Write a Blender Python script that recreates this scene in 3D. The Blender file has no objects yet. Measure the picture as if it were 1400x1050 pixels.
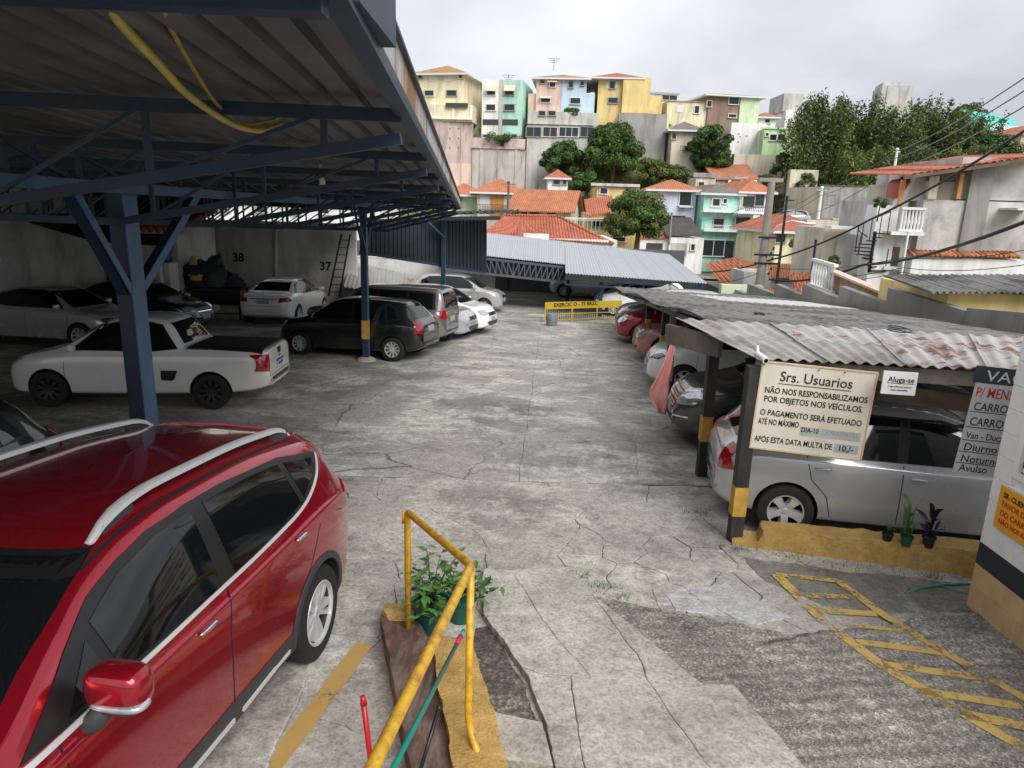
import bpy, bmesh, math, random
import numpy as np
from mathutils import Vector, Matrix
from mathutils.bvhtree import BVHTree
from mathutils.geometry import delaunay_2d_cdt
R = math.radians
SC = bpy.context.scene
COL = SC.collection
# ---------------------------------------------------------------- camera
F_PX, PITCH, ROLL, CAM_H = 970.0, R(14.4), R(1.8), 3.1
cd = bpy.data.cameras.new('camera'); cam = bpy.data.objects.new('camera', cd); COL.objects.link(cam)
_fw = Vector((0, math.cos(PITCH), -math.sin(PITCH))); _r0 = Vector((1, 0, 0)); _u0 = _r0.cross(_fw)
_r = math.cos(ROLL) * _r0 + math.sin(ROLL) * _u0; _u = _r.cross(_fw)
cam.matrix_world = Matrix(((_r.x, _u.x, -_fw.x, 0), (_r.y, _u.y, -_fw.y, 0), (_r.z, _u.z, -_fw.z, CAM_H), (0, 0, 0, 1)))
cd.sensor_width = 36; cd.lens = F_PX / 1400 * 36; cd.clip_start = .05; cd.clip_end = 3000
SC.camera = cam
# ---------------------------------------------------------------- sky (overcast)
W = bpy.data.worlds.new('World'); SC.world = W; W.use_nodes = True
SUN_EL, SUN_AZ = R(43), R(152)      # azimuth clockwise from +Y
def _world():
    nt = W.node_tree; N = nt.nodes; L = nt.links; N.clear()
    out = N.new('ShaderNodeOutputWorld'); bg = N.new('ShaderNodeBackground'); bg.inputs[1].default_value = 1.0
    sky = N.new('ShaderNodeTexSky'); sky.sky_type = 'NISHITA'; sky.sun_disc = False
    sky.sun_elevation = SUN_EL; sky.sun_rotation = SUN_AZ; sky.dust_density = 3
    dim = N.new('ShaderNodeMix'); dim.data_type = 'RGBA'; dim.blend_type = 'MULTIPLY'; dim.inputs[0].default_value = 1
    dim.inputs[7].default_value = (.06, .06, .06, 1); L.new(sky.outputs[0], dim.inputs[6])
    tc = N.new('ShaderNodeTexCoord'); sep = N.new('ShaderNodeSeparateXYZ'); L.new(tc.outputs['Generated'], sep.inputs[0])
    zz = N.new('ShaderNodeMath'); zz.operation = 'ADD'; zz.inputs[1].default_value = .22; L.new(sep.outputs[2], zz.inputs[0])
    za = N.new('ShaderNodeMath'); za.operation = 'MAXIMUM'; za.inputs[1].default_value = .1; L.new(zz.outputs[0], za.inputs[0])
    dx = N.new('ShaderNodeMath'); dx.operation = 'DIVIDE'; L.new(sep.outputs[0], dx.inputs[0]); L.new(za.outputs[0], dx.inputs[1])
    dy = N.new('ShaderNodeMath'); dy.operation = 'DIVIDE'; L.new(sep.outputs[1], dy.inputs[0]); L.new(za.outputs[0], dy.inputs[1])
    cmb = N.new('ShaderNodeCombineXYZ'); L.new(dx.outputs[0], cmb.inputs[0]); L.new(dy.outputs[0], cmb.inputs[1])
    nz = N.new('ShaderNodeTexNoise'); nz.inputs['Scale'].default_value = .62; nz.inputs['Detail'].default_value = 6
    nz.inputs['Roughness'].default_value = .52; nz.inputs['Distortion'].default_value = .25; L.new(cmb.outputs[0], nz.inputs['Vector'])
    cr = N.new('ShaderNodeValToRGB'); e = cr.color_ramp.elements
    e[0].position = .36; e[0].color = (.285, .295, .325, 1); e[1].position = .66; e[1].color = (.51, .515, .53, 1)
    L.new(nz.outputs[0], cr.inputs[0])
    mix = N.new('ShaderNodeMix'); mix.data_type = 'RGBA'; mix.inputs[0].default_value = .9
    L.new(dim.outputs[2], mix.inputs[6]); L.new(cr.outputs[0], mix.inputs[7])
    L.new(mix.outputs[2], bg.inputs[0]); L.new(bg.outputs[0], out.inputs[0])
_world()
sd = bpy.data.lights.new('sun', 'SUN'); sun = bpy.data.objects.new('sun', sd); COL.objects.link(sun)
sd.energy = 1.5; sd.angle = R(40); sd.color = (1, .97, .92)
_sd = Vector((math.sin(SUN_AZ) * math.cos(SUN_EL), math.cos(SUN_AZ) * math.cos(SUN_EL), math.sin(SUN_EL)))
sun.rotation_euler = _sd.to_track_quat('Z', 'Y').to_euler()
SC.view_settings.view_transform = 'Standard'; SC.view_settings.look = 'None'
SC.view_settings.exposure = 1.15; SC.view_settings.gamma = 1; SC.view_settings.use_curve_mapping = False
SC.render.engine = 'CYCLES'; SC.cycles.max_bounces = 10; SC.cycles.diffuse_bounces = 6
RNG = random.Random(7)
# ---------------------------------------------------------------- object helpers
def tag(o, label=None, cat=None, group=None, kind=None):
    if label: o['label'] = label
    if cat: o['category'] = cat
    if group: o['group'] = group
    if kind: o['kind'] = kind
    return o
def thing(name, label, cat, loc=(0, 0, 0), rz=0, group=None, rx=0, ry=0):
    o = bpy.data.objects.new(name, None); COL.objects.link(o); o.empty_display_size = .1
    o.location = loc; o.rotation_euler = (rx, ry, rz)
    return tag(o, label, cat, group)
def link(name, me, parent=None, mat=None):
    o = bpy.data.objects.new(name, me); COL.objects.link(o)
    if parent is not None: o.parent = parent
    if mat is not None and not me.materials: me.materials.append(mat)
    return o
def copy_tree(o, parent=None):
    c = o.copy(); COL.objects.link(c); c.parent = parent
    for ch in o.children: copy_tree(ch, c)
    return c
class MB:
    def __init__(s): s.v = []; s.f = []
    def add(s, vs, fs):
        n = len(s.v); s.v += [tuple(p) for p in vs]; s.f += [tuple(i + n for i in f) for f in fs]; return s
    def box(s, x0, x1, y0, y1, z0, z1):
        return s.add([(x0, y0, z0), (x1, y0, z0), (x1, y1, z0), (x0, y1, z0), (x0, y0, z1), (x1, y0, z1), (x1, y1, z1), (x0, y1, z1)],
                     [(3, 2, 1, 0), (4, 5, 6, 7), (0, 1, 5, 4), (1, 2, 6, 5), (2, 3, 7, 6), (3, 0, 4, 7)])
    def bar(s, a, b, w, h, up=(0, 0, 1)):
        a = Vector(a); b = Vector(b); d = (b - a).normalized(); up = Vector(up)
        if abs(d.dot(up)) > .98: up = Vector((0, 1, 0))
        sx = d.cross(up).normalized() * w / 2; sz = sx.cross(d).normalized() * h / 2
        vs = [a - sx - sz, a + sx - sz, a + sx + sz, a - sx + sz, b - sx - sz, b + sx - sz, b + sx + sz, b - sx + sz]
        return s.add(vs, [(0, 1, 2, 3), (7, 6, 5, 4), (0, 4, 5, 1), (1, 5, 6, 2), (2, 6, 7, 3), (3, 7, 4, 0)])
    def tube(s, pts, r, n=10, cap=True, closed=False):
        P = [Vector(p) for p in pts]; m = len(P); rr = r if isinstance(r, (list, tuple)) else [r] * m
        vs = []; prev = None
        for i in range(m):
            if closed: d = P[(i + 1) % m] - P[i - 1]
            else: d = P[min(i + 1, m - 1)] - P[max(i - 1, 0)]
            d = d.normalized()
            if prev is None:
                a = Vector((0, 0, 1)) if abs(d.z) < .9 else Vector((1, 0, 0)); x = d.cross(a).normalized()
            else: x = (prev - d * prev.dot(d)).normalized()
            prev = x; y = d.cross(x)
            for k in range(n):
                t = 2 * math.pi * k / n; vs.append(P[i] + (x * math.cos(t) + y * math.sin(t)) * rr[i])
        fs = []
        for i in range(m if closed else m - 1):
            j = (i + 1) % m
            for k in range(n): fs.append((i * n + k, i * n + (k + 1) % n, j * n + (k + 1) % n, j * n + k))
        if cap and not closed: fs += [tuple(range(n - 1, -1, -1)), tuple((m - 1) * n + k for k in range(n))]
        return s.add(vs, fs)
    def lathe(s, prof, n=24, axis='z', c=(0, 0, 0), cap=False):
        vs = []
        for (r, h) in prof:
            for k in range(n):
                t = 2 * math.pi * k / n; a, b = r * math.cos(t), r * math.sin(t)
                p = (a, b, h) if axis == 'z' else ((b, h, a) if axis == 'y' else (h, a, b))
                vs.append((p[0] + c[0], p[1] + c[1], p[2] + c[2]))
        fs = []
        for i in range(len(prof) - 1):
            for k in range(n): fs.append((i * n + k, i * n + (k + 1) % n, (i + 1) * n + (k + 1) % n, (i + 1) * n + k))
        if cap: fs += [tuple(range(n - 1, -1, -1)), tuple((len(prof) - 1) * n + k for k in range(n))]
        return s.add(vs, fs)
    def prism(s, poly, z0, z1):       # poly of (x,y), or z0/z1 callables
        n = len(poly); f0 = z0 if callable(z0) else (lambda x, y: z0); f1 = z1 if callable(z1) else (lambda x, y: z1)
        vs = [(x, y, f0(x, y)) for x, y in poly] + [(x, y, f1(x, y)) for x, y in poly]
        return s.add(vs, [tuple(range(n - 1, -1, -1)), tuple(range(n, 2 * n))] + [(i, (i + 1) % n, n + (i + 1) % n, n + i) for i in range(n)])
    def ell(s, c, a, e=1.0, n=14, m=9):    # super-ellipsoid
        def p(t, k): return math.copysign(abs(t) ** k, t)
        vs = []; fs = []
        for i in range(m + 1):
            ph = -math.pi / 2 + math.pi * i / m
            for k in range(n):
                th = 2 * math.pi * k / n
                vs.append((c[0] + a[0] * p(math.cos(ph), e) * p(math.cos(th), e), c[1] + a[1] * p(math.cos(ph), e) * p(math.sin(th), e), c[2] + a[2] * p(math.sin(ph), e)))
        for i in range(m):
            for k in range(n): fs.append((i * n + k, i * n + (k + 1) % n, (i + 1) * n + (k + 1) % n, (i + 1) * n + k))
        return s.add(vs, fs)
    def mesh(s, name='m', mat=None, smooth=False, sharp=None):
        me = bpy.data.meshes.new(name); me.from_pydata(s.v, [], s.f)
        if smooth:
            me.polygons.foreach_set('use_smooth', [True] * len(me.polygons))
            if sharp: me.set_sharp_from_angle(angle=R(sharp))
        if mat is not None: me.materials.append(mat)
        return me
    def build(s, name, mat, parent=None, smooth=False, sharp=None, bevel=0):
        o = link(name, s.mesh(name, mat, smooth, sharp), parent)
        if bevel:
            b = o.modifiers.new('b', 'BEVEL'); b.width = bevel; b.segments = 2; b.limit_method = 'ANGLE'; b.angle_limit = R(40)
        return o
def gz(y): return -.045 * y
def unproj(px, py, Y):            # point of the photograph's pixel at the real distance Y
    d = _fw + _r * ((px - 700) / F_PX) - _u * ((py - 525) / F_PX); t = Y / d.y
    return Vector((d.x * t, Y, CAM_H + d.z * t))
# ---------------------------------------------------------------- material helpers
MATS = {}
def _nt(name):
    m = bpy.data.materials.new(name); m.use_nodes = True; nt = m.node_tree
    return m, nt, nt.nodes, nt.links, nt.nodes['Principled BSDF']
def noise(N, L, vec, scale, detail=4, rough=.55, dist=0):
    n = N.new('ShaderNodeTexNoise'); n.inputs['Scale'].default_value = scale; n.inputs['Detail'].default_value = detail
    n.inputs['Roughness'].default_value = rough; n.inputs['Distortion'].default_value = dist
    if vec is not None: L.new(vec, n.inputs['Vector'])
    return n
def ramp(N, L, src, stops):
    r = N.new('ShaderNodeValToRGB'); e = r.color_ramp.elements
    while len(e) < len(stops): e.new(.5)
    for k, (p, c) in enumerate(stops):
        e[k].position = p; e[k].color = (c if len(c) == 4 else tuple(c) + (1,)) if isinstance(c, (tuple, list)) else (c, c, c, 1)
    L.new(src, r.inputs[0]); return r
def mixc(N, L, fac, a, b, mode='MIX'):
    m = N.new('ShaderNodeMix'); m.data_type = 'RGBA'; m.blend_type = mode
    for k, v in ((0, fac), (6, a), (7, b)):
        if isinstance(v, (int, float)): m.inputs[k].default_value = v
        elif isinstance(v, (tuple, list)): m.inputs[k].default_value = tuple(v) + (1,) if len(v) == 3 else v
        else: L.new(v, m.inputs[k])
    return m.outputs[2]
def bump(N, L, src, b, strength=.3, dist=.01):
    n = N.new('ShaderNodeBump'); n.inputs['Strength'].default_value = strength; n.inputs['Distance'].default_value = dist
    L.new(src, n.inputs['Height']); L.new(n.outputs[0], b.inputs['Normal']); return n
def mat(name, col, rough=.6, var=.12, scale=3., metal=0., spec=.5, coat=0, bmp=0, bscale=60, grime=0, gcol=(.09, .08, .07), gscale=1.2, stretch=(1, 1, .35), emit=None):
    """painted / plain surface: base colour with uneven tone, optional stains with their own shape, fine relief"""
    if name in MATS: return MATS[name]
    m, nt, N, L, b = _nt(name); MATS[name] = m
    b.inputs['Roughness'].default_value = rough; b.inputs['Metallic'].default_value = metal; b.inputs['Specular IOR Level'].default_value = spec
    b.inputs['Coat Weight'].default_value = coat; b.inputs['Coat Roughness'].default_value = .03
    tc = N.new('ShaderNodeTexCoord'); v = tc.outputs['Object']; c = tuple(col) + (1,)
    if var:
        n = noise(N, L, v, scale, 5, .6)
        lo = tuple(max(0, k * (1 - var)) for k in col); hi = tuple(k * (1 + var) for k in col)
        c = ramp(N, L, n.outputs[0], [(.3, lo), (.7, hi)]).outputs[0]
    if grime:
        mp = N.new('ShaderNodeMapping'); mp.inputs['Scale'].default_value = stretch; L.new(v, mp.inputs[0])
        n2 = noise(N, L, mp.outputs[0], gscale, 8, .68, .4)
        f = ramp(N, L, n2.outputs[0], [(.46, 0.), (.70, grime)])
        c = mixc(N, L, f.outputs[0], c, gcol)
    if isinstance(c, tuple): b.inputs['Base Color'].default_value = c
    else: L.new(c, b.inputs['Base Color'])
    if bmp:
        n3 = noise(N, L, v, bscale, 4, .6); bump(N, L, n3.outputs[0], b, bmp)
    if emit:
        b.inputs['Emission Color'].default_value = tuple(emit[:3]) + (1,); b.inputs['Emission Strength'].default_value = emit[3]
    return m
def paint(name, col, metal=.0, flake=True):
    if name in MATS: return MATS[name]
    m, nt, N, L, b = _nt(name); MATS[name] = m
    tc = N.new('ShaderNodeTexCoord'); n = noise(N, L, tc.outputs['Object'], 1.6, 6, .65)
    dust = ramp(N, L, n.outputs[0], [(.48, 0.), (.8, .05)])
    L.new(mixc(N, L, dust.outputs[0], col, (.3, .28, .25)), b.inputs['Base Color'])
    rr = ramp(N, L, n.outputs[0], [(.4, .2), (.75, .32)]); L.new(rr.outputs[0], b.inputs['Roughness'])
    b.inputs['Metallic'].default_value = metal; b.inputs['Coat Weight'].default_value = 1; b.inputs['Coat Roughness'].default_value = .04
    return m
M_GLASS = mat('car_glass', (.006, .007, .008), .04, 0, spec=.6)
M_GLASS_PALE = mat('car_glass_pale', (.03, .035, .035), .04, 0, spec=.9)
M_TRIM = mat('black_trim', (.012, .012, .013), .35, 0)
M_PLASTIC = mat('grey_plastic', (.045, .047, .05), .6, .15, 9, bmp=.1, bscale=300)
M_RUBBER = mat('tyre_rubber', (.014, .014, .015), .75, .3, 12)
M_ALLOY = mat('alloy_wheel', (.62, .63, .64), .3, .08, 6, metal=.35)
M_CHROME = mat('chrome', (.8, .8, .82), .1, 0, metal=1)
M_SATIN = mat('satin_aluminium', (.78, .79, .80), .35, .04, metal=.4)
M_GAP = mat('panel_gap', (.004, .004, .004), .8, 0)
M_TAIL = mat('tail_lamp_red', (.35, .008, .012), .08, .15, 20, coat=1)
M_LAMP = mat('lamp_lens', (.55, .57, .60), .08, .35, 14, metal=.55, coat=1)
M_LAMPD = mat('lamp_lens_dark', (.10, .11, .12), .08, .4, 14, metal=.5, coat=1)
M_PLATE = mat('plate_white', (.62, .64, .65), .4, .1)
M_PLATEG = mat('plate_grey', (.34, .35, .36), .4, .1)
M_BLUE = mat('plate_blue', (.02, .05, .30), .4, 0)
M_UNDER = mat('car_underside', (.01, .01, .01), .9, 0)
M_RIMD = mat('dark_steel_wheel', (.03, .03, .032), .4, .2, 8, metal=.4)
M_AMBER = mat('amber_lens', (.55, .18, .02), .15, 0)
# ================================================================ cars
def pchip(pts):
    x = np.array([p[0] for p in pts], float); y = np.array([p[1] for p in pts], float)
    h = np.diff(x); d = np.diff(y) / h; m = np.zeros(len(x))
    for i in range(1, len(x) - 1):
        if d[i - 1] * d[i] > 0:
            w1 = 2 * h[i] + h[i - 1]; w2 = h[i] + 2 * h[i - 1]; m[i] = (w1 + w2) / (w1 / d[i - 1] + w2 / d[i])
    m[0] = d[0]; m[-1] = d[-1]
    def f(q):
        q = min(max(q, x[0]), x[-1]); i = min(max(int(np.searchsorted(x, q)) - 1, 0), len(h) - 1)
        t = (q - x[i]) / h[i]
        return float((1 + 2 * t) * (1 - t) ** 2 * y[i] + t * (1 - t) ** 2 * h[i] * m[i] + t * t * (3 - 2 * t) * y[i + 1] + t * t * (t - 1) * h[i] * m[i + 1])
    return f
def crom(P, n):
    out = []; m = len(P)
    for i in range(m - 1):
        p0, p1, p2, p3 = P[max(i - 1, 0)], P[i], P[i + 1], P[min(i + 2, m - 1)]
        for k in range(n):
            t = k / n
            out.append(tuple(.5 * (2 * p1[j] + (p2[j] - p0[j]) * t + (2 * p0[j] - 5 * p1[j] + 4 * p2[j] - p3[j]) * t * t + (3 * p1[j] - p0[j] - 3 * p2[j] + p3[j]) * t ** 3) for j in range(2)))
    out.append(P[-1]); return out
class Shell:
    """closed body surface from length-wise curves; x forward, y left, z up, origin between the axles on the ground"""
    def __init__(s, sp, ns=70, nr=4):
        k = sp.get('scale', (1, 1, 1)); s.k = k; s.sp = sp
        top, bot, wid, belt, wr = (pchip(sp[q]) for q in ('top', 'bot', 'wid', 'belt', 'wr'))
        x0, x1 = sp['top'][0][0], sp['top'][-1][0]
        xs = set(np.linspace(x0, x1, ns)); xs |= {x0 + .01, x0 + .025, x0 + .05, x1 - .01, x1 - .025, x1 - .05}
        for p in sp['top']: xs.add(p[0])
        xs = sorted(xs); xs = [xs[0]] + [b for a, b in zip(xs, xs[1:]) if b - a > .004]
        vs = []; nring = None
        for x in xs:
            t = top(x); b0 = bot(x); w = wid(x); bl = min(belt(x), t - .035); g = t - bl; r = min(wr(x), w * .955)
            zm = b0 + (bl - b0) * .62; q = min(1, g / .4)
            P = [(0, b0), (.72 * w, b0), (.93 * w, b0 + .025), (.978 * w, b0 + .12), (w, zm), (.99 * w, bl - .07), (.962 * w, bl - .012),
                 (.945 * w + (r - .945 * w) * .30, bl + g * .35), (r + (.945 * w - r) * .22, bl + g * .74 - .0 * q), (r - .03 * q, t - .05 * q - .006), (r * .72, t - .008 * q), (0, t + .012 * q)]
            ring = crom(P, nr); nring = len(ring)
            vs += [(x * k[0], y * k[1], z * k[2]) for y, z in ring]
        n = len(xs); nr2 = nring
        full = []; F = []
        # mirrored ring: right side points (y<0) then left
        for i in range(n):
            ring = vs[i * nr2:(i + 1) * nr2]
            full += [(x, -y, z) for x, y, z in ring] + [(x, y, z) for x, y, z in ring[-2:0:-1]]
        m = 2 * nr2 - 2
        for i in range(n - 1):
            for j in range(m): F.append((i * m + j, (i + 1) * m + j, (i + 1) * m + (j + 1) % m, i * m + (j + 1) % m))
        F.append(tuple(range(m))); F.append(tuple((n - 1) * m + j for j in range(m - 1, -1, -1)))
        s.v = full; s.f = F; s.bvh = BVHTree.FromPolygons(full, F)
    def body(s, name, paint_mat, parent, wheels, arch, cut_y=.5, sharp=40):
        me = bpy.data.meshes.new(name); me.from_pydata(s.v, [], s.f); me.materials.append(paint_mat); me.materials.append(M_UNDER)
        ob = bpy.data.objects.new('tmp_body', me); COL.objects.link(ob)
        c = MB()
        for (wx, wz) in wheels:
            for sg in (-1, 1):
                a, b = sorted((sg * cut_y, sg * 1.3)); c.lathe([(arch, a), (arch, b)], 40, 'y', (wx, 0, wz), True)
        cm = c.mesh('cut'); cm.materials.append(paint_mat); cm.materials.append(M_UNDER)
        cm.polygons.foreach_set('material_index', [1] * len(cm.polygons))
        co = bpy.data.objects.new('tmp_cut', cm); COL.objects.link(co)
        md = ob.modifiers.new('b', 'BOOLEAN'); md.operation = 'DIFFERENCE'; md.object = co; md.solver = 'EXACT'
        dg = bpy.context.evaluated_depsgraph_get(); dg.update()
        nm = bpy.data.meshes.new_from_object(ob.evaluated_get(dg))
        bpy.data.objects.remove(ob); bpy.data.objects.remove(co)
        nm.name = name; nm.polygons.foreach_set('use_smooth', [True] * len(nm.polygons)); nm.set_sharp_from_angle(angle=R(sharp))
        return link(name, nm, parent)
    def hit(s, a, b, side):
        o, d = {'L': ((a, 3, b), (0, -1, 0)), 'R': ((a, -3, b), (0, 1, 0)), 'F': ((4, a, b), (-1, 0, 0)), 'B': ((-4, a, b), (1, 0, 0)), 'T': ((a, b, 4), (0, 0, -1))}[side]
        p, n, i, dd = s.bvh.ray_cast(Vector(o), Vector(d))
        if p is None:
            q = {'L': (a, .8, b), 'R': (a, -.8, b), 'F': (2, a, b), 'B': (-2, a, b), 'T': (a, b, 1.4)}[side]
            p, n, i, dd = s.bvh.find_nearest(Vector(q))
        if n.dot(Vector(d)) > 0: n = -n
        return p, n
    def patch(s, name, poly, side, m, parent, off=.004, step=.07, lift=None, scale=True, both=False):
        kx, ky, kz = s.k
        if scale:
            poly = [(a * (kx if side in 'LRT' else ky), b * (ky if side == 'T' else kz)) for a, b in poly]
        # dense outline
        P = []
        for (a, b) in zip(poly, poly[1:] + poly[:1]):
            d = math.hypot(b[0] - a[0], b[1] - a[1]); n = max(1, int(d / step))
            P += [(a[0] + (b[0] - a[0]) * i / n, a[1] + (b[1] - a[1]) * i / n) for i in range(n)]
        nb = len(P)
        def inside(x, y):
            c = False; j = nb - 1
            for i in range(nb):
                if (P[i][1] > y) != (P[j][1] > y) and x < (P[j][0] - P[i][0]) * (y - P[i][1]) / (P[j][1] - P[i][1]) + P[i][0]: c = not c
                j = i
            return c
        def dmin(x, y): return min((x - a) ** 2 + (y - b) ** 2 for a, b in P)
        xs = [p[0] for p in P]; ys = [p[1] for p in P]; Q = list(P)
        x = min(xs) + step * .5; 
        while x < max(xs):
            y = min(ys) + step * .5
            while y < max(ys):
                if inside(x, y) and dmin(x, y) > (step * .5) ** 2: Q.append((x, y))
                y += step
            x += step
        vs2, es, fs, ov, oe, of = delaunay_2d_cdt([Vector(q) for q in Q], [], [list(range(nb))], 1, 1e-6)
        sides = [side] + ([{'L': 'R', 'R': 'L'}.get(side)] if both and side in 'LR' else [])
        out = []
        for sd_ in sides:
            V = []; Nn = []
            for q in vs2:
                p, n = s.hit(q[0], q[1], sd_); V.append(p + n * off); Nn.append(n)
            F = [tuple(f) for f in fs]
            # orientation
            if F:
                f = F[0]; nn = (V[f[1]] - V[f[0]]).cross(V[f[2]] - V[f[0]])
                if nn.dot(Nn[f[0]]) < 0: F = [tuple(reversed(f)) for f in F]
            # skirt
            cnt = {}
            for f in F:
                for a, b in zip(f, f[1:] + f[:1]): cnt[(a, b)] = 1
            nv = len(V); sk = {}
            for (a, b) in list(cnt):
                if (b, a) not in cnt:
                    for q in (a, b):
                        if q not in sk: sk[q] = len(V); V.append(V[q] - Nn[q] * (off + .006))
                    F.append((b, a, sk[a], sk[b]))
            me = bpy.data.meshes.new(name); me.from_pydata([tuple(v) for v in V], [], F)
            me.polygons.foreach_set('use_smooth', [True] * len(F)); me.set_sharp_from_angle(angle=R(50)); me.materials.append(m)
            out.append(link(name, me, parent))
        return out[0] if len(out) == 1 else out
    def strip(s, name, line, w, side, m, parent, off=.003, step=.05, both=False):
        L2 = []; R2 = []
        for i, p in enumerate(line):
            a = Vector(line[max(i - 1, 0)]); b = Vector(line[min(i + 1, len(line) - 1)]); d = (b - a).normalized(); n = Vector((-d.y, d.x)) * w / 2
            L2.append((p[0] + n.x, p[1] + n.y)); R2.append((p[0] - n.x, p[1] - n.y))
        return s.patch(name, L2 + R2[::-1], side, m, parent, off, step, both=both)
_wheel = {}
def wheel_meshes(kind, r, rr):
    key = (kind, round(r, 3), round(rr, 3))
    if key in _wheel: return _wheel[key]
    w = .21
    t = MB(); prof = [(rr * .97, -w * .42), (rr * 1.02, -w * .5), (rr + (r - rr) * .55, -w * .53), (r * .965, -w * .47), (r, -w * .36), (r, w * .36), (r * .965, w * .47), (rr + (r - rr) * .55, w * .53), (rr * 1.02, w * .5), (rr * .97, w * .42)]
    t.lathe(prof, 44, 'y')
    b = MB(); b.lathe([(rr * 1.0, w * .47), (rr * .95, w * .46), (rr * .90, w * .30), (rr * .86, -.05), (.02, -.06)], 40, 'y')
    hub = MB(); hub.lathe([(rr * .24, -.06), (rr * .24, w * .33), (rr * .17, w * .40), (.001, w * .41)], 20, 'y')
    sp = MB()
    n = {'five': 5, 'ten': 10, 'steel': 9, 'seven': 7, 'twin': 5}[kind]
    for k in range(n):
        a = 2 * math.pi * k / n
        offs = ((-.19, .0), (.19, .0)) if kind == 'twin' else ((0, 0),)
        for (da, _) in offs:
            wi = rr * {'five': .20, 'ten': .085, 'steel': .13, 'seven': .15, 'twin': .075}[kind]; wo = rr * {'five': .30, 'ten': .12, 'steel': .22, 'seven': .2, 'twin': .105}[kind]
            ca, sa = math.cos(a), math.sin(a); ca2, sa2 = math.cos(a + da * 1.0), math.sin(a + da * 1.0)
            def pt(rad, tang, y, o):
                c0, s0 = (ca, sa) if not o else (ca2, sa2)
                return (c0 * rad - s0 * tang, y, s0 * rad + c0 * tang)
            i0, o0 = rr * .18, rr * .96
            ins = da * .55 * rr * .3
            vs = [pt(i0, -wi + ins, w * .36, 0), pt(i0, wi + ins, w * .36, 0), pt(o0, wo, w * .43, 1), pt(o0, -wo, w * .43, 1),
                  pt(i0, -wi * 1.1 + ins, .0, 0), pt(i0, wi * 1.1 + ins, .0, 0), pt(o0, wo * 1.1, w * .2, 1), pt(o0, -wo * 1.1, w * .2, 1)]
            mid = [pt((i0 + o0) / 2, -(wi + wo) * .36 + ins * .5, w * .43, 1 if da else 0), pt((i0 + o0) / 2, (wi + wo) * .36 + ins * .5, w * .43, 1 if da else 0)]
            sp.add(vs + mid, [(0, 1, 9, 8), (8, 9, 2, 3), (0, 8, 3, 7, 4), (1, 5, 6, 2, 9), (2, 6, 7, 3), (0, 4, 5, 1)])
    res = (t.mesh('tyre', M_RUBBER, True, 40), b, hub, sp)
    _wheel[key] = res; return res
_rimc = {}
def add_wheel(parent, x, y, z, r, rr, kind, rim_mat, left=True):
    t, b, hub, sp = wheel_meshes(kind, r, rr)
    o = link('wheel', t, parent); o.location = (x, y, z)
    o.rotation_euler = (0, RNG.uniform(0, 6), 0 if left else math.pi)
    key = (kind, round(r, 3), round(rr, 3), rim_mat.name)
    if key not in _rimc:
        barrel = b.mesh('rim_barrel', M_RIMD, True, 40)
        s2 = MB(); s2.add(hub.v, hub.f); s2.add(sp.v, sp.f); s2.lathe([(rr * 1.02, .095), (rr * .99, .107), (rr * .93, .103), (rr * .92, .07)], 40, 'y')
        _rimc[key] = (barrel, s2.mesh('rim', rim_mat, True, 35))
    bm, sm = _rimc[key]
    link('wheel_well_disc', bm, o); link('rim', sm, o)
    return o
def bez(line, n=6):
    return crom([tuple(p) for p in line], n)
def arc(cx, cz, r, a0, a1, n=16):
    return [(cx + r * math.cos(R(a0 + (a1 - a0) * i / n)), cz + r * math.sin(R(a0 + (a1 - a0) * i / n))) for i in range(n + 1)]
HATCH = dict(wb=1.24, r=.295, rr=.19, arch=.335, tw=.76,
    top=[(-1.95, .52), (-1.935, .78), (-1.88, .91), (-1.78, 1.0), (-1.50, 1.33), (-1.38, 1.40), (-.8, 1.455), (-.2, 1.47), (.2, 1.445), (.48, 1.365), (1.08, 1.0), (1.22, .955), (1.62, .875), (1.84, .75), (1.93, .64), (1.96, .5)],
    bot=[(-1.95, .36), (-1.75, .27), (-1.2, .21), (1.2, .2), (1.75, .22), (1.96, .3)],
    wid=[(-1.95, .60), (-1.88, .72), (-1.68, .80), (-1.2, .835), (1.2, .835), (1.6, .80), (1.82, .70), (1.93, .56), (1.96, .46)],
    belt=[(-1.95, .5), (-1.84, .88), (-1.4, .955), (0, .915), (1.0, .89), (1.5, .82), (1.8, .68), (1.96, .46)],
    wr=[(-1.95, .56), (-1.6, .57), (-1, .585), (0, .60), (.48, .575), (1.08, .70), (1.5, .70), (1.96, .36)],
    dlo=[(.92, .945), (.46, 1.325), (.2, 1.395), (-.5, 1.41), (-1.1, 1.37), (-1.38, 1.22), (-1.42, 1.0), (-.6, .955)],
    win=[[(.82, .96), (.43, 1.30), (.2, 1.365), (-.1, 1.38), (-.13, .955)], [(-.23, .96), (-.20, 1.38), (-.55, 1.38), (-.95, 1.35), (-1.03, .985)], [(-1.10, .995), (-1.03, 1.33), (-1.22, 1.26), (-1.34, 1.03)]],
    doors=[[(.98, .88), (1.0, .6), (.92, .28)], [(-.165, .93), (-.17, .28)], [(-1.08, .95), (-1.02, .7), (-.86, .52), (-.80, .28)]],
    handles=[(-.02, .80), (-.92, .83)],
    shield=[(-.66, .985), (-.54, 1.36), (.54, 1.36), (.66, .985)], backlight=[(-.58, 1.03), (-.50, 1.345), (.50, 1.345), (.58, 1.03)],
    head=[(.34, .66), (.40, .76), (.62, .80), (.76, .77), (.74, .66), (.55, .62)], tail=[(.60, .68), (.58, .98), (.72, .96), (.78, .72)],
    grille=[(-.34, .60), (-.36, .70), (.36, .70), (.34, .60)], intake=[(-.45, .30), (-.5, .44), (.5, .44), (.45, .30)],
    plateB=(0, .78), plateF=(0, .50))
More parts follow.
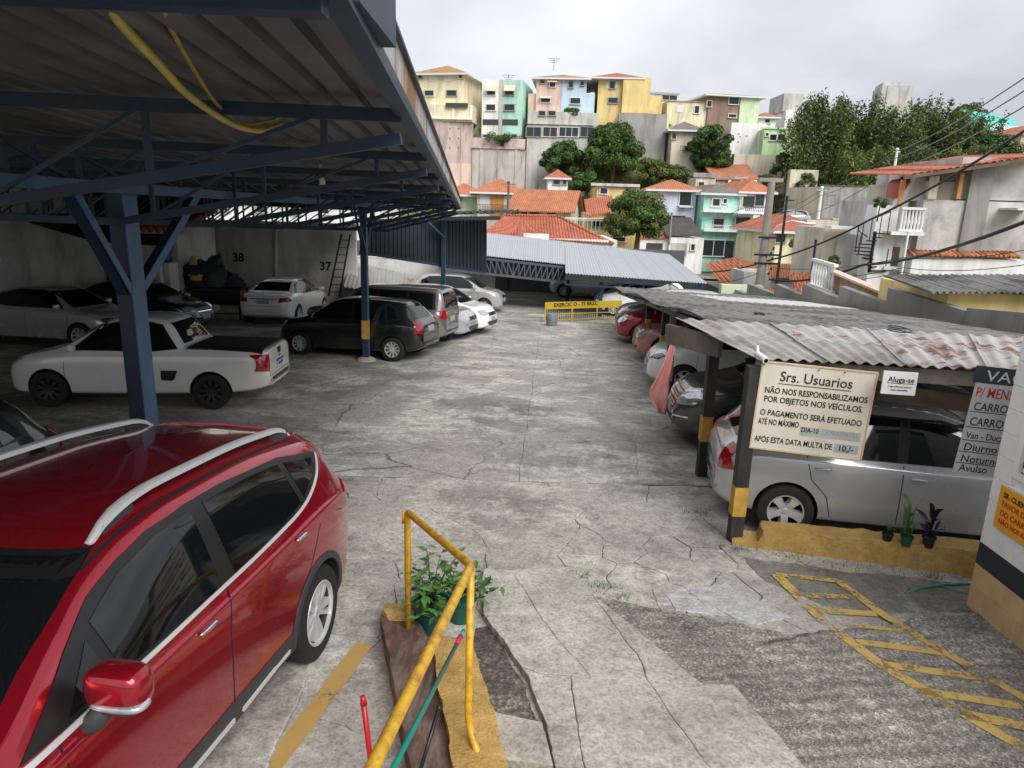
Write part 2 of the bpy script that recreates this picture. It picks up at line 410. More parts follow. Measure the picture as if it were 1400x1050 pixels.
SEDAN = dict(wb=1.38, r=.32, rr=.215, arch=.36, tw=.79,
    top=[(-2.25, .55), (-2.235, .80), (-2.2, .93), (-2.1, 1.0), (-1.95, 1.02), (-1.62, 1.06), (-1.0, 1.34), (-.75, 1.40), (-.2, 1.45), (.2, 1.43), (.5, 1.36), (1.12, 1.0), (1.3, .95), (1.9, .84), (2.15, .72), (2.27, .5)],
    bot=[(-2.25, .36), (-2.0, .26), (-1.4, .2), (1.4, .2), (2.0, .22), (2.27, .3)],
    wid=[(-2.25, .62), (-2.18, .74), (-1.95, .83), (-1.4, .88), (1.3, .88), (1.8, .84), (2.1, .72), (2.27, .5)],
    belt=[(-2.25, .5), (-2.15, .92), (-1.6, .96), (0, .93), (1.0, .90), (1.7, .82), (2.1, .68), (2.27, .46)],
    wr=[(-2.25, .6), (-1.9, .66), (-1.6, .68), (-1.0, .58), (0, .60), (.5, .575), (1.12, .72), (1.7, .72), (2.27, .38)],
    dlo=[(.95, .955), (.48, 1.32), (.2, 1.385), (-.5, 1.375), (-1.0, 1.27), (-1.42, 1.03), (-.6, .97)],
    win=[[(.85, .97), (.45, 1.30), (.2, 1.355), (-.08, 1.36), (-.12, .965)], [(-.22, .97), (-.19, 1.355), (-.55, 1.335), (-.98, 1.24), (-1.28, 1.02)]],
    doors=[[(1.05, .88), (1.06, .5), (1.0, .28)], [(-.16, .93), (-.17, .28)], [(-1.2, .95), (-1.0, .62), (-.95, .28)]],
    handles=[(0.0, .82), (-.98, .84)],
    shield=[(-.68, .99), (-.54, 1.35), (.54, 1.35), (.68, .99)], backlight=[(-.60, 1.085), (-.50, 1.33), (.50, 1.33), (.60, 1.085)],
    head=[(.36, .64), (.42, .74), (.66, .77), (.78, .74), (.74, .63)], tail=[(.50, .76), (.52, .90), (.80, .93), (.83, .80)],
    grille=[(-.36, .50), (-.40, .72), (.40, .72), (.36, .50)], intake=[(-.5, .28), (-.55, .40), (.55, .40), (.5, .28)],
    plateB=(0, .78), plateF=(0, .46))
SUV = dict(wb=1.32, r=.352, rr=.235, arch=.40, tw=.785,
    top=[(-2.21, .58), (-2.20, .92), (-2.14, 1.08), (-2.05, 1.20), (-1.86, 1.47), (-1.74, 1.565), (-1.3, 1.625), (-.6, 1.66), (0, 1.655), (.35, 1.615), (.62, 1.535), (1.0, 1.34), (1.34, 1.13), (1.5, 1.07), (1.85, .98), (2.06, .83), (2.16, .70), (2.2, .55)],
    bot=[(-2.21, .42), (-1.9, .30), (-1.3, .25), (1.3, .22), (1.9, .25), (2.2, .35)],
    wid=[(-2.21, .62), (-2.14, .76), (-1.93, .865), (-1.45, .91), (-.6, .895), (.4, .895), (1.3, .91), (1.8, .85), (2.08, .70), (2.2, .48)],
    belt=[(-2.21, .55), (-2.08, 1.07), (-1.5, 1.15), (-.8, 1.10), (0, 1.06), (1.0, 1.02), (1.6, .96), (2.0, .82), (2.2, .5)],
    wr=[(-2.21, .58), (-1.9, .62), (-1.5, .645), (0, .66), (.62, .635), (1.34, .78), (1.65, .78), (2.2, .4)],
    dlo=[(1.26, 1.045), (1.12, 1.135), (.90, 1.275), (.68, 1.40), (.48, 1.475), (.25, 1.535), (-.05, 1.562), (-.4, 1.568), (-1.1, 1.535), (-1.66, 1.44), (-1.54, 1.34), (-1.27, 1.22), (-.8, 1.145), (0, 1.09)],
    win=[[(1.02, 1.075), (.80, 1.265), (.76, 1.085)], [(.70, 1.085), (.74, 1.315), (.5, 1.43), (.24, 1.497), (.05, 1.517), (-.06, 1.525), (-.09, 1.105)],
         [(-.24, 1.12), (-.19, 1.53), (-.7, 1.525), (-1.06, 1.50), (-1.14, 1.225), (-.78, 1.16)], [(-1.20, 1.245), (-1.14, 1.49), (-1.57, 1.42), (-1.47, 1.345)]],
    doors=[[(1.10, 1.03), (1.10, .78), (.90, .42)], [(-.14, 1.09), (-.09, .85), (-.13, .36)], [(-1.30, 1.22), (-1.30, 1.02), (-1.12, .76), (-.92, .60), (-.86, .40)]],
    handles=[(.12, .985), (-1.0, 1.045)],
    shield=[(-.74, 1.10), (-.58, 1.53), (.58, 1.53), (.74, 1.10)], backlight=[(-.60, 1.18), (-.54, 1.50), (.54, 1.50), (.60, 1.18)],
    head=[(.36, .74), (.45, .86), (.72, .94), (.84, .90), (.74, .76)], tail=[(.56, .95), (.58, 1.08), (.80, 1.13), (.865, 1.08), (.82, .96)],
    grille=[(-.40, .55), (-.46, .76), (.46, .76), (.40, .55)], intake=[(-.6, .36), (-.62, .50), (.62, .50), (.6, .36)],
    plateB=(0, .82), plateF=(0, .56))
BOXY = dict(SUV)
BOXY.update(doors=[[(.92, 1.05), (.94, .7), (.86, .36)], [(-.2, 1.06), (-.2, .36)], [(-1.15, 1.06), (-1.1, .8), (-.9, .5), (-.88, .4)]], scale=(.94, .96, 1.0),
    top=[(-2.21, .62), (-2.20, 1.0), (-2.18, 1.10), (-2.10, 1.45), (-2.02, 1.60), (-1.8, 1.66), (-.6, 1.68), (.1, 1.665), (.45, 1.60), (1.0, 1.16), (1.15, 1.09), (1.8, 1.03), (2.08, .92), (2.17, .75), (2.2, .55)],
    belt=[(-2.21, .55), (-2.1, 1.03), (-1.5, 1.05), (0, 1.03), (1.0, 1.0), (1.8, .96), (2.1, .84), (2.2, .5)],
    wr=[(-2.21, .66), (-1.9, .68), (0, .70), (.45, .67), (1.0, .80), (1.8, .80), (2.2, .5)],
    dlo=[(.86, 1.06), (.42, 1.50), (.1, 1.57), (-1.5, 1.57), (-1.9, 1.53), (-1.95, 1.10), (-1, 1.07)],
    win=[[(.76, 1.08), (.38, 1.48), (.1, 1.54), (-.14, 1.55), (-.16, 1.08)], [(-.25, 1.08), (-.24, 1.55), (-1.05, 1.55), (-1.1, 1.09)], [(-1.2, 1.1), (-1.15, 1.54), (-1.82, 1.5), (-1.86, 1.13)]],
    backlight=[(-.60, 1.14), (-.56, 1.52), (.56, 1.52), (.60, 1.14)], tail=[(.60, .86), (.60, 1.08), (.80, 1.08), (.80, .86)],
    shield=[(-.74, 1.14), (-.60, 1.56), (.60, 1.56), (.74, 1.14)])
PICKUP = dict(wb=1.335, r=.31, rr=.20, arch=.36, tw=.76,
    top=[(-2.30, .58), (-2.285, .95), (-2.27, 1.025), (-2.1, 1.035), (-.98, 1.045), (-.90, 1.06), (-.66, 1.40), (-.55, 1.49), (-.1, 1.545), (.2, 1.53), (.5, 1.44), (1.12, 1.04), (1.28, .985), (1.8, .86), (2.02, .74), (2.14, .5)],
    bot=[(-2.30, .40), (-2.0, .32), (-1.3, .26), (1.3, .22), (1.9, .22), (2.14, .3)],
    wid=[(-2.30, .70), (-2.22, .80), (-1.9, .845), (1.3, .845), (1.75, .80), (2.0, .68), (2.14, .48)],
    belt=[(-2.30, .5), (-2.22, .96), (-1.2, .965), (0, .95), (1.0, .92), (1.6, .84), (2.0, .68), (2.14, .46)],
    wr=[(-2.30, .70), (-1.0, .74), (-.85, .68), (-.5, .60), (0, .61), (.5, .59), (1.12, .72), (1.6, .72), (2.14, .36)],
    dlo=[(.96, .975), (.5, 1.385), (.2, 1.46), (-.3, 1.465), (-.52, 1.42), (-.80, 1.03), (-.4, .985)],
    win=[[(.84, .99), (.46, 1.36), (.18, 1.43), (-.12, 1.44), (-.16, .985)], [(-.24, .99), (-.21, 1.44), (-.36, 1.43), (-.50, 1.38), (-.74, 1.03)]],
    doors=[[(1.05, .9), (1.06, .6), (.98, .3)], [(-.2, .95), (-.2, .3)]],
    handles=[(-.03, .83)],
    shield=[(-.68, 1.03), (-.55, 1.43), (.55, 1.43), (.68, 1.03)], backlight=[(-.58, 1.10), (-.50, 1.44), (.50, 1.44), (.58, 1.10)],
    head=[(.36, .68), (.42, .78), (.64, .84), (.74, .8), (.70, .68)], tail=[(.68, .66), (.67, .96), (.82, .96), (.83, .68)],
    grille=[(-.36, .56), (-.4, .70), (.4, .70), (.36, .56)], intake=[(-.5, .3), (-.52, .44), (.52, .44), (.5, .3)],
    plateB=(0, .72), plateF=(0, .50))
def place(o, x, y, yaw, dz=0, slope=None):
    s = slope if slope is not None else .045
    n = Vector((0, s, 1)).normalized(); f = Vector((math.cos(R(yaw)), math.sin(R(yaw)), 0)); f = (f - n * f.dot(n)).normalized(); l = n.cross(f)
    o.rotation_euler = Matrix(((f.x, l.x, n.x), (f.y, l.y, n.y), (f.z, l.z, n.z))).to_euler()
    o.location = (x, y, gz(y) + dz)
def make_car(name, label, sp, pm, x, y, yaw, group=None, scale=None, wheel='ten', rim=None, front=True, rear=True, ns=64, nr=4, step=.06, clad=None, cat='car',
             tail=None, headm=None, bumper=None, glass=None, mirror=True, handle=None, rub=None, dz=0, plate=True, slope=None):
    sp = dict(sp)
    if scale: sp['scale'] = scale
    k = sp.get('scale', (1, 1, 1)); G = glass or M_GLASS
    t = thing(name, label, cat, group=group); place(t, x, y, yaw, dz, slope)
    s = Shell(sp, ns, nr); wx = sp['wb'] * k[0]; r = sp['r']; rr = sp['rr']
    s.body('body', pm, t, [(wx, r), (-wx, r)], sp['arch'], .48)
    fr = [s.patch('window_frame', sp['dlo'], q, M_TRIM, t, .006, step) for q in 'LR']
    for f, q in zip(fr, 'LR'):
        for w in sp['win']: s.patch('window_pane', w, q, G, f, .0095, step)
    s.patch('windscreen', sp['shield'], 'F', G, t, .006, step)
    s.patch('rear_window', sp['backlight'], 'B', G, t, .006, step)
    for d in sp['doors']: s.strip('door_gap', d, .009, 'L', M_GAP, t, .0012, .08, both=True)
    for (hx, hz) in sp['handles']:
        for q, sg in (('L', 1), ('R', -1)):
            p, n = s.hit(hx * k[0], hz * k[2], q)
            MB().ell((p.x, p.y + sg * .012, p.z), (.085, .016, .014), .8, 12, 6).build('door_handle', handle or pm, t, True)
    if mirror:
        for sg in (1, -1):
            mx = sp['dlo'][0][0] * k[0] - .10; mz = sp['dlo'][0][1] * k[2] + .035; p, n = s.hit(mx, mz - .03, 'L' if sg > 0 else 'R')
            m = MB().ell((mx + .01, sg * (abs(p.y) + .14), mz + .03), (.055, .105, .07), .75, 14, 8)
            m.build('wing_mirror', pm, t, True)
            MB().bar((mx + .02, sg * (abs(p.y) - .01), mz - .03), (mx + .02, sg * (abs(p.y) + .09), mz), .05, .03).build('mirror_arm', M_TRIM, t)
    for sg in (1, -1):
        for xx in (wx, -wx): add_wheel(t, xx, sg * sp['tw'] * k[1], r, r, rr, wheel, rim or M_ALLOY, sg > 0)
    mir = lambda pl: [(-a, b) for a, b in pl][::-1]
    if front:
        for pl in (sp['head'], mir(sp['head'])):
            h = s.patch('headlight', pl, 'F', headm or M_LAMP, t, .011, .035)
        s.patch('grille', sp['grille'], 'F', M_TRIM, t, .004, .08)
        gx = sp['grille']; zc = (gx[0][1] + gx[1][1]) / 2; hw = gx[2][0] * .9
        s.strip('grille_bar', [(-hw, zc), (hw, zc)], .02, 'F', M_CHROME, t, .010, .08)
        s.patch('lower_intake', sp['intake'], 'F', M_PLASTIC, t, .004, .08)
        if plate:
            c = sp['plateF']; s.patch('front_plate', [(c[0] - .2, c[1] - .065), (c[0] - .2, c[1] + .065), (c[0] + .2, c[1] + .065), (c[0] + .2, c[1] - .065)], 'F', M_PLATEG, t, .012, .07)
    if rear:
        for pl in (sp['tail'], mir(sp['tail'])): s.patch('tail_light', pl, 'B', tail or M_TAIL, t, .014, .03)
        if plate:
            c = sp['plateB']; q = s.patch('rear_plate', [(c[0] - .2, c[1] - .065), (c[0] - .2, c[1] + .065), (c[0] + .2, c[1] + .065), (c[0] + .2, c[1] - .065)], 'B', M_PLATEG, t, .010, .07)
        s.strip('boot_gap', [(-.62, sp['plateB'][1] - .14), (.62, sp['plateB'][1] - .14)], .01, 'B', M_GAP, t, .0015, .08)
    if bumper:
        s.patch('bumper', [(-.62, .30), (-.62, .50), (.62, .50), (.62, .30)], 'B', bumper, t, .012, .09); s.patch('bumper', [(-.62, .28), (-.62, .42), (.62, .42), (.62, .28)], 'F', bumper, t, .012, .09)
    if rub:
        s.strip('rub_strip', [(.95, .56), (-.95, .56)], .05, 'L', rub, t, .01, .1, both=True)
    a = sp['arch'] / 1
    if clad:
        kx, ky, kz = k
        for xx in (wx, -wx):
            pl = [(p[0] / kx, p[1] / kz) for p in arc(xx, r, a + .05, -8, 188) + arc(xx, r, a - .002, 188, -8)]
            s.patch('arch_cladding', pl, 'L', clad, t, .010, .06, both=True)
        s.patch('sill_cladding', [((wx - a - .03) / kx, .26), ((wx - a - .03) / kx, .40), ((-wx + a + .03) / kx, .42), ((-wx + a + .03) / kx, .28)], 'L', clad, t, .010, .09, both=True)
    else:
        for xx in (wx, -wx):
            pl = [(p[0] / k[0], p[1] / k[2]) for p in arc(xx, r, a + .014, 0, 180) + arc(xx, r, a - .002, 180, 0)]
            s.patch('arch_lip', pl, 'L', pm, t, .006, .06, both=True)
    return t, s
# ================================================================ ground
from mathutils import noise as MN
def gpt(px, py, h=0):               # point on the lot surface (plus h) along a viewing ray
    d = _fw + _r * ((px - 700) / F_PX) - _u * ((py - 525) / F_PX); t = 1.0
    for _ in range(60):
        p = d * t; y = p.y; f = CAM_H + p.z - gz(y) - h; df = d.z + .045 * d.y
        t -= f / df
    return Vector((d.x * t, d.y * t, CAM_H + d.z * t))
def concrete(name, base, dark, light, blotch=.5, crack=True, wet=0, sc=1., grooves=0, agg=0):
    m, nt, N, L, b = _nt(name); MATS[name] = m
    tc = N.new('ShaderNodeTexCoord'); v = tc.outputs['Object']
    n1 = noise(N, L, v, .45 * sc, 6, .62, .3); n2 = noise(N, L, v, 2.2 * sc, 8, .7, .6); n3 = noise(N, L, v, 38, 6, .75); n4 = noise(N, L, v, 9 * sc, 6, .7, .2)
    c = ramp(N, L, n1.outputs[0], [(.30, dark), (.52, base), (.72, base)]).outputs[0]
    mpx = N.new('ShaderNodeMapping'); mpx.inputs['Scale'].default_value = (.75, 1.1, 1); L.new(v, mpx.inputs[0])
    n5 = noise(N, L, mpx.outputs[0], 1.05 * sc, 9, .72, .5)
    wear = ramp(N, L, n5.outputs[0], [(.49, 0.), (.60, blotch)]).outputs[0]
    patchy = ramp(N, L, n4.outputs[0], [(.38, .25), (.56, 1.)]).outputs[0]
    wm = N.new('ShaderNodeMath'); wm.operation = 'MULTIPLY'; L.new(wear, wm.inputs[0]); L.new(patchy, wm.inputs[1])
    c = mixc(N, L, wm.outputs[0], c, light)
    stain = ramp(N, L, n2.outputs[0], [(.52, 0.), (.72, .6)]).outputs[0]
    c = mixc(N, L, stain, c, tuple(k * .5 for k in dark))
    c = mixc(N, L, 1.0, c, ramp(N, L, n3.outputs[0], [(.3, .5), (.5, 1.), (.7, 1.3)]).outputs[0], 'MULTIPLY')
    n6 = noise(N, L, v, 11, 12, .82, .3); c = mixc(N, L, 1.0, c, ramp(N, L, n6.outputs[0], [(.36, .68), (.5, 1.), (.64, 1.22)]).outputs[0], 'MULTIPLY')
    h = n3.outputs[0]
    if agg:
        vo = N.new('ShaderNodeTexVoronoi'); vo.inputs['Scale'].default_value = agg; L.new(v, vo.inputs['Vector'])
        ag = ramp(N, L, vo.outputs['Color'], [(.30, (.68, .67, .66)), (.6, (1, 1, 1)), (.8, (1.6, 1.55, 1.45))]).outputs[0]
        c = mixc(N, L, .85, c, ag, 'MULTIPLY'); h = vo.outputs['Distance']
    if crack:
        dv = mixc(N, L, .16, v, noise(N, L, v, 2.5, 4).outputs['Color'])
        vo = N.new('ShaderNodeTexVoronoi'); vo.feature = 'DISTANCE_TO_EDGE'; vo.inputs['Scale'].default_value = .55; L.new(dv, vo.inputs['Vector'])
        cl = ramp(N, L, vo.outputs['Distance'], [(.0, 1.), (.007, 0.)]).outputs[0]
        cm = N.new('ShaderNodeMath'); cm.operation = 'MULTIPLY'; L.new(cl, cm.inputs[0]); L.new(ramp(N, L, n1.outputs[0], [(.42, 0.), (.55, .8)]).outputs[0], cm.inputs[1])
        c = mixc(N, L, cm.outputs[0], c, (.03, .028, .025))
    L.new(c, b.inputs['Base Color'])
    L.new(ramp(N, L, n1.outputs[0], [(.3, .62 - wet), (.6, .9)]).outputs[0], b.inputs['Roughness']); b.inputs['Specular IOR Level'].default_value = .3
    bn = bump(N, L, h, b, .55, .012)
    if grooves:
        mp = N.new('ShaderNodeMapping'); mp.inputs['Rotation'].default_value = (0, 0, R(-7)); L.new(v, mp.inputs[0])
        wv = N.new('ShaderNodeTexWave'); wv.bands_direction = 'Y'; wv.inputs['Scale'].default_value = grooves; wv.inputs['Distortion'].default_value = 3.5; wv.inputs['Detail'].default_value = 3; wv.inputs['Detail Scale'].default_value = 1.2
        L.new(mp.outputs[0], wv.inputs['Vector']); b2 = N.new('ShaderNodeBump'); b2.inputs['Strength'].default_value = .55; b2.inputs['Distance'].default_value = .022
        gm = N.new('ShaderNodeMath'); gm.operation = 'MULTIPLY'; L.new(wv.outputs['Fac'], gm.inputs[0]); L.new(ramp(N, L, n1.outputs[0], [(.36, .35), (.55, 1.)]).outputs[0], gm.inputs[1])
        L.new(gm.outputs[0], b2.inputs['Height']); L.new(b2.outputs[0], bn.inputs['Normal'])
    return m
M_LOT = concrete('lot_concrete', (.345, .33, .30), (.165, .157, .142), (.66, .64, .58), .8)
M_DARK_LOT = concrete('dark_concrete', (.22, .205, .18), (.12, .11, .10), (.34, .32, .29), .4)  # darker, browner variant of the lot concrete
M_PLATE_C = concrete('plate_concrete', (.39, .37, .335), (.21, .198, .175), (.62, .60, .54), .7, crack=False, sc=1.6)
M_RAMP = concrete('ramp_concrete', (.43, .405, .36), (.26, .242, .21), (.58, .55, .49), .6, crack=False, sc=1.4)
M_CEMENT = concrete('fresh_cement', (.46, .46, .45), (.38, .38, .37), (.56, .56, .54), .3, crack=False)
M_ASPH = concrete('worn_asphalt', (.245, .23, .205), (.15, .14, .125), (.44, .42, .37), .7, crack=True, sc=1.3, grooves=2.3, agg=62)
M_SOIL = mat('joint_soil', (.035, .03, .024), .95, .4, 9, bmp=.6, bscale=50)
M_GRAVEL = concrete('dark_gravel', (.11, .10, .09), (.05, .045, .04), (.3, .28, .25), .6, crack=False, sc=2, agg=45)
lot = MB(); ys = [-4, -2, 0, 1, 2, 3, 4, 4.6, 5, 5.4, 6] + list(range(8, 46, 2)); xs = [-18, -12, -6, -3, 0, 3, 6, 9.4]
nx = len(xs); lot.add([(x, y, gz(y)) for y in ys for x in xs], [(j * nx + i, j * nx + i + 1, (j + 1) * nx + i + 1, (j + 1) * nx + i) for j in range(len(ys) - 1) for i in range(nx - 1)])
lot_o = lot.build('parking_lot', M_LOT); tag(lot_o, kind='structure')
def rough_edge(poly, amp=.02, f=3., step=.05, seed=0.):
    out = []
    for a, b in zip(poly, poly[1:] + poly[:1]):
        d = math.hypot(b[0] - a[0], b[1] - a[1]); n = max(1, int(d / step))
        for i in range(n):
            x = a[0] + (b[0] - a[0]) * i / n; y = a[1] + (b[1] - a[1]) * i / n
            q = MN.noise_vector(Vector((x * f, y * f, seed))); q2 = MN.noise_vector(Vector((x * f * 6, y * f * 6, seed + 5)))
            out.append((x + amp * q.x + amp * .4 * q2.x, y + amp * q.y + amp * .4 * q2.y))
    return out
def inset(poly, g, var=True):
    n = len(poly); ar = sum(poly[i][0] * poly[(i + 1) % n][1] - poly[(i + 1) % n][0] * poly[i][1] for i in range(n)); sg = 1 if ar > 0 else -1; out = []
    for i in range(n):
        a, b, c = poly[i - 1], poly[i], poly[(i + 1) % n]; tx, ty = c[0] - a[0], c[1] - a[1]; l = math.hypot(tx, ty) or 1; k_ = g * (1 + 1.5 * max(-.6, MN.noise(Vector((b[0] * 2.3, b[1] * 2.3, 3.)))) + 1.5 * max(0, MN.noise(Vector((b[0] * 9, b[1] * 9, 8.))) - .25)) if var else g
        out.append((b[0] - sg * ty / l * k_, b[1] + sg * tx / l * k_))
    return out
def slab(name, poly, z0, z1, m, parent=None, amp=.02, gap=.008, worn=.008, tilt=0, step=.05, f=3.):
    P = inset(rough_edge(poly, amp, f, step), gap); Q = inset(P, worn); n = len(P); t1 = RNG.uniform(-tilt, tilt)
    vs = [(x, y, gz(y) + z0) for x, y in P] + [(x, y, gz(y) + z1 - worn * .7 + t1) for x, y in P] + [(x, y, gz(y) + z1 + t1) for x, y in Q]
    fs = [tuple(range(2 * n, 3 * n))] + [(i, (i + 1) % n, n + (i + 1) % n, n + i) for i in range(n)] + [(n + i, n + (i + 1) % n, 2 * n + (i + 1) % n, 2 * n + i) for i in range(n)]
    ar = sum(P[i][0] * P[(i + 1) % n][1] - P[(i + 1) % n][0] * P[i][1] for i in range(n))
    if ar < 0: fs = [tuple(reversed(q)) for q in fs]
    return MB().add(vs, fs).build(name, m, parent)
def clip(poly, a, b, c):            # keep a*x+b*y<=c
    out = []
    for p, q in zip(poly, poly[1:] + poly[:1]):
        dp = a * p[0] + b * p[1] - c; dq = a * q[0] + b * q[1] - c
        if dp <= 0: out.append(p)
        if dp * dq < 0: t = dp / (dp - dq); out.append((p[0] + (q[0] - p[0]) * t, p[1] + (q[1] - p[1]) * t))
    return out
def voronoi(sites, box):
    cells = []
    for i, s in enumerate(sites):
        P = [(box[0], box[2]), (box[1], box[2]), (box[1], box[3]), (box[0], box[3])]
        for j, q in enumerate(sites):
            if i == j: continue
            a, b = q[0] - s[0], q[1] - s[1]; P = clip(P, a, b, (q[0] ** 2 + q[1] ** 2 - s[0] ** 2 - s[1] ** 2) / 2)
            if len(P) < 3: break
        if len(P) >= 3: cells.append(P)
    return cells
MB().add([(-3.2, 2.0, gz(2.0) + .004), (4.4, 2.0, gz(2.0) + .004), (4.4, 5, gz(5) + .004), (-3.2, 5, gz(5) + .004), (4.4, 8.55, gz(8.55) + .004), (-3.2, 8.55, gz(8.55) + .004)], [(0, 1, 2, 3), (3, 2, 4, 5)]).build('soil_bed', M_SOIL, lot_o)
rg = random.Random(11); sites = []
for _ in range(4000):               # broken plates: small between the rail and the notice, larger elsewhere
    x, y = rg.uniform(-3.2, 4.4), rg.uniform(2, 8.5); dense = (.3 < x < 2.6 and 5.1 < y < 6.9) or (-1.25 < x < -.6 and 4.6 < y < 6.6); dmin = .34 if dense else 1.15
    if all((x - a) ** 2 + (y - b) ** 2 > dmin ** 2 for a, b in sites): sites.append((x, y))
for c in voronoi(sites, (-3.2, 4.4, 2.0, 8.5)): slab('concrete_plate', c, 0., .022, M_PLATE_C, lot_o, .05, .0032, .006, .005, f=2.2)
for j in range(9):                  # cast panels of the lane
    y0, y1 = 8.52 + j * 2.3, 8.52 + (j + 1) * 2.3
    for i, (xa, xb) in enumerate(((-2.9, -.3), (-.3, 2.3))):
        slab('concrete_panel', [(xa + .05 * y0, y0), (xb + .05 * y0, y0), (xb + .05 * y1, y1), (xa + .05 * y1, y1)], 0., .018, M_LOT, lot_o, .035, .003, .006, .003, .12, 1.5)
# ramp of pale concrete in pieces
RP = {'a': (-.22, 5.92), 'b': (.62, 6.02), 'c': (1.05, 4.99), 'd': (1.39, 4.27), 'e': (1.62, 4.29), 'f': (1.80, 3.5), 'g': (2.5, 1.2), 'h': (.55, 1.2), 'i': (.33, 3.45), 'j': (.28, 3.85), 'k': (.14, 4.42), 'l': (-.18, 5.13),
      'm': (.05, 5.90), 'n': (.30, 5.05), 'o': (.62, 4.30), 'p': (.30, 4.33), 'q': (.75, 5.5), 'r': (1.0, 4.62), 's': (1.0, 4.28), 't': (.50, 3.4), 'u': (1.25, 3.45), 'v': (1.5, 1.2), 'w': (.47, 4.31), 'x': (.8, 1.2)}
ramp_o = thing('concrete_ramp', 'pale cracked concrete ramp slab leading down into the lot', 'ramp', (0, 0, 0))
for key in ('amnopkl', 'mbqrson', 'qcdsr', 'pwtij' + 'k', 'wosutx'[:5], 'sdefu', 'itxh', 'tuvx', 'ufgv'):
    slab('ramp_piece', [RP[q] for q in key], 0., .085, M_RAMP, ramp_o, .025, .0025, .006, .002)
ap = slab('asphalt_apron', [(.80, 5.55), (1.55, 5.30), (2.25, 5.08), (2.9, 5.16), (3.5, 5.4), (4.3, 5.45), (5.2, 5.0), (5.2, .8), (2.2, .8), (1.55, 3.4), (1.0, 4.9)], .0, .034, M_ASPH, None, .09, .0, .02, f=4.5); tag(ap, kind='structure')
for pl in ([(1.60, 5.72), (2.02, 5.90), (2.42, 5.30), (2.05, 5.16), (1.90, 5.30)], [(1.42, 5.62), (1.58, 5.70), (1.88, 5.30), (1.45, 5.38)]):
    slab('cement_patch', pl, 0., .030, M_CEMENT, lot_o, .03, .004, .008)
for pl in ([(2.35, 6.45), (4.4, 6.0), (4.3, 5.5), (3.4, 5.45), (2.75, 5.5), (2.4, 5.95)],): slab('pavement_skirt', pl, 0., .028, concrete('skirt_concrete', (.22, .205, .18), (.10, .092, .08), (.46, .44, .40), .7, False, sc=1.5), lot_o, .05, .0, .01)
def worn_paint(name, col, amount=.5):
    m, nt, N, L, b = _nt(name); MATS[name] = m
    tc = N.new('ShaderNodeTexCoord'); n = noise(N, L, tc.outputs['Object'], 26, 8, .78); n2 = noise(N, L, tc.outputs['Object'], 3, 4, .6)
    a = N.new('ShaderNodeMath'); a.operation = 'ADD'; L.new(n.outputs[0], a.inputs[0]); L.new(n2.outputs[0], a.inputs[1])
    f = ramp(N, L, a.outputs[0], [(amount * 2 - .06 if amount * 2 < 1 else .94, 0.), (min(1, amount * 2 + .04), 1.)])
    hf = N.new('ShaderNodeMath'); hf.operation = 'MULTIPLY'; hf.inputs[1].default_value = .5; L.new(a.outputs[0], hf.inputs[0])
    f = ramp(N, L, hf.outputs[0], [(amount - .03, 0.), (amount + .03, 1.)])
    L.new(mixc(N, L, n2.outputs[0], tuple(k * .7 for k in col), col), b.inputs['Base Color']); b.inputs['Roughness'].default_value = .75
    tr = N.new('ShaderNodeBsdfTransparent'); mx = N.new('ShaderNodeMixShader'); L.new(f.outputs[0], mx.inputs[0]); L.new(tr.outputs[0], mx.inputs[1]); L.new(b.outputs[0], mx.inputs[2])
    L.new(mx.outputs[0], N['Material Output'].inputs[0]); return m
M_YLINE = worn_paint('worn_yellow_paint', (.60, .41, .13), .462); M_YLINE2 = worn_paint('old_yellow_paint', (.50, .32, .10), .42)
def road_strip(name, pix, w, h, m, parent, group=None):
    P = [gpt(a, b, h) for a, b in pix]; Q = [P[0]]
    for a, b in zip(P, P[1:]):
        n = max(1, int((b - a).length / .15)); Q += [a + (b - a) * (i + 1) / n for i in range(n)]
    vs = []
    for i, p in enumerate(Q):
        d = (Q[min(i + 1, len(Q) - 1)] - Q[max(i - 1, 0)]); n = Vector((-d.y, d.x, 0)).normalized() * w / 2 * (1 + .12 * MN.noise(p * 4))
        for q in (p + n, p - n): vs.append((q.x, q.y, gz(q.y) + h))
    fs = [(2 * i, 2 * i + 1, 2 * i + 3, 2 * i + 2) for i in range(len(Q) - 1)]
    o = MB().add(vs, fs).build(name, m, parent); return o
yb = thing('yellow_hatching', 'worn yellow ladder hatching painted on the dark asphalt', 'road marking')
for ln, w in (([(1061, 785), (1129, 851), (1204, 908), (1293, 961), (1400, 1022), (1480, 1062)], .10), ([(1146, 794), (1207, 840), (1289, 890), (1400, 954), (1470, 995)], .085),
          ([(1061, 785), (1146, 794)], .08), ([(1089, 813), (1166, 816)], .08), ([(1114, 834), (1198, 839)], .09), ([(1150, 853), (1243, 863)], .05), ([(1171, 877), (1289, 892)], .085),
          ([(1207, 908), (1339, 926)], .09), ([(1257, 944), (1396, 965)], .09), ([(1318, 976), (1440, 1000)], .1)):
    road_strip('painted_bar', ln, w, .039, M_YLINE, yb)
yl = road_strip('yellow_bay_line', [(498, 880), (470, 918), (420, 985), (360, 1062)], .135, .027, M_YLINE2, None); tag(yl, 'faded yellow bay line on the concrete beside the red SUV', 'road marking')
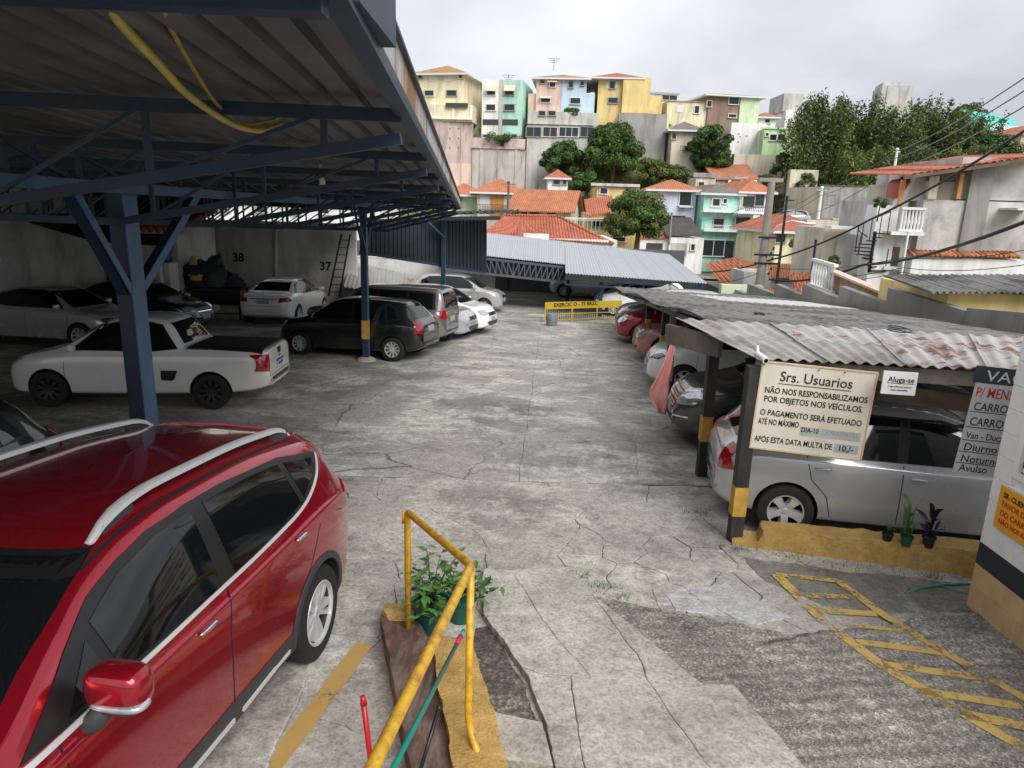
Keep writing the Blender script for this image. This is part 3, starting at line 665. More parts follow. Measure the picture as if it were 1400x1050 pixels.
# dark damp strip and rubble between ramp and low wall
st = slab('gravel_strip', [(-.22, 5.0), (-.12, 5.05), (.12, 4.4), (.26, 3.8), (.33, 3.4), (.5, 1.5), (.0, 1.5), (-.10, 3.3), (-.30, 4.4)], 0, .030, M_GRAVEL, lot_o, .03, 0, .01)
sp_ = slab('step_slab', [(-.06, 3.92), (.26, 3.82), (.32, 3.45), (-.04, 3.5)], 0, .09, M_RAMP, lot_o, .02, 0, .012)
slab('parking_wedge', [(-4.3, 4.6), (-1.38, 4.6), (-1.30, 2.6), (-1.20, .6), (-4.3, .6)], -.05, .03, M_PLATE_C, lot_o, .02, 0, .01)
for ob_ in [o_ for o_ in lot_o.children if o_.name.startswith('parking_wedge')]:
    for v_ in ob_.data.vertices:
        if v_.co.z > gz(v_.co.y): v_.co.z += .04 * max(0, 4.6 - v_.co.y) - .0
# low brown wall with yellow kerb
M_BROWN = mat('brown_paint', (.10, .055, .04), .75, .35, 5, grime=.8, gcol=(.26, .23, .20), gscale=5, stretch=(2.2, .5, 1), bmp=.5, bscale=30)
def ykerb(name):
    m, nt, N, L, b = _nt(name); MATS[name] = m
    tc = N.new('ShaderNodeTexCoord'); v = tc.outputs['Object']; n = noise(N, L, v, 34, 8, .72); n2 = noise(N, L, v, 5, 6, .7); n3 = noise(N, L, v, 55, 5, .7)
    c = ramp(N, L, n2.outputs[0], [(.3, (.40, .23, .06)), (.6, (.60, .40, .13)), (.8, (.70, .55, .27))]).outputs[0]
    f = ramp(N, L, n.outputs[0], [(.56, 0.), (.66, .8)]).outputs[0]; c = mixc(N, L, f, c, (.17, .12, .07))
    L.new(c, b.inputs['Base Color']); b.inputs['Roughness'].default_value = .85; bump(N, L, n3.outputs[0], b, .9, .02); return m
M_KERB = ykerb('yellow_kerb_paint')
def rough_block(name, rings, m, parent=None, amp=.015, sub=10, f=5.):
    """loft of closed rings (lists of 3D points) with uneven surface"""
    vs = []; n = len(rings[0]); R2 = []
    for a, b in zip(rings, rings[1:]):
        for k in range(sub): R2.append([Vector(p).lerp(Vector(q), k / sub) for p, q in zip(a, b)])
    R2.append([Vector(p) for p in rings[-1]]); R3 = []
    for r in R2:
        q = []
        for a, b in zip(r, r[1:] + r[:1]): q += [a.lerp(b, t / 4) for t in range(4)]
        R3.append(q)
    n = len(R3[0])
    for r in R3:
        for p in r: vs.append(tuple(p + MN.noise_vector(p * f) * amp + MN.noise_vector(p * f * 3.1) * amp * .5))
    fs = [(i * n + k, i * n + (k + 1) % n, (i + 1) * n + (k + 1) % n, (i + 1) * n + k) for i in range(len(R3) - 1) for k in range(n)]
    fs += [tuple(range(n - 1, -1, -1)), tuple((len(R3) - 1) * n + k for k in range(n))]
    return MB().add(vs, fs).build(name, m, parent, True, 60)
lw = thing('low_wall', 'low brown-topped wall with crumbling yellow kerb under the handrail', 'wall', (0, 0, 0))
def ring(xl, xr, y, h, b=-.03): return [(xl, y, gz(y) + b), (xr, y, gz(y) + b), (xr, y, gz(y) + h), (xl, y, gz(y) + h)]
rough_block('brown_wall', [ring(-.98, -.72, 4.98, .13), ring(-.84, -.50, 4.45, .19), ring(-.50, -.22, 3.3, .22), ring(-.1, .15, 1.6, .24)], M_BROWN, lw, .012, 14)
rough_block('yellow_kerb', [ring(-.55, -.34, 4.62, .14), ring(-.52, -.26, 4.5, .25), ring(-.40, -.10, 3.9, .28), ring(-.26, .03, 3.25, .29), ring(.12, .42, 1.6, .3)], M_KERB, lw, .02, 14)
rough_block('kerb_end', [ring(-.97, -.78, 5.16, .12), ring(-.97, -.74, 4.98, .17), ring(-.88, -.70, 4.86, .15)], M_KERB, lw, .02, 6)
# handrail
M_YRAIL = mat('yellow_rail_paint', (.62, .36, .02), .35, .15, 14, grime=.9, gcol=(.24, .11, .03), gscale=16, stretch=(1, 1, 1))
hr = thing('handrail', 'yellow painted pipe handrail bending down at the low wall', 'handrail', (0, 0, 0))
A = unproj(557, 700, 4.75); A.z -= .0; B = unproj(644, 773, 3.45); C0 = unproj(500, 1068, 1.75)
bA = Vector((A.x, A.y, gz(A.y) + .05)); bB = unproj(640, 995, 3.42)
def arcpts(p, q, r, rad, n=6):      # rounded bend at q
    a = q + (p - q).normalized() * rad; b = q + (r - q).normalized() * rad
    return [a.lerp(q, i / n).lerp(q.lerp(b, i / n), i / n) for i in range(n + 1)]
MB().tube([bA] + arcpts(bA, A, B, .05) + arcpts(A, B, C0, .05) + [C0, C0 + (C0 - B) * .3], .024, 14).build('rail_pipe', M_YRAIL, hr, True)
bend = unproj(640, 990, 3.42); foot = unproj(668, 1075, 3.2)
MB().tube([B + Vector((0, 0, -.01))] + arcpts(B, bend, foot, .10) + [foot], .021, 14).build('rail_post', M_YRAIL, hr, True)
MB().tube([A + Vector((-.028, 0, .0)), A + Vector((-.03, -.0, -.09))], .012, 8).build('rail_stub', M_YRAIL, hr, True)
# poles
M_GREENP = mat('green_plastic', (.01, .20, .15), .35, .1, 8); M_PINKP = mat('pink_plastic', (.55, .03, .12), .4, 0); M_REDP = mat('red_paint_pole', (.45, .012, .015), .3, .1); M_TEAL = mat('teal_plastic', (.02, .42, .36), .35, 0)
p0 = unproj(634, 862, 4.25); p1 = unproj(520, 1085, 2.1); d = (p1 - p0)
gp = thing('broom_pole', 'green pole with a pink sleeve lying along the yellow handrail', 'pole', p0)
z = Vector((0, 0, 0)); MB().tube([z, d * .07], .013, 10).build('pole_tip', M_TEAL, gp, True); MB().tube([d * .065, d * .15], .017, 10).build('pole_sleeve', M_PINKP, gp, True); MB().tube([d * .15, d], .013, 10).build('pole_shaft', M_GREENP, gp, True)
a = unproj(496, 952, 3.0); b = unproj(512, 1085, 3.0)
rp = thing('red_pole', 'thin red pole standing upright at the bottom by the handrail', 'pole', b); MB().tube([(0, 0, 0), (a - b) * .93], .014, 10).build('pole_shaft', M_REDP, rp, True); MB().tube([(a - b) * .92, (a - b)], [.018, .012], 10).build('pole_cap', M_REDP, rp, True)
a = unproj(600, 968, 3.1); b = unproj(568, 1075, 2.9)
bp = thing('black_stick', 'short black stick leaning on the brown wall', 'stick', b); MB().tube([(0, 0, 0), (a - b)], .011, 8).build('stick_shaft', M_TRIM, bp, True); MB().ell(a - b, (.015, .015, .015), 1, 10, 6).build('stick_knob', M_TRIM, bp, True)
# ================================================================ left carport (blue steel)
M_BLUE_ST = mat('blue_steel_paint', (.009, .028, .062), .5, .25, 4, grime=.45, gcol=(.05, .05, .055), gscale=2.5, stretch=(1, 1, .4))  # blue paint, its colour darkened to carry the backlit look of the steel
M_BLUE_LIT = mat('lit_blue_steel', (.05, .12, .22), .45, .2, 4, grime=.4, gcol=(.05, .06, .07), gscale=2.5)  # same blue paint again, with the lit tone put into its colour
def rusty(name, base, rust=(.30, .13, .045), lo=.50, hi=.62, scale=2.2, stretch=(1, .5, .25), metal=0, rough=.6):
    if name in MATS: return MATS[name]
    m, nt, N, L, b = _nt(name); MATS[name] = m
    tc = N.new('ShaderNodeTexCoord'); mp = N.new('ShaderNodeMapping'); mp.inputs['Scale'].default_value = stretch; L.new(tc.outputs['Object'], mp.inputs[0])
    n = noise(N, L, mp.outputs[0], scale, 9, .7, .5); n2 = noise(N, L, tc.outputs['Object'], 14, 5, .7)
    f = ramp(N, L, n.outputs[0], [(lo, 0.), (hi, 1.)]).outputs[0]
    rc = ramp(N, L, n2.outputs[0], [(.3, tuple(k * .55 for k in rust)), (.7, tuple(k * 1.35 for k in rust))]).outputs[0]
    bc = mixc(N, L, ramp(N, L, n2.outputs[0], [(.35, .0), (.75, .5)]).outputs[0], base, tuple(k * .6 for k in base))
    L.new(mixc(N, L, f, bc, rc), b.inputs['Base Color']); b.inputs['Roughness'].default_value = rough; b.inputs['Metallic'].default_value = metal
    bump(N, L, n2.outputs[0], b, .25, .01); return m
M_FASCIA = rusty('rusty_white_fascia', (.52, .54, .55), (.34, .15, .05), .46, .60, 2.0, (1, .9, .22))
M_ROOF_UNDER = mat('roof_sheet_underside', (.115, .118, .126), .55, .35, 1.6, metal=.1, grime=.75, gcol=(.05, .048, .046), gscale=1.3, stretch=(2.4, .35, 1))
EA = unproj(500, 33, 3.06); EB = unproj(628, 281, 22.0)
def eave(y): t = (y - EA.y) / (EB.y - EA.y); return EA.lerp(EB, t)
XL = -14.5
cp = thing('blue_carport', 'large blue steel carport with rusty-edged sheet roof on the left', 'carport', (0, 0, 0))
def corr(w, l, ribs, dep, kind='trap', n=1, thick=0):
    """corrugated sheet: w across, l along +y, origin at corner"""
    prof = []
    for i in range(ribs):
        x = w * i / ribs; p = w / ribs
        if kind == 'trap': prof += [(x, 0), (x + .60 * p, 0), (x + .68 * p, dep), (x + .90 * p, dep), (x + .98 * p, 0)]
        elif kind == 'rib': prof += [(x, 0), (x + .86 * p, 0), (x + .90 * p, dep), (x + .96 * p, dep)]
        else: prof += [(x + p * k / 8, dep * .5 * (1 - math.cos(2 * math.pi * k / 8))) for k in range(8)]
    prof.append((w, 0)); m = MB(); k = len(prof); vs = []
    for j in range(n + 1): vs += [(x, l * j / n, z) for x, z in prof]
    fs = [(j * k + i, j * k + i + 1, (j + 1) * k + i + 1, (j + 1) * k + i) for j in range(n) for i in range(k - 1)]
    if thick:
        o = len(vs); vs += [(x, y, z - thick) for x, y, z in vs]
        fs += [tuple(q + o for q in reversed(f)) for f in fs]
        fs += [(i + 1, i, i + o, i + 1 + o) for i in range(k - 1)] + [(n * k + i, n * k + i + 1, n * k + i + 1 + o, n * k + i + o) for i in range(k - 1)]
        fs += [(j * k, (j + 1) * k, (j + 1) * k + o, j * k + o) for j in range(n)] + [((j + 1) * k + k - 1, j * k + k - 1, j * k + k - 1 + o, (j + 1) * k + k - 1 + o) for j in range(n)]
    return m.add(vs, fs)
Y0, Y1 = 2.2, 22.0
dirv = (EB - EA); dirv /= dirv.y                    # along the eave per metre of y
sheet = None; SL = (Y1 - Y0) / 3 + .12; SW = 1.02
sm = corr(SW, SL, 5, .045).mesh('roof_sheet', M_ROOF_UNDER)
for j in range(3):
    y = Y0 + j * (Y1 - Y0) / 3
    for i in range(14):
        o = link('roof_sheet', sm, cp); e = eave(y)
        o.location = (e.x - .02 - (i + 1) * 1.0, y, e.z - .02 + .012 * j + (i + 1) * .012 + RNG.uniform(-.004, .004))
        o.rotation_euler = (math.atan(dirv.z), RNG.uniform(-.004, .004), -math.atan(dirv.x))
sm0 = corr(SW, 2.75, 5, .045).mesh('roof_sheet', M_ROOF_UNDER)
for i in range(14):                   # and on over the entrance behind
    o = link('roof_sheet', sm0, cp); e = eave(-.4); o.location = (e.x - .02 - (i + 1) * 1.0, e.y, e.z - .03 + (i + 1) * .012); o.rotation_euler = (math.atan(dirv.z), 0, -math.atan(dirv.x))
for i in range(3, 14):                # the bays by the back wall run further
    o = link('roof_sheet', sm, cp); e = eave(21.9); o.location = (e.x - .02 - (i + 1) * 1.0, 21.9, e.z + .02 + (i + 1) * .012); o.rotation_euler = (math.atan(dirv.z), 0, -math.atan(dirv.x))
for y in (24.4, 27.0):
    e = eave(y); MB().bar((e.x - 3, y, e.z - .08), (XL, y, e.z + .06), .07, .10).build('rafter', M_BLUE_ST, cp)
def bars(parent, name, segs, w, h, m):
    for a, b in segs: MB().bar(a, b, w, h).build(name, m, parent)
TY = [2.35, 4.65, 7.1, 9.5, 12.0, 14.4, 16.9, 19.3, 21.8]; PX = -3.9
for it, y in enumerate(TY):
    e = eave(y); zt = e.z - .10
    top = lambda x: Vector((x, y + .0, zt + (e.x - x) * .012)); dep = lambda x: .13 + min(1, (e.x - x) / (e.x - PX)) * .60
    bot = lambda x: top(x) - Vector((0, 0, dep(x)))
    if it == 0:
        MB().bar(top(e.x - .02) - Vector((0, 0, .0)), top(XL) - Vector((0, 0, .0)), .10, .13).build('edge_beam', M_BLUE_ST, cp); continue
    MB().bar(top(e.x - .02), top(XL), .06, .08).build('truss_top_chord', M_BLUE_ST, cp)
    MB().bar(bot(e.x - .02), bot(PX), .06, .07).build('truss_bottom_chord', M_BLUE_ST, cp)
    MB().bar(bot(PX), bot(XL), .06, .07).build('truss_bottom_chord', M_BLUE_ST, cp)
    n = 12; q = [e.x - .5 - (e.x - .5 - XL) * k / n for k in range(n + 1)]
    for k in range(n):
        MB().bar(top(q[k]), bot(q[k]), .036, .04).build('truss_post', M_BLUE_ST, cp)
        if k < 9: MB().bar(top(q[k]), bot(q[k + 1]), .024, .026).build('truss_diagonal', M_BLUE_ST, cp)
# girder on the posts
g0, g1 = Vector((-4.0, 2.4, 3.20)), Vector((-3.35, 24.0, 2.80))
def gird(y): return g0.lerp(g1, (y - g0.y) / (g1.y - g0.y))
MB().bar(g0, g1, .13, .10).build('girder', M_BLUE_LIT, cp)
k = 0; y = 2.9
while y < 21.5:
    a = gird(y); b = gird(y + .9); zt = eave(y).z - .2
    MB().bar(a, (a.x, y, zt), .04, .04).build('girder_strut', M_BLUE_ST, cp)
    MB().bar((a.x, y, zt), b, .03, .03).build('girder_brace', M_BLUE_ST, cp); y += .9
M_BAND = mat('post_yellow_band', (.50, .30, .05), .6, .2, 9, grime=.5, gcol=(.2, .13, .05), gscale=8)
def blue_post(x, y, w, d, brace=1.15, dn=1.0, band=None, m=M_BLUE_ST):
    z0 = gz(y) - .02; zt = gird(y).z - .04
    p = MB().box(x - w / 2, x + w / 2, y - d / 2, y + d / 2, z0, zt).build('post', m, cp, bevel=.008)
    MB().box(x + w / 2, x + w / 2 + .012, y - d / 2 - .012, y + d / 2 + .012, z0, zt).build('post_lit_flange', M_BLUE_LIT, cp)  # thin plate giving the post's right side its lit tone by colour
    for sg in (-1, 1):
        a = Vector((x, y + sg * d / 2, zt - dn)); b = gird(y + sg * brace); b.z -= .04
        MB().bar(a, b, .10 if w > .15 else .05, .07 if w > .15 else .035).build('knee_brace', m, cp)
        MB().bar(a + Vector((w / 2, 0, .02)), b + Vector((.06, 0, .02)), .012, .09 if w > .15 else .04).build('brace_lit_flange', M_BLUE_LIT, cp)  # lit side of the brace, brightened by colour too
    if band: MB().box(x - w / 2 - .004, x + w / 2 + .016, y - d / 2 - .016, y + d / 2 + .016, band[0], band[1]).build('post_band', M_BAND, cp)
    return p
blue_post(-4.05, 7.45, .17, .24)
blue_post(-3.58, 16.9, .14, .16, .9, 1.0, (gz(17) + .55, gz(17) + 1.0))
MB().lathe([(.26, gz(16.9) - .02), (.22, gz(16.9) + .05), (.10, gz(16.9) + .10)], 12, 'z', (-3.58, 16.9, 0), True).build('post_footing', M_RAMP, cp, True, 40)
blue_post(-2.45, 24.2, .14, .14, .8, .9, None)
# eave: fascia gutter, dark angle below, end bracket
def eave_bar(name, dx, dz, w, h, m, ya=2.2, yb=22.0, parent=None):
    a, b = eave(ya), eave(yb); off = Vector((dx, 0, dz)); return MB().bar(a + off, b + off, w, h).build(name, m, parent or cp)
eave_bar('fascia', .03, .05, .02, .17, M_FASCIA); eave_bar('eave_angle', .0, -.075, .09, .07, M_BLUE_ST)
eave_bar('gutter_lip', .055, .14, .03, .02, M_BLUE_ST)
e = eave(3.2); MB().box(e.x + .045, e.x + .105, 2.5, 3.2, e.z - .05, e.z + .35).build('gutter_bracket', M_BLUE_ST, cp)
# far end: hanging dark wall of vertical ribbed sheets
M_DARKSHEET = mat('dark_blue_sheet', (.018, .028, .038), .5, .25, 2, metal=.2, grime=.4, gcol=(.06, .055, .05), gscale=2)
pa, pb = unproj(492, 300, 22.4), unproj(664, 296, 25.6); n = 8
pc, pd = unproj(492, 345, 22.4), unproj(664, 372, 25.6)
for i in range(n):
    a = pa.lerp(pb, i / n); b = pa.lerp(pb, (i + 1) / n); c = pc.lerp(pd, i / n); d2 = pc.lerp(pd, (i + 1) / n)
    ribs = 4; vs = []; nrm = (b - a).cross(Vector((0, 0, 1))).normalized()
    for j in range(ribs):
        for (f, dp) in ((0, 0), (.55, 0), (.65, .03), (.9, .03)):
            t = (j + f) / ribs; vs.append((a.lerp(b, t) + nrm * dp, c.lerp(d2, t) + nrm * dp))
    vs.append((b, d2)); fl = [tuple(q) for pr in vs for q in pr]
    MB().add(fl, [(2 * q, 2 * q + 2, 2 * q + 3, 2 * q + 1) for q in range(len(vs) - 1)]).build('end_wall_sheet', M_DARKSHEET, cp)
MB().bar(pc + Vector((0, -.05, 0)), pd + Vector((0, -.05, 0)), .06, .09).build('end_wall_rail', M_BLUE_ST, cp)
MB().bar(pb + Vector((0, -.03, 0)), pd + Vector((0, -.03, 0)), .08, .06).build('end_wall_stile', M_DARKSHEET, cp)
# small canopy projecting past the panel
ca, cb = unproj(560, 296, 23.2), unproj(686, 287, 24.5)
cs = corr(1.1, 2.6, 5, .05, 'trap', 1, .01)
for i in range(3):
    o = link('canopy_sheet', cs.mesh('canopy_sheet', M_DARKSHEET), cp); o.location = unproj(598 + 29 * i, 293, 23.4) + Vector((0, 0, .02 * i)); o.rotation_euler = (R(1), R(-2), R(-4))
MB().bar(unproj(598, 299, 23.3), unproj(684, 298, 23.3), .08, .12).build('canopy_beam', M_DARKSHEET, cp)
# security dome camera under the truss
M_CAMW = mat('camera_white', (.72, .72, .70), .35, .05)
q = unproj(438, 236, 9.6)
dc = thing('dome_camera', 'white security camera hanging under the blue roof truss', 'camera', q)
MB().tube([(0, 0, .02), (0, 0, -.06)], .018, 10).build('camera_stem', M_CAMW, dc, True); MB().lathe([(.01, -.04), (.045, -.06), (.058, -.10), (.06, -.17), (.055, -.19)], 18, 'z', (0, 0, 0), True).build('camera_housing', M_CAMW, dc, True, 40)
MB().ell((0, 0, -.195), (.055, .055, .06), 1, 18, 10).build('camera_dome', M_CAMW, dc, True); MB().ell((.012, -.042, -.215), (.024, .018, .024), 1, 12, 8).build('camera_lens', M_GLASS, dc, True)
MB().bar((0, 0, .02), (.0, .0, .14), .03, .03).build('camera_bracket', M_CAMW, dc)
# yellow hoses hanging from the roof
M_HOSE = mat('yellow_hose', (.50, .42, .08), .5, .15, 5, grime=.5, gcol=(.28, .22, .05), gscale=4); M_HOSE2 = mat('ochre_hose', (.36, .25, .04), .5, .2, 6)
def hose(label, pix, r, m):
    P = [unproj(a, b, c) for a, b, c in pix]; o = P[0]; Q = []
    for i in range(len(P) - 1):
        p0_, p1_, p2_, p3_ = P[max(i - 1, 0)], P[i], P[i + 1], P[min(i + 2, len(P) - 1)]
        for k in range(6):
            t = k / 6; Q.append(.5 * (2 * p1_ + (p2_ - p0_) * t + (2 * p0_ - 5 * p1_ + 4 * p2_ - p3_) * t * t + (3 * p1_ - p0_ - 3 * p2_ + p3_) * t ** 3) - o)
    Q.append(P[-1] - o); ob = MB().tube(Q, r, 10).build('yellow_hose', m, None, True); ob.location = o
    return tag(ob, label, 'hose')
hose('thick pale yellow hose sagging under the blue roof', [(150, 5, 2.95), (165, 32, 3.1), (215, 85, 3.5), (255, 128, 4.0), (300, 160, 4.6), (330, 174, 5.0), (360, 178, 5.3), (385, 170, 5.6)], .021, M_HOSE)
hose('thin ochre hose hanging beside the thicker yellow one', [(225, 15, 2.95), (232, 35, 3.2), (262, 90, 3.8), (295, 140, 4.5), (327, 167, 5.0), (365, 166, 5.4), (392, 155, 5.6), (416, 136, 5.75)], .012, M_HOSE2)
# ---------------------------------------------------------------- enclosure behind the carport
M_WALLG = mat('grey_plaster', (.62, .62, .59), .85, .12, 1.2, grime=.7, gcol=(.15, .145, .135), gscale=.9, bmp=.15)
M_WALLW = mat('white_plaster', (.60, .60, .57), .85, .1, 1.2, grime=.5, gcol=(.25, .24, .22), gscale=1.2, bmp=.1)
M_BLACKP = mat('black_lettering', (.012, .012, .012), .6, 0)
M_TILE_O = mat('clay_tile', (.42, .14, .06), .8, .3, 2, grime=.6, gcol=(.12, .06, .04), gscale=2)
def text_mesh(body, size, m, parent, loc, rot, name='lettering', extrude=.002, align='LEFT', sx=1, bold=0):
    cu = bpy.data.curves.new('txt', 'FONT'); cu.body = body; cu.size = size; cu.extrude = extrude; cu.align_x = align; cu.resolution_u = 3; cu.offset = bold
    to = bpy.data.objects.new('txt', cu); COL.objects.link(to); dg = bpy.context.evaluated_depsgraph_get(); dg.update()
    me = bpy.data.meshes.new_from_object(to.evaluated_get(dg)); bpy.data.objects.remove(to); bpy.data.curves.remove(cu)
    me.materials.clear(); me.materials.append(m); o = link(name, me, parent); o.location = loc; o.rotation_euler = rot; o.scale = (sx, 1, 1); return o
YW = 28.2; wl, wr_ = unproj(240, 310, YW).x, unproj(486, 310, YW).x; zt = unproj(300, 303, YW).z; zb = gz(YW) - .1
bw = thing('back_wall', 'grey plastered back wall with black bay numbers 38 and 37', 'wall', (0, 0, 0))
MB().box(wl - 6, wr_, YW, YW + .2, zb, zt).build('wall_face', M_WALLG, bw); MB().box(wl - 6, wr_ + .03, YW - .03, YW + .23, zt + .002, zt + .07).build('wall_coping', M_WALLG, bw)
MB().tube([unproj(377, 300, YW - .06), unproj(377, 408, YW - .06)], .06, 10).build('drain_pipe', M_WALLW, bw, True)
for tx, px, py in (('38', 318, 357), ('37', 437, 369)): text_mesh(tx, .46, M_BLACKP, bw, unproj(px, py, YW - .012), (R(90), 0, 0), 'bay_number', bold=.012)
MB().bar(unproj(262, 333, YW - .01), unproj(480, 346, YW - .01), .012, .02).build('wall_conduit', M_WALLG, bw)
# ladder
a, b = unproj(449, 405, 27.4), unproj(467, 320, 28.05); ld = thing('ladder', 'dark ladder leaning on the grey wall by bay 37', 'ladder', a)
v = b - a; w = Vector((.42, 0, 0))
for o_ in (0, 1): MB().bar(w * o_, v + w * o_ * .8, .05, .05).build('rail', M_TRIM, ld)
for k in range(8): t = (k + .6) / 8.4; MB().bar(v * t, v * t + w * (1 - .2 * t), .03, .03).build('rung', M_TRIM, ld)
# left shed wall and annex with tiled eave
pts = [unproj(-60, 275, 22.3), unproj(133, 331, 22.3), unproj(215, 336, 22.3)]
sw = MB(); base = [(p.x, 22.3) for p in pts]
sh = thing('shed_wall', 'dim grey shed wall with pale window at the far left', 'wall', (0, 0, 0))
for (a, b) in ((0, 1), (1, 2)):
    pa_, pb_ = pts[a], pts[b]; MB().add([(pa_.x, 22.3, gz(22) - .1), (pb_.x, 22.3, gz(22) - .1), pb_, pa_, (pa_.x, 22.5, gz(22) - .1), (pb_.x, 22.5, gz(22) - .1), pb_ + Vector((0, .2, 0)), pa_ + Vector((0, .2, 0))], [(0, 1, 2, 3), (7, 6, 5, 4), (3, 2, 6, 7), (0, 3, 7, 4), (1, 5, 6, 2)]).build('wall_face', M_WALLG, sh)
a, b = unproj(138, 338, 22.2), unproj(164, 388, 22.2); wf = MB().box(a.x, b.x, 22.2, 22.29, b.z, a.z).build('window_frame', mat('pale_blue_frame', (.30, .42, .46), .5, .1), sh)
MB().box(a.x + .08, b.x - .2, 22.18, 22.199, b.z + .08, a.z - .08).build('window_pane', M_GLASS, wf)
q0, q1 = pts[0], pts[2]
MB().add([(q0.x, 22.2, q0.z), (pts[1].x, 22.2, pts[1].z + .01), (q1.x, 22.2, q1.z + .01), (q1.x, 28.1, 3.1), (q0.x, 28.1, 3.5)], [(0, 1, 2, 3, 4)]).build('shed_roof', M_DARKSHEET, sh)
sdw = thing('side_wall', 'long dim grey wall closing the left side of the carport', 'wall', (0, 0, 0))
MB().box(-15.2, -15.0, 1.0, 28.4, gz(28) - .2, 3.9).build('wall_face', M_WALLG, sdw)
for k in range(9): MB().box(-15.0, -14.9, 1.5 + k * 3.2, 1.75 + k * 3.2, gz(28) - .2, 3.85).build('wall_pier', M_WALLG, sdw)
an = thing('annex', 'small white annex with tiled eave behind the blue post', 'building', (0, 0, 0))
a, b = unproj(196, 312, 23.5), unproj(250, 425, 23.5); MB().box(a.x, b.x, 23.5, 26.5, gz(24) - .1, a.z).build('wall', M_WALLW, an)
for k in range(7): MB().tube([(a.x - .3 + k * .24, 23.1, a.z - .02), (a.x - .3 + k * .24, 26.5, a.z + .55)], .10, 8).build('roof_tile', M_TILE_O, an, True)
MB().box(a.x - .3, b.x + .45, 23.12, 23.2, a.z - .14, a.z - .03).build('eave_board', M_WALLW, an)
c = unproj(222, 342, 23.4); MB().box(c.x - .22, c.x + .22, 23.47, 23.497, c.z - .5, c.z + .35).build('window_pane', M_GLASS, an)
# clutter
M_TANK = mat('blue_tank', (.015, .10, .30), .45, .15); c = unproj(217, 346, 22.9)
tk = thing('water_tank', 'round blue plastic water tank on top of the white cabinet', 'tank', (c.x, 22.9, unproj(217, 357, 22.9).z)); MB().lathe([(.26, 0), (.34, .06), (.36, .2), (.34, .36), (.2, .42), (.02, .44)], 20, 'z', (0, 0, 0), True).build('tank_body', M_TANK, tk, True, 40); MB().lathe([(.37, .30), (.38, .33), (.37, .36)], 20).build('tank_rim', M_TANK, tk, True)
fb = unproj(222, 358, 22.9); cb_ = thing('white_cabinet', 'tall white cabinet standing beside the annex', 'cabinet', (fb.x, 22.9, gz(22.9)))
MB().box(-.36, .36, -.3, .3, 0, fb.z - gz(22.9) - .003).build('cabinet_body', M_WALLW, cb_, bevel=.02); MB().box(.26, .29, -.33, -.301, .9, 1.2).build('cabinet_handle', M_TRIM, cb_); MB().box(-.36, .36, -.304, -.3, 1.28, 1.295).build('cabinet_gap', M_GAP, cb_)
def heap(name, label, cat, px, py, Y, sx, sy, sz, m, seed):
    c = unproj(px, py, Y); o = MB(); n, k = 20, 12; vs = []
    for i in range(k + 1):
        ph = math.pi / 2 * i / k
        for j in range(n):
            th = 2 * math.pi * j / n; d = Vector((math.cos(th) * math.cos(ph), math.sin(th) * math.cos(ph), math.sin(ph))); q = 1 + .35 * MN.noise(d * 2.2 + Vector((seed, 0, 0))) + .15 * MN.noise(d * 6 + Vector((seed, 3, 0)))
            vs.append((d.x * sx * q, d.y * sy * q, d.z * sz * q))
    fs = [(i * n + j, i * n + (j + 1) % n, (i + 1) * n + (j + 1) % n, (i + 1) * n + j) for i in range(k) for j in range(n)]
    ob = o.add(vs, fs).build(name, m, None, True, 50); ob.location = c; return tag(ob, label, cat)
tb = unproj(292, 392, 24.2); M_TARP = mat('green_tarp', (.015, .06, .045), .6, .3, 3); M_DARKC = mat('dark_cloth', (.02, .02, .03), .8, .4, 4)
wt = thing('work_table', 'dark work table loaded with covered odds and ends', 'table', (tb.x, 24.2, gz(24.2)))
th = tb.z - gz(24.2); MB().box(-1.1, 1.1, -.45, .45, th - .05, th).build('table_top', M_TRIM, wt)
for x in (-1.0, 1.0):
    for y in (-.38, .38): MB().box(x - .03, x + .03, y - .03, y + .03, 0, th - .052).build('table_leg', M_TRIM, wt)
MB().box(-1.0, 1.0, -.40, -.36, .2, .24).build('table_rail', M_TRIM, wt); MB().box(-1.05, 1.05, -.44, -.40, th - .55, th - .06).build('table_skirt', M_DARKC, wt)
heap('tarp_heap', 'dark green tarp draped over the pile by the back wall', 'tarp', 292, 391, 24.2, .62, .4, .95, M_TARP, 1.); heap('cloth_heap', 'heap of dark cloth beside the green tarp', 'cloth', 268, 391, 24.0, .4, .35, .8, M_DARKC, 4.); heap('cloth_bundle', 'low dark bundle right of the green tarp', 'bundle', 315, 391, 24.3, .5, .35, .45, M_DARKC, 9.)
heap('pink_bag', 'pale pink bag on top of the pile by the annex', 'bag', 264, 362, 23.75, .13, .12, .28, mat('pink_bag', (.45, .25, .2), .7, .1), 3.)
def bucket(label, px, py, Y, r, h, m):
    p = unproj(px, py, Y); o = thing('bucket', label, 'bucket', (p.x, Y, p.z), group='buckets by the annex'); MB().lathe([(r * .78, 0), (r, h), (r * 1.06, h), (r * 1.06, h - .03), (r * .98, h - .03), (r * .74, .02), (.01, .02)], 18).build('bucket_body', m, o, True, 40)
    MB().tube([(r * math.cos(a_), 0, h + .6 * r * math.sin(a_)) for a_ in [math.pi * k / 10 for k in range(11)]], .008, 6).build('bucket_handle', M_TRIM, o, True)
bucket('yellow bucket on the floor beside the white cabinet', 222, 415, 22.3, .22, .42, mat('yellow_bucket', (.45, .36, .06), .5, .1)); bucket('white pail on the floor left of the work table', 254, 416, 23.2, .17, .36, M_WALLW); bucket('yellow basin on the pile against the green tarp', 268, 383, 23.6, .22, .18, mat('yellow_bucket', (.45, .36, .06), .5, .1))
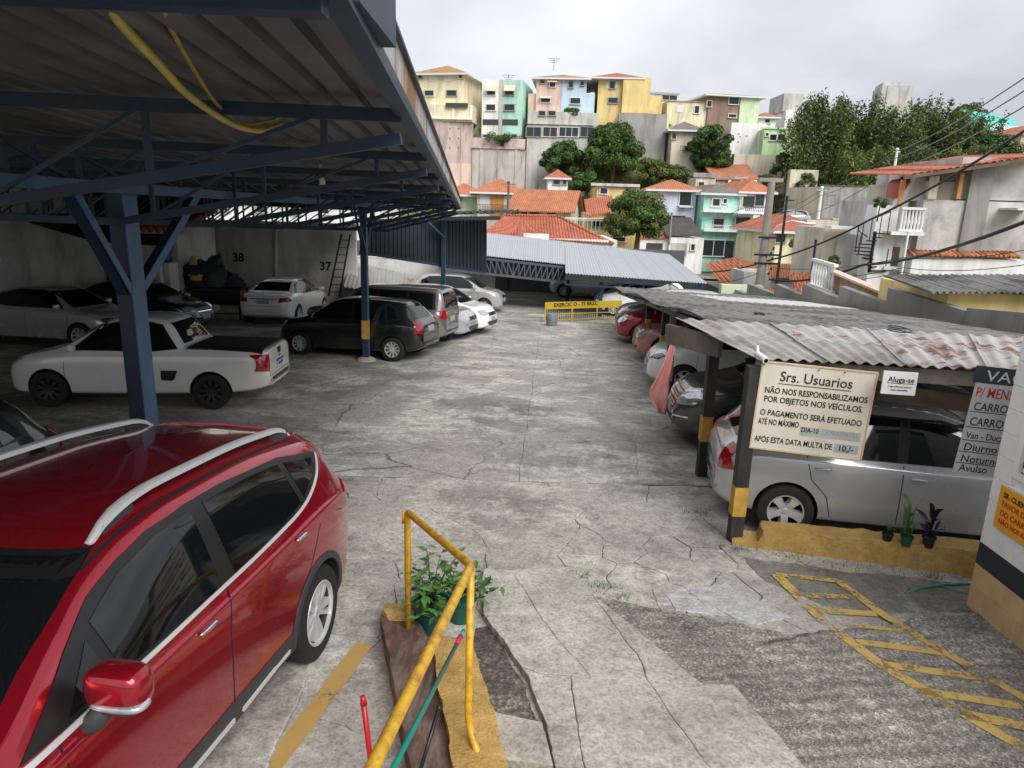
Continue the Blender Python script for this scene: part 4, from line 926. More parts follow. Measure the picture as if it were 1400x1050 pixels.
# old low roof beyond the panel, pale wall behind
M_OLDROOF = rusty('old_fibre_sheet', (.36, .35, .33), (.16, .07, .04), .55, .66, 1.2, (1, 1, 1), rough=.85)
lr = thing('low_shed_roof', 'low sloping fibre-cement roof, streaked white, beyond the dark panel', 'roof', (0, 0, 0))
na, nb_, fa, fb_ = unproj(470, 392, 25.2), unproj(655, 420, 27.2), unproj(480, 358, 31.5), unproj(648, 392, 32.0)
for i in range(7):
    def P(u, v): return na.lerp(nb_, u).lerp(fa.lerp(fb_, u), v)
    vs = []; fs = []; K = 20
    for k in range(K + 1):
        u = (i + k / K) / 7; wv = .03 * math.cos(2 * math.pi * k * 5 / K)
        for q in (P(u, 0), P(u, 1)): vs.append((q.x, q.y, q.z + wv))
    fs = [(2 * k, 2 * k + 2, 2 * k + 3, 2 * k + 1) for k in range(K)]
    MB().add(vs, fs).build('roof_sheet', M_OLDROOF, lr, True)
MB().bar(na - Vector((0, -.05, .1)), nb_ - Vector((0, -.05, .1)), .06, .12).build('roof_beam', M_TRIM, lr)
for px in (520, 645):
    q = na.lerp(nb_, (px - 470) / 185); MB().bar((q.x, q.y + .3, q.z - .1), (q.x, q.y + .3, gz(q.y)), .12, .12).build('roof_post', M_TRIM, lr)
ww = unproj(490, 352, 33); w2 = unproj(668, 385, 33); pw = thing('pale_wall', 'pale whitewashed wall glimpsed below the dark hanging panel', 'wall', (0, 0, 0)); MB().box(ww.x - 5, w2.x + .3, 33, 33.2, gz(33) - .2, ww.z).build('wall_face', M_WALLW, pw)
MB().box(ww.x - 5, w2.x + .3, 32.98, 33.22, ww.z + .002, ww.z + .06).build('wall_coping', M_WALLW, pw)
# ================================================================ right carport
M_FIBRE_D = rusty('dark_fibre_cement', (.26, .255, .245), (.11, .105, .10), .46, .62, .9, (1, 1, 1), rough=.9)
M_FIBRE_L = rusty('pale_fibre_cement', (.42, .405, .37), (.22, .20, .17), .44, .62, 1.6, (1.2, .5, 1), rough=.8)
M_FIBRE_R = rusty('peeling_red_sheet', (.43, .41, .385), (.17, .075, .05), .51, .60, 3.1, (1.3, .55, 1), rough=.8)
M_FIBRE_W = rusty('whitish_fibre_sheet', (.66, .65, .62), (.40, .37, .33), .56, .7, 1.5, (1, 1, 1), rough=.8)
M_WOOD_D = mat('weathered_wood', (.16, .11, .075), .8, .35, 3, grime=.6, gcol=(.06, .05, .04), gscale=3, stretch=(.5, 1, 4), bmp=.3, bscale=40)
M_WOOD_G = mat('grey_board', (.20, .175, .14), .85, .3, 3, grime=.6, gcol=(.09, .08, .07), gscale=2.5, bmp=.3, bscale=40)
M_BLKPOST = mat('black_post_paint', (.018, .018, .02), .6, .3, 6, grime=.5, gcol=(.10, .085, .07), gscale=4)
rc = thing('right_carport', 'low carport roofed with wavy grey and pale fibre-cement sheets on the right', 'carport', (0, 0, 0))
def quad_sheet(name, p00, p10, p11, p01, waves, m, along='v', amp=.028, parent=None, thick=.008, sub=1, seed=0):
    """wavy sheet over a quad; waves counted across u (ridges run along v)"""
    K = waves * 8; vs = []; fs = []; n = (p10 - p00).cross(p01 - p00).normalized()
    if n.z < 0: n = -n
    for j in range(sub + 1):
        v = j / sub
        for k in range(K + 1):
            u = k / K; p = p00.lerp(p10, u).lerp(p01.lerp(p11, u), v); vs.append(p + n * (amp * math.cos(2 * math.pi * k / 8)))
    W1 = K + 1; fs = [(j * W1 + k, j * W1 + k + 1, (j + 1) * W1 + k + 1, (j + 1) * W1 + k) for j in range(sub) for k in range(K)]
    o = len(vs); vs = [tuple(p) for p in vs] + [tuple(p - n * thick) for p in vs]; fs += [tuple(q + o for q in reversed(f)) for f in fs]
    fs += [(k + 1, k, k + o, k + 1 + o) for k in range(K)] + [(sub * W1 + k, sub * W1 + k + 1, sub * W1 + k + 1 + o, sub * W1 + k + o) for k in range(K)]
    fs += [(j * W1, (j + 1) * W1, (j + 1) * W1 + o, j * W1 + o) for j in range(sub)] + [((j + 1) * W1 + K, j * W1 + K, j * W1 + K + o, (j + 1) * W1 + K + o) for j in range(sub)]
    return MB().add(vs, fs).build(name, m, parent, True, 50)
# near pale roof: ridges run from the front eave back
NL, NR = unproj(1030, 489, 6.95), unproj(1470, 510, 6.1); BL, BR = unproj(925, 437, 9.4), unproj(1470, 468, 8.55)
nS = 4
for i in range(nS):
    for j in range(2):
        u0, u1 = i / nS, (i + 1) / nS + .012; v0, v1 = j * .5, (j + 1) * .5 + .03
        P = lambda u, v: NL.lerp(NR, u).lerp(BL.lerp(BR, u), v) + Vector((0, 0, .010 * j + .004 * (i % 2)))
        m = M_FIBRE_L if i < 2 and (i, j) != (1, 1) else M_FIBRE_R
        quad_sheet('roof_sheet', P(u0, v0), P(u1, v0), P(u1, v1), P(u0, v1), 6, m, parent=rc, amp=.0145)
# far dark roof: ridges run from the lane edge to the boundary wall
LN, LF = unproj(1008, 452, 9.0), unproj(838, 393, 25.5)
RN, RF = unproj(1475, 472, 10.6), unproj(1040, 392, 27.5)
pn = (LF - LN).cross(RN - LN)
def rz(x, y): return LN.z - (pn.x * (x - LN.x) + pn.y * (y - LN.y)) / pn.z
lx = lambda y: LN.x + (LF.x - LN.x) * (y - LN.y) / (LF.y - LN.y)
rx_ = lambda y: RN.x + (RF.x - RN.x) * (y - RN.y) / (RF.y - RN.y)
PIT = .25; y = 8.75; row = 0
while y < 25.4:
    y1 = min(y + 1.95, 25.6); x = 1.6; ci = 0
    while x < 12:
        x1 = x + 5 * PIT
        if x1 > min(lx(y), lx(y1)) + .05 and x < max(rx_(y), rx_(y1)):
            vs = []; K = 40; S_ = 4; jit = RNG.uniform(-.006, .006)
            for b_ in range(S_ + 1):
                v = b_ / S_; yy = y - .06 + (y1 - y + .12) * v
                for k in range(K + 1):
                    xx = min(max(x + (x1 - x) * k / K, lx(yy)), rx_(yy)); vs.append((xx, yy, rz(xx, yy) + .05 * math.cos(2 * math.pi * xx / PIT) + .010 * (1 - v) + jit))
            W1 = K + 1; n_ = len(vs); fs = [(b_ * W1 + k, b_ * W1 + k + 1, (b_ + 1) * W1 + k + 1, (b_ + 1) * W1 + k) for b_ in range(S_) for k in range(K)]
            vs += [(a, b2, c - .009) for a, b2, c in vs]; fs += [tuple(q + n_ for q in reversed(f)) for f in fs]; fs += [(k + 1, k, k + n_, k + 1 + n_) for k in range(K)] + [((b_ + 1) * W1, b_ * W1, b_ * W1 + n_, (b_ + 1) * W1 + n_) for b_ in range(S_)]
            MB().add(vs, fs).build('roof_sheet', M_FIBRE_W if row in (5, 6) and ci in (3, 4, 5) else M_FIBRE_D, rc, True, 50)
        x = x1; ci += 1
    y = y1; row += 1
# beams, boards, posts
g_a, g_b = unproj(912, 456, 9.55), unproj(985, 474, 8.35)
MB().bar(g_a, g_b, .06, .26).build('edge_board', M_WOOD_G, rc)
ea, eb = NL + Vector((.06, .10, -.10)), NR + Vector((0, .10, -.12))
MB().bar(ea, eb, .07, .14).build('eave_beam', M_WOOD_G, rc)
l0, l1 = unproj(1200, 535, 7.0), unproj(1350, 555, 6.7); MB().bar(l0, l1, .04, .17).build('lintel_board', M_WOOD_D, rc)
l0, l1 = unproj(1055, 507, 7.02), unproj(1220, 525, 6.95); MB().bar(l0, l1, .04, .12).build('lintel_board', M_WOOD_D, rc)
MB().bar(LN - Vector((-.22, 0, .16)), LF - Vector((-.22, 0, .16)), .08, .10).build('lane_beam', M_WOOD_G, rc)
for k in range(8):
    t = (k + .5) / 8; p = LN.lerp(LF, t); q = RN.lerp(RF, t); MB().bar(p - Vector((-.1, 0, .12)), Vector((q.x, q.y, rz(q.x, q.y) - .12)), .06, .07).build('rafter', M_WOOD_G, rc)
def stripe_post(px, py, topz, w, bands, y=None):
    p = gpt(px, py) if y is None else Vector((px, y, gz(y))); x, y = p.x, p.y
    MB().box(x - w / 2, x + w / 2, y - w / 2, y + w / 2, gz(y) - .02, topz).build('post', M_BLKPOST, rc)
    for z0, z1 in bands: MB().box(x - w / 2 - .004, x + w / 2 + .004, y - w / 2 - .004, y + w / 2 + .004, gz(y) + z0, gz(y) + z1).build('post_band', M_BAND, rc)
stripe_post(1003, 741, 1.60, .13, [(.32, .64)]); stripe_post(958, 652, 1.52, .13, [(.52, .86)])
stripe_post(3.55, 0, 1.0, .13, [(.4, .9)], 16.6); stripe_post(3.8, 0, .7, .13, [(.4, .9)], 20.0); stripe_post(2.95, 0, 1.25, .12, [(.5, .95)], 13.05); stripe_post(4.3, 0, 1.35, .14, [], 12.4); stripe_post(6.6, 0, .8, .16, [], 8.6); stripe_post(7.2, 0, .25, .16, [], 13.5); stripe_post(7.6, 0, -.1, .16, [], 19)
# closed back of the bays
bwl = thing('bay_wall', 'dark unlit wall at the back of the right carport', 'wall', (0, 0, 0))
MB().add([(9.35, 6.5, gz(7)), (9.55, 27, gz(27)), (9.55, 27, -.2), (9.35, 6.5, .6), (9.5, 6.5, gz(7)), (9.7, 27, gz(27)), (9.7, 27, -.2), (9.5, 6.5, .6)], [(0, 1, 2, 3), (7, 6, 5, 4), (3, 2, 6, 7), (0, 3, 7, 4), (1, 5, 6, 2)]).build('wall_face', mat('dark_block', (.10, .095, .09), .9, .3, 2), bwl)  # dark grey block with randomly uneven tone
# pink cloth
M_PINK = mat('pink_cloth', (.66, .29, .26), .85, .12, 3); pc0 = unproj(921, 466, 11.2); pc1 = unproj(904, 566, 11.2)
vs = []; nU, nV = 16, 20; wf_ = pchip([(0, .07), (.12, .10), (.3, .14), (.5, .22), (.66, .31), (.82, .28), (.93, .18), (1, .10)]); cf_ = pchip([(0, 0), (.35, -.05), (.7, -.10), (1, .02)])
for j in range(nV + 1):
    v = j / nV; c = pc0.lerp(pc1, v); w = wf_(v)
    for i in range(nU + 1):
        u = i / nU - .5; fold = (math.sin(u * 7 + v * 2.2 + 1) * .045 + MN.noise(Vector((u * 3, v * 4, 0))) * .05) * (.3 + v); vs.append((c.x + cf_(v) + u * w, c.y + fold + .25 * (u * u) * w, c.z + .04 * MN.noise(Vector((u * 4, 7, v * 3)))))
fs = [(j * (nU + 1) + i, j * (nU + 1) + i + 1, (j + 1) * (nU + 1) + i + 1, (j + 1) * (nU + 1) + i) for j in range(nV) for i in range(nU)]
pcl = MB().add(vs, fs).build('pink_cloth', M_PINK, None, True); sm_ = pcl.modifiers.new('s', 'SOLIDIFY'); sm_.thickness = .006; tag(pcl, 'faded pink cloth knotted and hanging from the right carport board', 'cloth')
# security camera on the corner
q = unproj(1044, 490, 6.78); sc_ = thing('bullet_camera', 'small white bullet camera above the corner of the notice', 'camera', q)
MB().tube([(-.02, .14, .015), (-.0, .0, 0), (.008, -.05, -.012)], .032, 16).build('camera_body', M_CAMW, sc_, True, 40); MB().tube([(.008, -.05, -.012), (.0085, -.054, -.013)], .022, 14).build('camera_lens', M_GLASS, sc_, True, 40); MB().bar((-.02, .12, 0), (-.03, .14, .10), .03, .02).build('camera_bracket', M_CAMW, sc_)
ck = unproj(1228, 462, 7.6); MB_ = MB().tube([(.10 * math.cos(t / 4), .16 * math.sin(t / 4), .01 + .0015 * t) for t in range(45)], .006, 6).build('cable_coil', M_TRIM, None, True); MB_.location = ck + Vector((0, 0, .05)); tag(MB_, 'loose loop of black cable lying on the pale sheets', 'cable')
# ---------------------------------------------------------------- signs
M_BOARD = mat('board_cream', (.66, .63, .54), .6, .06, 2, grime=.35, gcol=(.40, .32, .2), gscale=2.5); M_FRAME = mat('sign_frame', (.55, .42, .24), .6, .2, 8); M_TAPE = mat('grey_tape', (.40, .40, .40), .6, .1); M_GHOST = mat('ghost_letters', (.30, .30, .30), .6, 0)
def board(name, label, tl, tr, bl, m, cat='sign'):
    """thin board through three corner points; child frame space: x right, z up, y into the wall"""
    X = (tr - tl); wd = X.length; X = X.normalized(); Zt = (tl - bl); Zt = (Zt - X * Zt.dot(X)); h = Zt.length; Z = Zt.normalized(); Yv = Z.cross(X)
    o = thing(name, label, cat, bl); o.rotation_euler = Matrix(((X.x, Yv.x, Z.x), (X.y, Yv.y, Z.y), (X.z, Yv.z, Z.z))).to_euler()
    MB().box(0, wd, 0, .018, 0, h).build('board', m, o); return o, wd, h
RX = (R(90), 0, 0)
o, wd, h = board('parking_notice', 'large cream notice board lettered in black above the silver car', unproj(1040, 493, 6.80), unproj(1199, 509, 6.58), unproj(1024, 612, 6.80), M_BOARD)
for (a, b, c, d) in ((0, wd, 0, .014), (0, wd, h - .014, h), (0, .014, .0142, h - .0142), (wd - .014, wd, .0142, h - .0142)): MB().box(a, b, -.008, -.0005, c, d).build('board_frame', M_FRAME, o)
def line(txt, x0, x1, zf, hgt, m=M_BLACKP, bold=.004, y=-.003, hh=h, oo=o, wdt=wd):
    t = text_mesh(txt, hgt, m, oo, (x0 * wdt, y, zf * hh), RX, 'lettering', .001, 'LEFT', 1, bold * hgt * 3.5 if bold else 0); t.rotation_euler = (R(90), RNG.uniform(-.008, .008), 0)
    xs_ = [v.co.x for v in t.data.vertices]; t.scale.x = (x1 - x0) * wdt / (max(xs_) - min(xs_)); return t
HC = h * .092
line('Srs. Usuarios', .175, .80, .80, h * .155, bold=.002); MB().box(.17 * wd, .80 * wd, -.004, -.001, .765 * h, .772 * h).build('underline', M_BLACKP, o)
line('NÃO NOS RESPONSABILIZAMOS', .06, .95, .655, HC); line('POR OBJETOS NOS VEÍCULOS.', .065, .925, .555, HC)
line('O PAGAMENTO SERÁ EFETUADO', .05, .94, .40, HC); line('ATÉ NO MÁXIMO', .045, .41, .295, HC)
MB().box(.425 * wd, .955 * wd, -.0018, -.0004, .215 * h, .315 * h).build('tape_patch', M_TAPE, o); line('DIA-10', .435, .585, .255, HC * .85); line('CORRENTES', .62, .93, .255, HC * .8, M_GHOST, 0, -.0022)
line('APÓS ESTA DATA MULTA DE', .035, .73, .09, HC); MB().box(.745 * wd, .955 * wd, -.0018, -.0004, .07 * h, .17 * h).build('tape_patch', M_TAPE, o); line('10,/-', .775, .90, .09, HC)
for px in (.02, .5, .72): MB().ell((px * wd, -.012, h * .965), (.008, .006, .008), 1, 8, 5).build('nail', M_TRIM, o)
PAPER = mat('white_card', (.78, .78, .77), .6, .04)
o2, w2_, h2_ = board('rent_notice', 'small white card reading Aluga-se right of the big notice', unproj(1207, 507, 6.40), unproj(1254, 510, 6.34), unproj(1204, 538, 6.40), PAPER)
line('Aluga-se', .15, .92, .55, h2_ * .34, oo=o2, hh=h2_, wdt=w2_, bold=.002); MB().box(.14 * w2_, .92 * w2_, -.003, -.001, .49 * h2_, .51 * h2_).build('underline', M_BLACKP, o2)
line('1 vaga coberta p/ carro ou', .17, .85, .32, h2_ * .12, oo=o2, hh=h2_, wdt=w2_, bold=0); line('moto mensalista', .27, .76, .17, h2_ * .12, oo=o2, hh=h2_, wdt=w2_, bold=0)
GREYC = mat('price_board_grey', (.50, .50, .50), .5, .05); M_REDL = mat('red_lettering', (.50, .02, .02), .5, 0)
o3, w3, h3 = board('price_board', 'grey price board listing parking rates, partly hidden by the booth', unproj(1340, 524, 5.95), unproj(1440, 535, 5.90), unproj(1303, 646, 5.95), GREYC)
hd = MB().box(-.03, w3, .002, .016, h3 + .004, h3 + .15).build('header_board', mat('dark_header', (.03, .035, .04), .5, .1), o3)
line('VAGAS', .10, .95, 1.035, h3 * .16, mat('header_letters', (.62, .62, .62), .5, 0), 0, -.0015, h3, o3, w3)
for tx, x0, x1, z, s_, mm in (('P/ MENSALISTA', .02, 1.35, .855, .15, M_REDL), ('CARRO P', .04, .62, .71, .125, M_BLACKP), ('CARRO G', .04, .64, .545, .125, M_BLACKP), ('Van - Ducato', .04, .66, .40, .10, M_BLACKP), ('Diurno 2ª a 6ª', .05, .98, .265, .115, M_BLACKP), ('Noturno 2ª', .05, .78, .135, .115, M_BLACKP), ('Avulso', .06, .46, .03, .115, M_BLACKP)):
    line(tx, x0, min(x1, .99), z, h3 * s_, mm, .001, -.002, h3, o3, w3)
for z in (.69, .52, .375, .245, .118): MB().box(0, w3, -.003, -.001, z * h3, z * h3 + .006).build('row_rule', M_TRIM, o3)
# ---------------------------------------------------------------- yellow kerb under the signs, pots
ka, kb = gpt(1000, 748), Vector((4.75, 6.12, gz(6.12))); kd = (kb - ka).normalized(); kn = Vector((-kd.y, kd.x, 0)) * .26
def kring(t, hgt): p = ka + (kb - ka) * t; z = gz(p.y); return [(p.x, p.y, z - .03), (p.x + kn.x, p.y + kn.y, z - .03), (p.x + kn.x, p.y + kn.y, z + hgt), (p.x, p.y, z + hgt)]
kbm = rough_block('yellow_kerb', [kring(0, .07), kring(.10, .09), kring(.115, .22), kring(.55, .27), kring(1, .30)], M_KERB, None, .022, 10, 7); tag(kbm, 'long rough yellow-painted concrete kerb below the notice boards', 'kerb')
def leafpot(label, px, py, r, hh, potm, leafm, n, ll, up, seed, cat='potted plant'):
    p = gpt(px, py, .255); t = thing('potted_plant', label, cat, p + Vector((0, 0, .005)), group='pots on the yellow kerb')
    MB().lathe([(r * .75, 0), (r, hh), (r * 1.1, hh), (r * 1.1, hh - .015), (r * .95, hh - .015), (.01, hh - .02)], 14).build('pot', potm, t, True, 40)
    rg = random.Random(seed); leaves(t, n, (0, 0, hh), r * 1.1, ll, up, leafm, rg)
    return t
def leaves(t, n, c, spread, ll, up, m, rg, name='leaf', wide=.28, stem=None, arch=.5):
    stems = MB()
    for k in range(n):
        a = rg.uniform(0, 6.28); el = rg.uniform(.25, 1.2) if up < 1 else rg.uniform(.7, 1.4); L_ = ll * rg.uniform(.6, 1.2); hgt = rg.uniform(0, up * .25)
        d = Vector((math.cos(a) * math.cos(el), math.sin(a) * math.cos(el), math.sin(el))); o = Vector(c) + Vector((math.cos(a) * spread * rg.random() * .6, math.sin(a) * spread * rg.random() * .6, hgt)); sd_ = d.cross(Vector((0, 0, 1))).normalized()
        vs = []; P = []
        for j in range(5):
            u = j / 4; p = o + d * (L_ * u) - Vector((0, 0, arch * L_ * u * u * .6)); w = L_ * wide * math.sin(math.pi * (u * .92 + .06)) * .5; vs += [p - sd_ * w + Vector((0, 0, w * .3)), p + sd_ * w + Vector((0, 0, w * .3))]
        b = MB().add(vs, [(2 * j, 2 * j + 1, 2 * j + 3, 2 * j + 2) for j in range(4)]).build(name, m, t, True)
        stems.tube([Vector(c) - Vector((0, 0, .01)), o, o + d * L_ * .12], .0035, 5)
    stems.build('stems', stem or m, t, True)
def leafmat(name, col, var=.35):
    if name in MATS: return MATS[name]
    m, nt, N, L, b = _nt(name); MATS[name] = m
    g = N.new('ShaderNodeNewGeometry'); r = ramp(N, L, g.outputs['Random Per Island'], [(0, tuple(k * (1 - var) for k in col)), (.6, col), (1, (min(1, col[0] * 1.5 + .015), min(1, col[1] * 1.35 + .01), col[2]))])
    L.new(r.outputs[0], b.inputs['Base Color']); b.inputs['Roughness'].default_value = .5
    tl = N.new('ShaderNodeBsdfTranslucent'); L.new(r.outputs[0], tl.inputs[0]); mx = N.new('ShaderNodeMixShader'); mx.inputs[0].default_value = .25
    L.new(b.outputs[0], mx.inputs[1]); L.new(tl.outputs[0], mx.inputs[2]); L.new(mx.outputs[0], N['Material Output'].inputs[0]); return m
M_LEAF = leafmat('bright_leaf', (.10, .22, .05)); M_LEAFP = leafmat('purple_leaf', (.035, .015, .05)); M_LEAFD = leafmat('deep_leaf', (.035, .09, .03)); M_POTK = mat('black_pot', (.015, .015, .016), .5, .2); M_POTG = mat('green_pot', (.01, .07, .05), .45, .15)
leafpot('small dark pot with a sparse seedling, leftmost on the yellow kerb', 1212, 741, .05, .09, M_POTK, M_LEAFD, 7, .08, .4, 1)
leafpot('green pot with a tall light-green plant in the middle of the kerb trio', 1238, 746, .055, .10, M_POTG, M_LEAF, 14, .20, 1.3, 2)
leafpot('black pot with a dark purple leafy plant, rightmost on the kerb', 1268, 748, .06, .11, M_POTK, M_LEAFP, 16, .20, 1.0, 3)
# ---------------------------------------------------------------- booth of painted blocks
M_BW = mat('booth_white', (.82, .82, .81), .75, .06, 4, grime=.25, gcol=(.45, .44, .42), gscale=4, bmp=.5, bscale=45); M_BN = mat('booth_navy', (.022, .026, .045), .6, .2, 5, bmp=.4, bscale=45); M_BB = mat('booth_beige', (.56, .40, .20), .75, .12, 4, grime=.35, gcol=(.68, .60, .42), gscale=5, bmp=.5, bscale=45)
bo = thing('booth', 'white block attendant booth with navy band and beige base at the right edge', 'booth', (4.07, 5.62, gz(5.6)))
BH, BL_ = .20, .40; core = MB().box(.035, 2.0, -3.5, -.035, -.1, 2.9).build('mortar_core', M_BW, bo)
WIN = (-2.2, -.20, 1.32, 2.14)
blk = {}
for r_ in range(14):
    z0 = -.16 + r_ * BH; m = M_BB if r_ < 3 else (M_BN if r_ < 4 else M_BW)
    y = 0 - (BL_ / 2 if r_ % 2 else 0); first = True; yy = 0.
    segs = []
    while yy > -3.4:
        l = BL_ / 2 if (first and r_ % 2) else BL_; first = False; segs.append((yy - l, yy)); yy -= l
    for (ya, yb_) in segs:
        if z0 + BH > WIN[2] and z0 < WIN[3] and yb_ > WIN[0] and ya < WIN[1]:
            if yb_ <= WIN[1] + .02: continue
            ya = max(ya, WIN[1])
        if yb_ - ya < .05: continue
        key = (round(yb_ - ya, 3), m.name)
        if key not in blk: blk[key] = MB().box(0, .06, -(yb_ - ya) + .0015, -.0015, .0015, BH - .0015).mesh('block', m)
        ob = link('block', blk[key], bo); ob.location = (RNG.uniform(-.003, .003), yb_, z0); 
        bv = ob.modifiers.new('b', 'BEVEL'); bv.width = .004; bv.segments = 1
    # return face towards the kerb
    for k in range(2):
        xa = .062 + k * BL_; key = ('e', m.name)
        if key not in blk: blk[key] = MB().box(0, BL_ - .006, -.05, 0, .003, BH - .003).mesh('block', m)
        ob = link('block', blk[key], bo); ob.location = (xa, -.002, z0)
wf = MB(); a, b, c, d = WIN
for q in ((.0, .07, a, b, c, c + .05), (.0, .07, a, b, d - .05, d), (.0, .07, b - .06, b, c + .0502, d - .0502)): wf.box(*q)
wfo = wf.build('window_frame', M_BW, bo); MB().box(.03, .034, a, b - .062, c + .052, d - .052).build('window_pane', M_GLASS, wfo)
MB().bar((-.0, b - .12, c + .10), (-.03, b - .35, c + .05), .02, .03).build('window_stay', M_BW, wfo)
MB().box(.0, 2.2, -3.6, -.0, 2.75, 2.87).build('booth_roof', M_BW, bo)
OR = mat('orange_board', (.80, .36, .01), .5, .06)
osn = thing('orange_notice', 'orange notice with red capitals screwed under the booth window', 'sign', (4.07 - .012, 5.62 - .14, gz(5.6) + .86)); osn.rotation_euler = (0, 0, R(-90))
MB().box(0, .9, -.006, .0, 0, .36).build('board', OR, osn)
for tx, z, s_, mm in (('SR. CLIENTE', .275, .06, M_BLACKP), ('FAVOR DEIXAR A CHAVE', .20, .065, M_REDL), ('DO CARRO PARA MANOBRA', .12, .065, M_REDL), ('NÃO NOS RESPONSABILIZAMOS', .05, .055, M_REDL)): 
    t_ = text_mesh(tx, s_, mm, osn, (.05, -.0075, z), RX, 'lettering', .001, bold=.0015)
# green hose end by the booth
hz = MB(); P = [gpt(1237, 811, .03), gpt(1262, 803, .04), gpt(1290, 799, .045), gpt(1325, 798, .04)]; o_ = P[0]; hz.tube([p - o_ for p in P], .011, 8); P2 = [gpt(1285, 800, .045), gpt(1305, 808, .03), gpt(1322, 812, .03)]; hz.tube([p - o_ for p in P2], .008, 8)
ho = hz.build('garden_hose', M_GREENP, None, True); ho.location = o_; tag(ho, 'short teal-green hose end lying before the booth', 'hose')
# ---------------------------------------------------------------- planter at the low wall
def pot_big(label, x, y, z, r, hh, n, seed, ll):
    t = thing('planter', label, 'potted plant', (x, y, z), group='planters at the low wall'); MB().lathe([(r * .7, 0), (r, hh), (r * 1.08, hh), (r * 1.08, hh - .03), (r * .95, hh - .03), (.01, hh - .03)], 20).build('pot', M_POTG, t, True, 40)
    rg = random.Random(seed)
    for k in range(n):
        a_ = rg.uniform(0, 6.28); el = rg.uniform(.35, 1.3); L_ = ll * rg.uniform(.55, 1.15); d_ = Vector((math.cos(a_) * math.cos(el), math.sin(a_) * math.cos(el), math.sin(el))); c_ = Vector((0, 0, hh - .02)); tip = c_ + d_ * L_ - Vector((0, 0, L_ * .18))
        MB().tube([c_, c_ + d_ * L_ * .5, tip], [.005, .004, .002], 5).build('stem', M_LEAFD, t, True)
        for j in range(9):
            u = .3 + .7 * j / 8; p_ = c_.lerp(tip, u) + d_ * .02; a2 = rg.uniform(0, 6.28); l2 = rg.uniform(.045, .115); dd = Vector((math.cos(a2), math.sin(a2), rg.uniform(-.5, .5))).normalized(); s2 = dd.cross(Vector((0, 0, 1))).normalized() * l2 * .26
            MB().add([p_, p_ + dd * l2 * .45 + s2, p_ + dd * l2 - Vector((0, 0, l2 * .2)), p_ + dd * l2 * .45 - s2], [(0, 1, 2, 3)]).build('leaf', M_LEAF if rg.random() < .7 else M_LEAFD, t)
    return t
pot_big('green pot with a bushy leafy plant behind the handrail bend', -.58, 4.95, gz(4.95) + .0, .15, .28, 19, 5, .48); pot_big('second green pot with trailing leaves beside the gravel strip', -.36, 5.12, gz(5.1) + .0, .12, .24, 12, 8, .40)
# weeds in the cracks
M_WEED = leafmat('weed_blades', (.09, .20, .035)); rg = random.Random(3); wd_ = MB()
for (cx, cy, n, r_) in ((.85, 5.75, 70, .10), (.66, 5.93, 40, .07), (1.05, 5.55, 30, .06), (2.35, 6.62, 50, .08), (2.9, 6.45, 60, .25), (3.5, 6.25, 60, .25), (4.05, 6.12, 70, .09), (-.9, 5.3, 20, .06), (2.2, 7.6, 40, .1)):
    for _ in range(n):
        x, y = cx + rg.gauss(0, r_), cy + rg.gauss(0, r_ * .5); a_ = rg.uniform(0, 6.28); l = rg.uniform(.02, .07); wv = .004; z = gz(y) + .02
        wd_.add([(x - wv * math.sin(a_), y + wv * math.cos(a_), z), (x + wv * math.sin(a_), y - wv * math.cos(a_), z), (x + math.cos(a_) * l * .7, y + math.sin(a_) * l * .7, z + l)], [(0, 1, 2)])
tag(wd_.build('weeds', M_WEED), 'small green weeds growing in the cracks and along the kerb', 'weeds', kind='stuff')
# ---------------------------------------------------------------- far end of the lane: gate, barrel
M_GY = mat('gate_yellow', (.48, .32, .02), .5, .12, 5); M_BARREL = mat('grey_drum', (.17, .19, .21), .5, .2, 5)
ga, gb = gpt(745, 441), gpt(848, 437); gt = thing('yellow_gate', 'yellow lettered barrier with spikes across the far lane', 'gate', ga); v = gb - ga; v.z = 0; d_ = v.normalized()
H1 = .62
def gp_(t, z): return (v.x * t, v.y * t, z * .74 + (gb.z - ga.z) * t)
for t_ in (0, .34, .67, 1): MB().bar(gp_(t_, 0), gp_(t_, 1.0), .05, .05).build('gate_post', M_GY, gt)
MB().bar(gp_(0, .84), gp_(1, .84), .03, .26).build('gate_board', M_GY, gt); MB().bar(gp_(0, .42), gp_(1, .42), .03, .03).build('gate_rail', M_GY, gt); MB().bar(gp_(0, .12), gp_(1, .12), .03, .03).build('gate_rail', M_GY, gt)
for k in range(36): t_ = (k + .5) / 36; MB().bar(gp_(t_, .14), gp_(t_, .70), .018, .018).build('gate_bar', M_RIMD, gt)
tm = text_mesh('EXERCICIO - 75 BRZO', .19, M_BLACKP, gt, (.35 * d_.x, .35 * d_.y - .022, (.76 * .74)), (R(90), 0, math.atan2(d_.y, d_.x)), 'lettering', .001, bold=.006); xs_ = [q.co.x for q in tm.data.vertices]; tm.scale.x = v.length * .58 / (max(xs_) - min(xs_))
bp_ = gpt(749, 444); br = thing('grey_drum', 'grey plastic drum standing at the left end of the yellow gate', 'drum', bp_ + Vector((.12, -.35, 0))); MB().lathe([(.17, 0), (.19, .05), (.20, .2), (.19, .42), (.17, .46), (.02, .46)], 18, 'z', (0, 0, 0), True).build('drum_body', M_BARREL, br, True, 40); MB().lathe([(.205, .19), (.21, .21), (.205, .23)], 18).build('drum_hoop', M_BARREL, br, True)
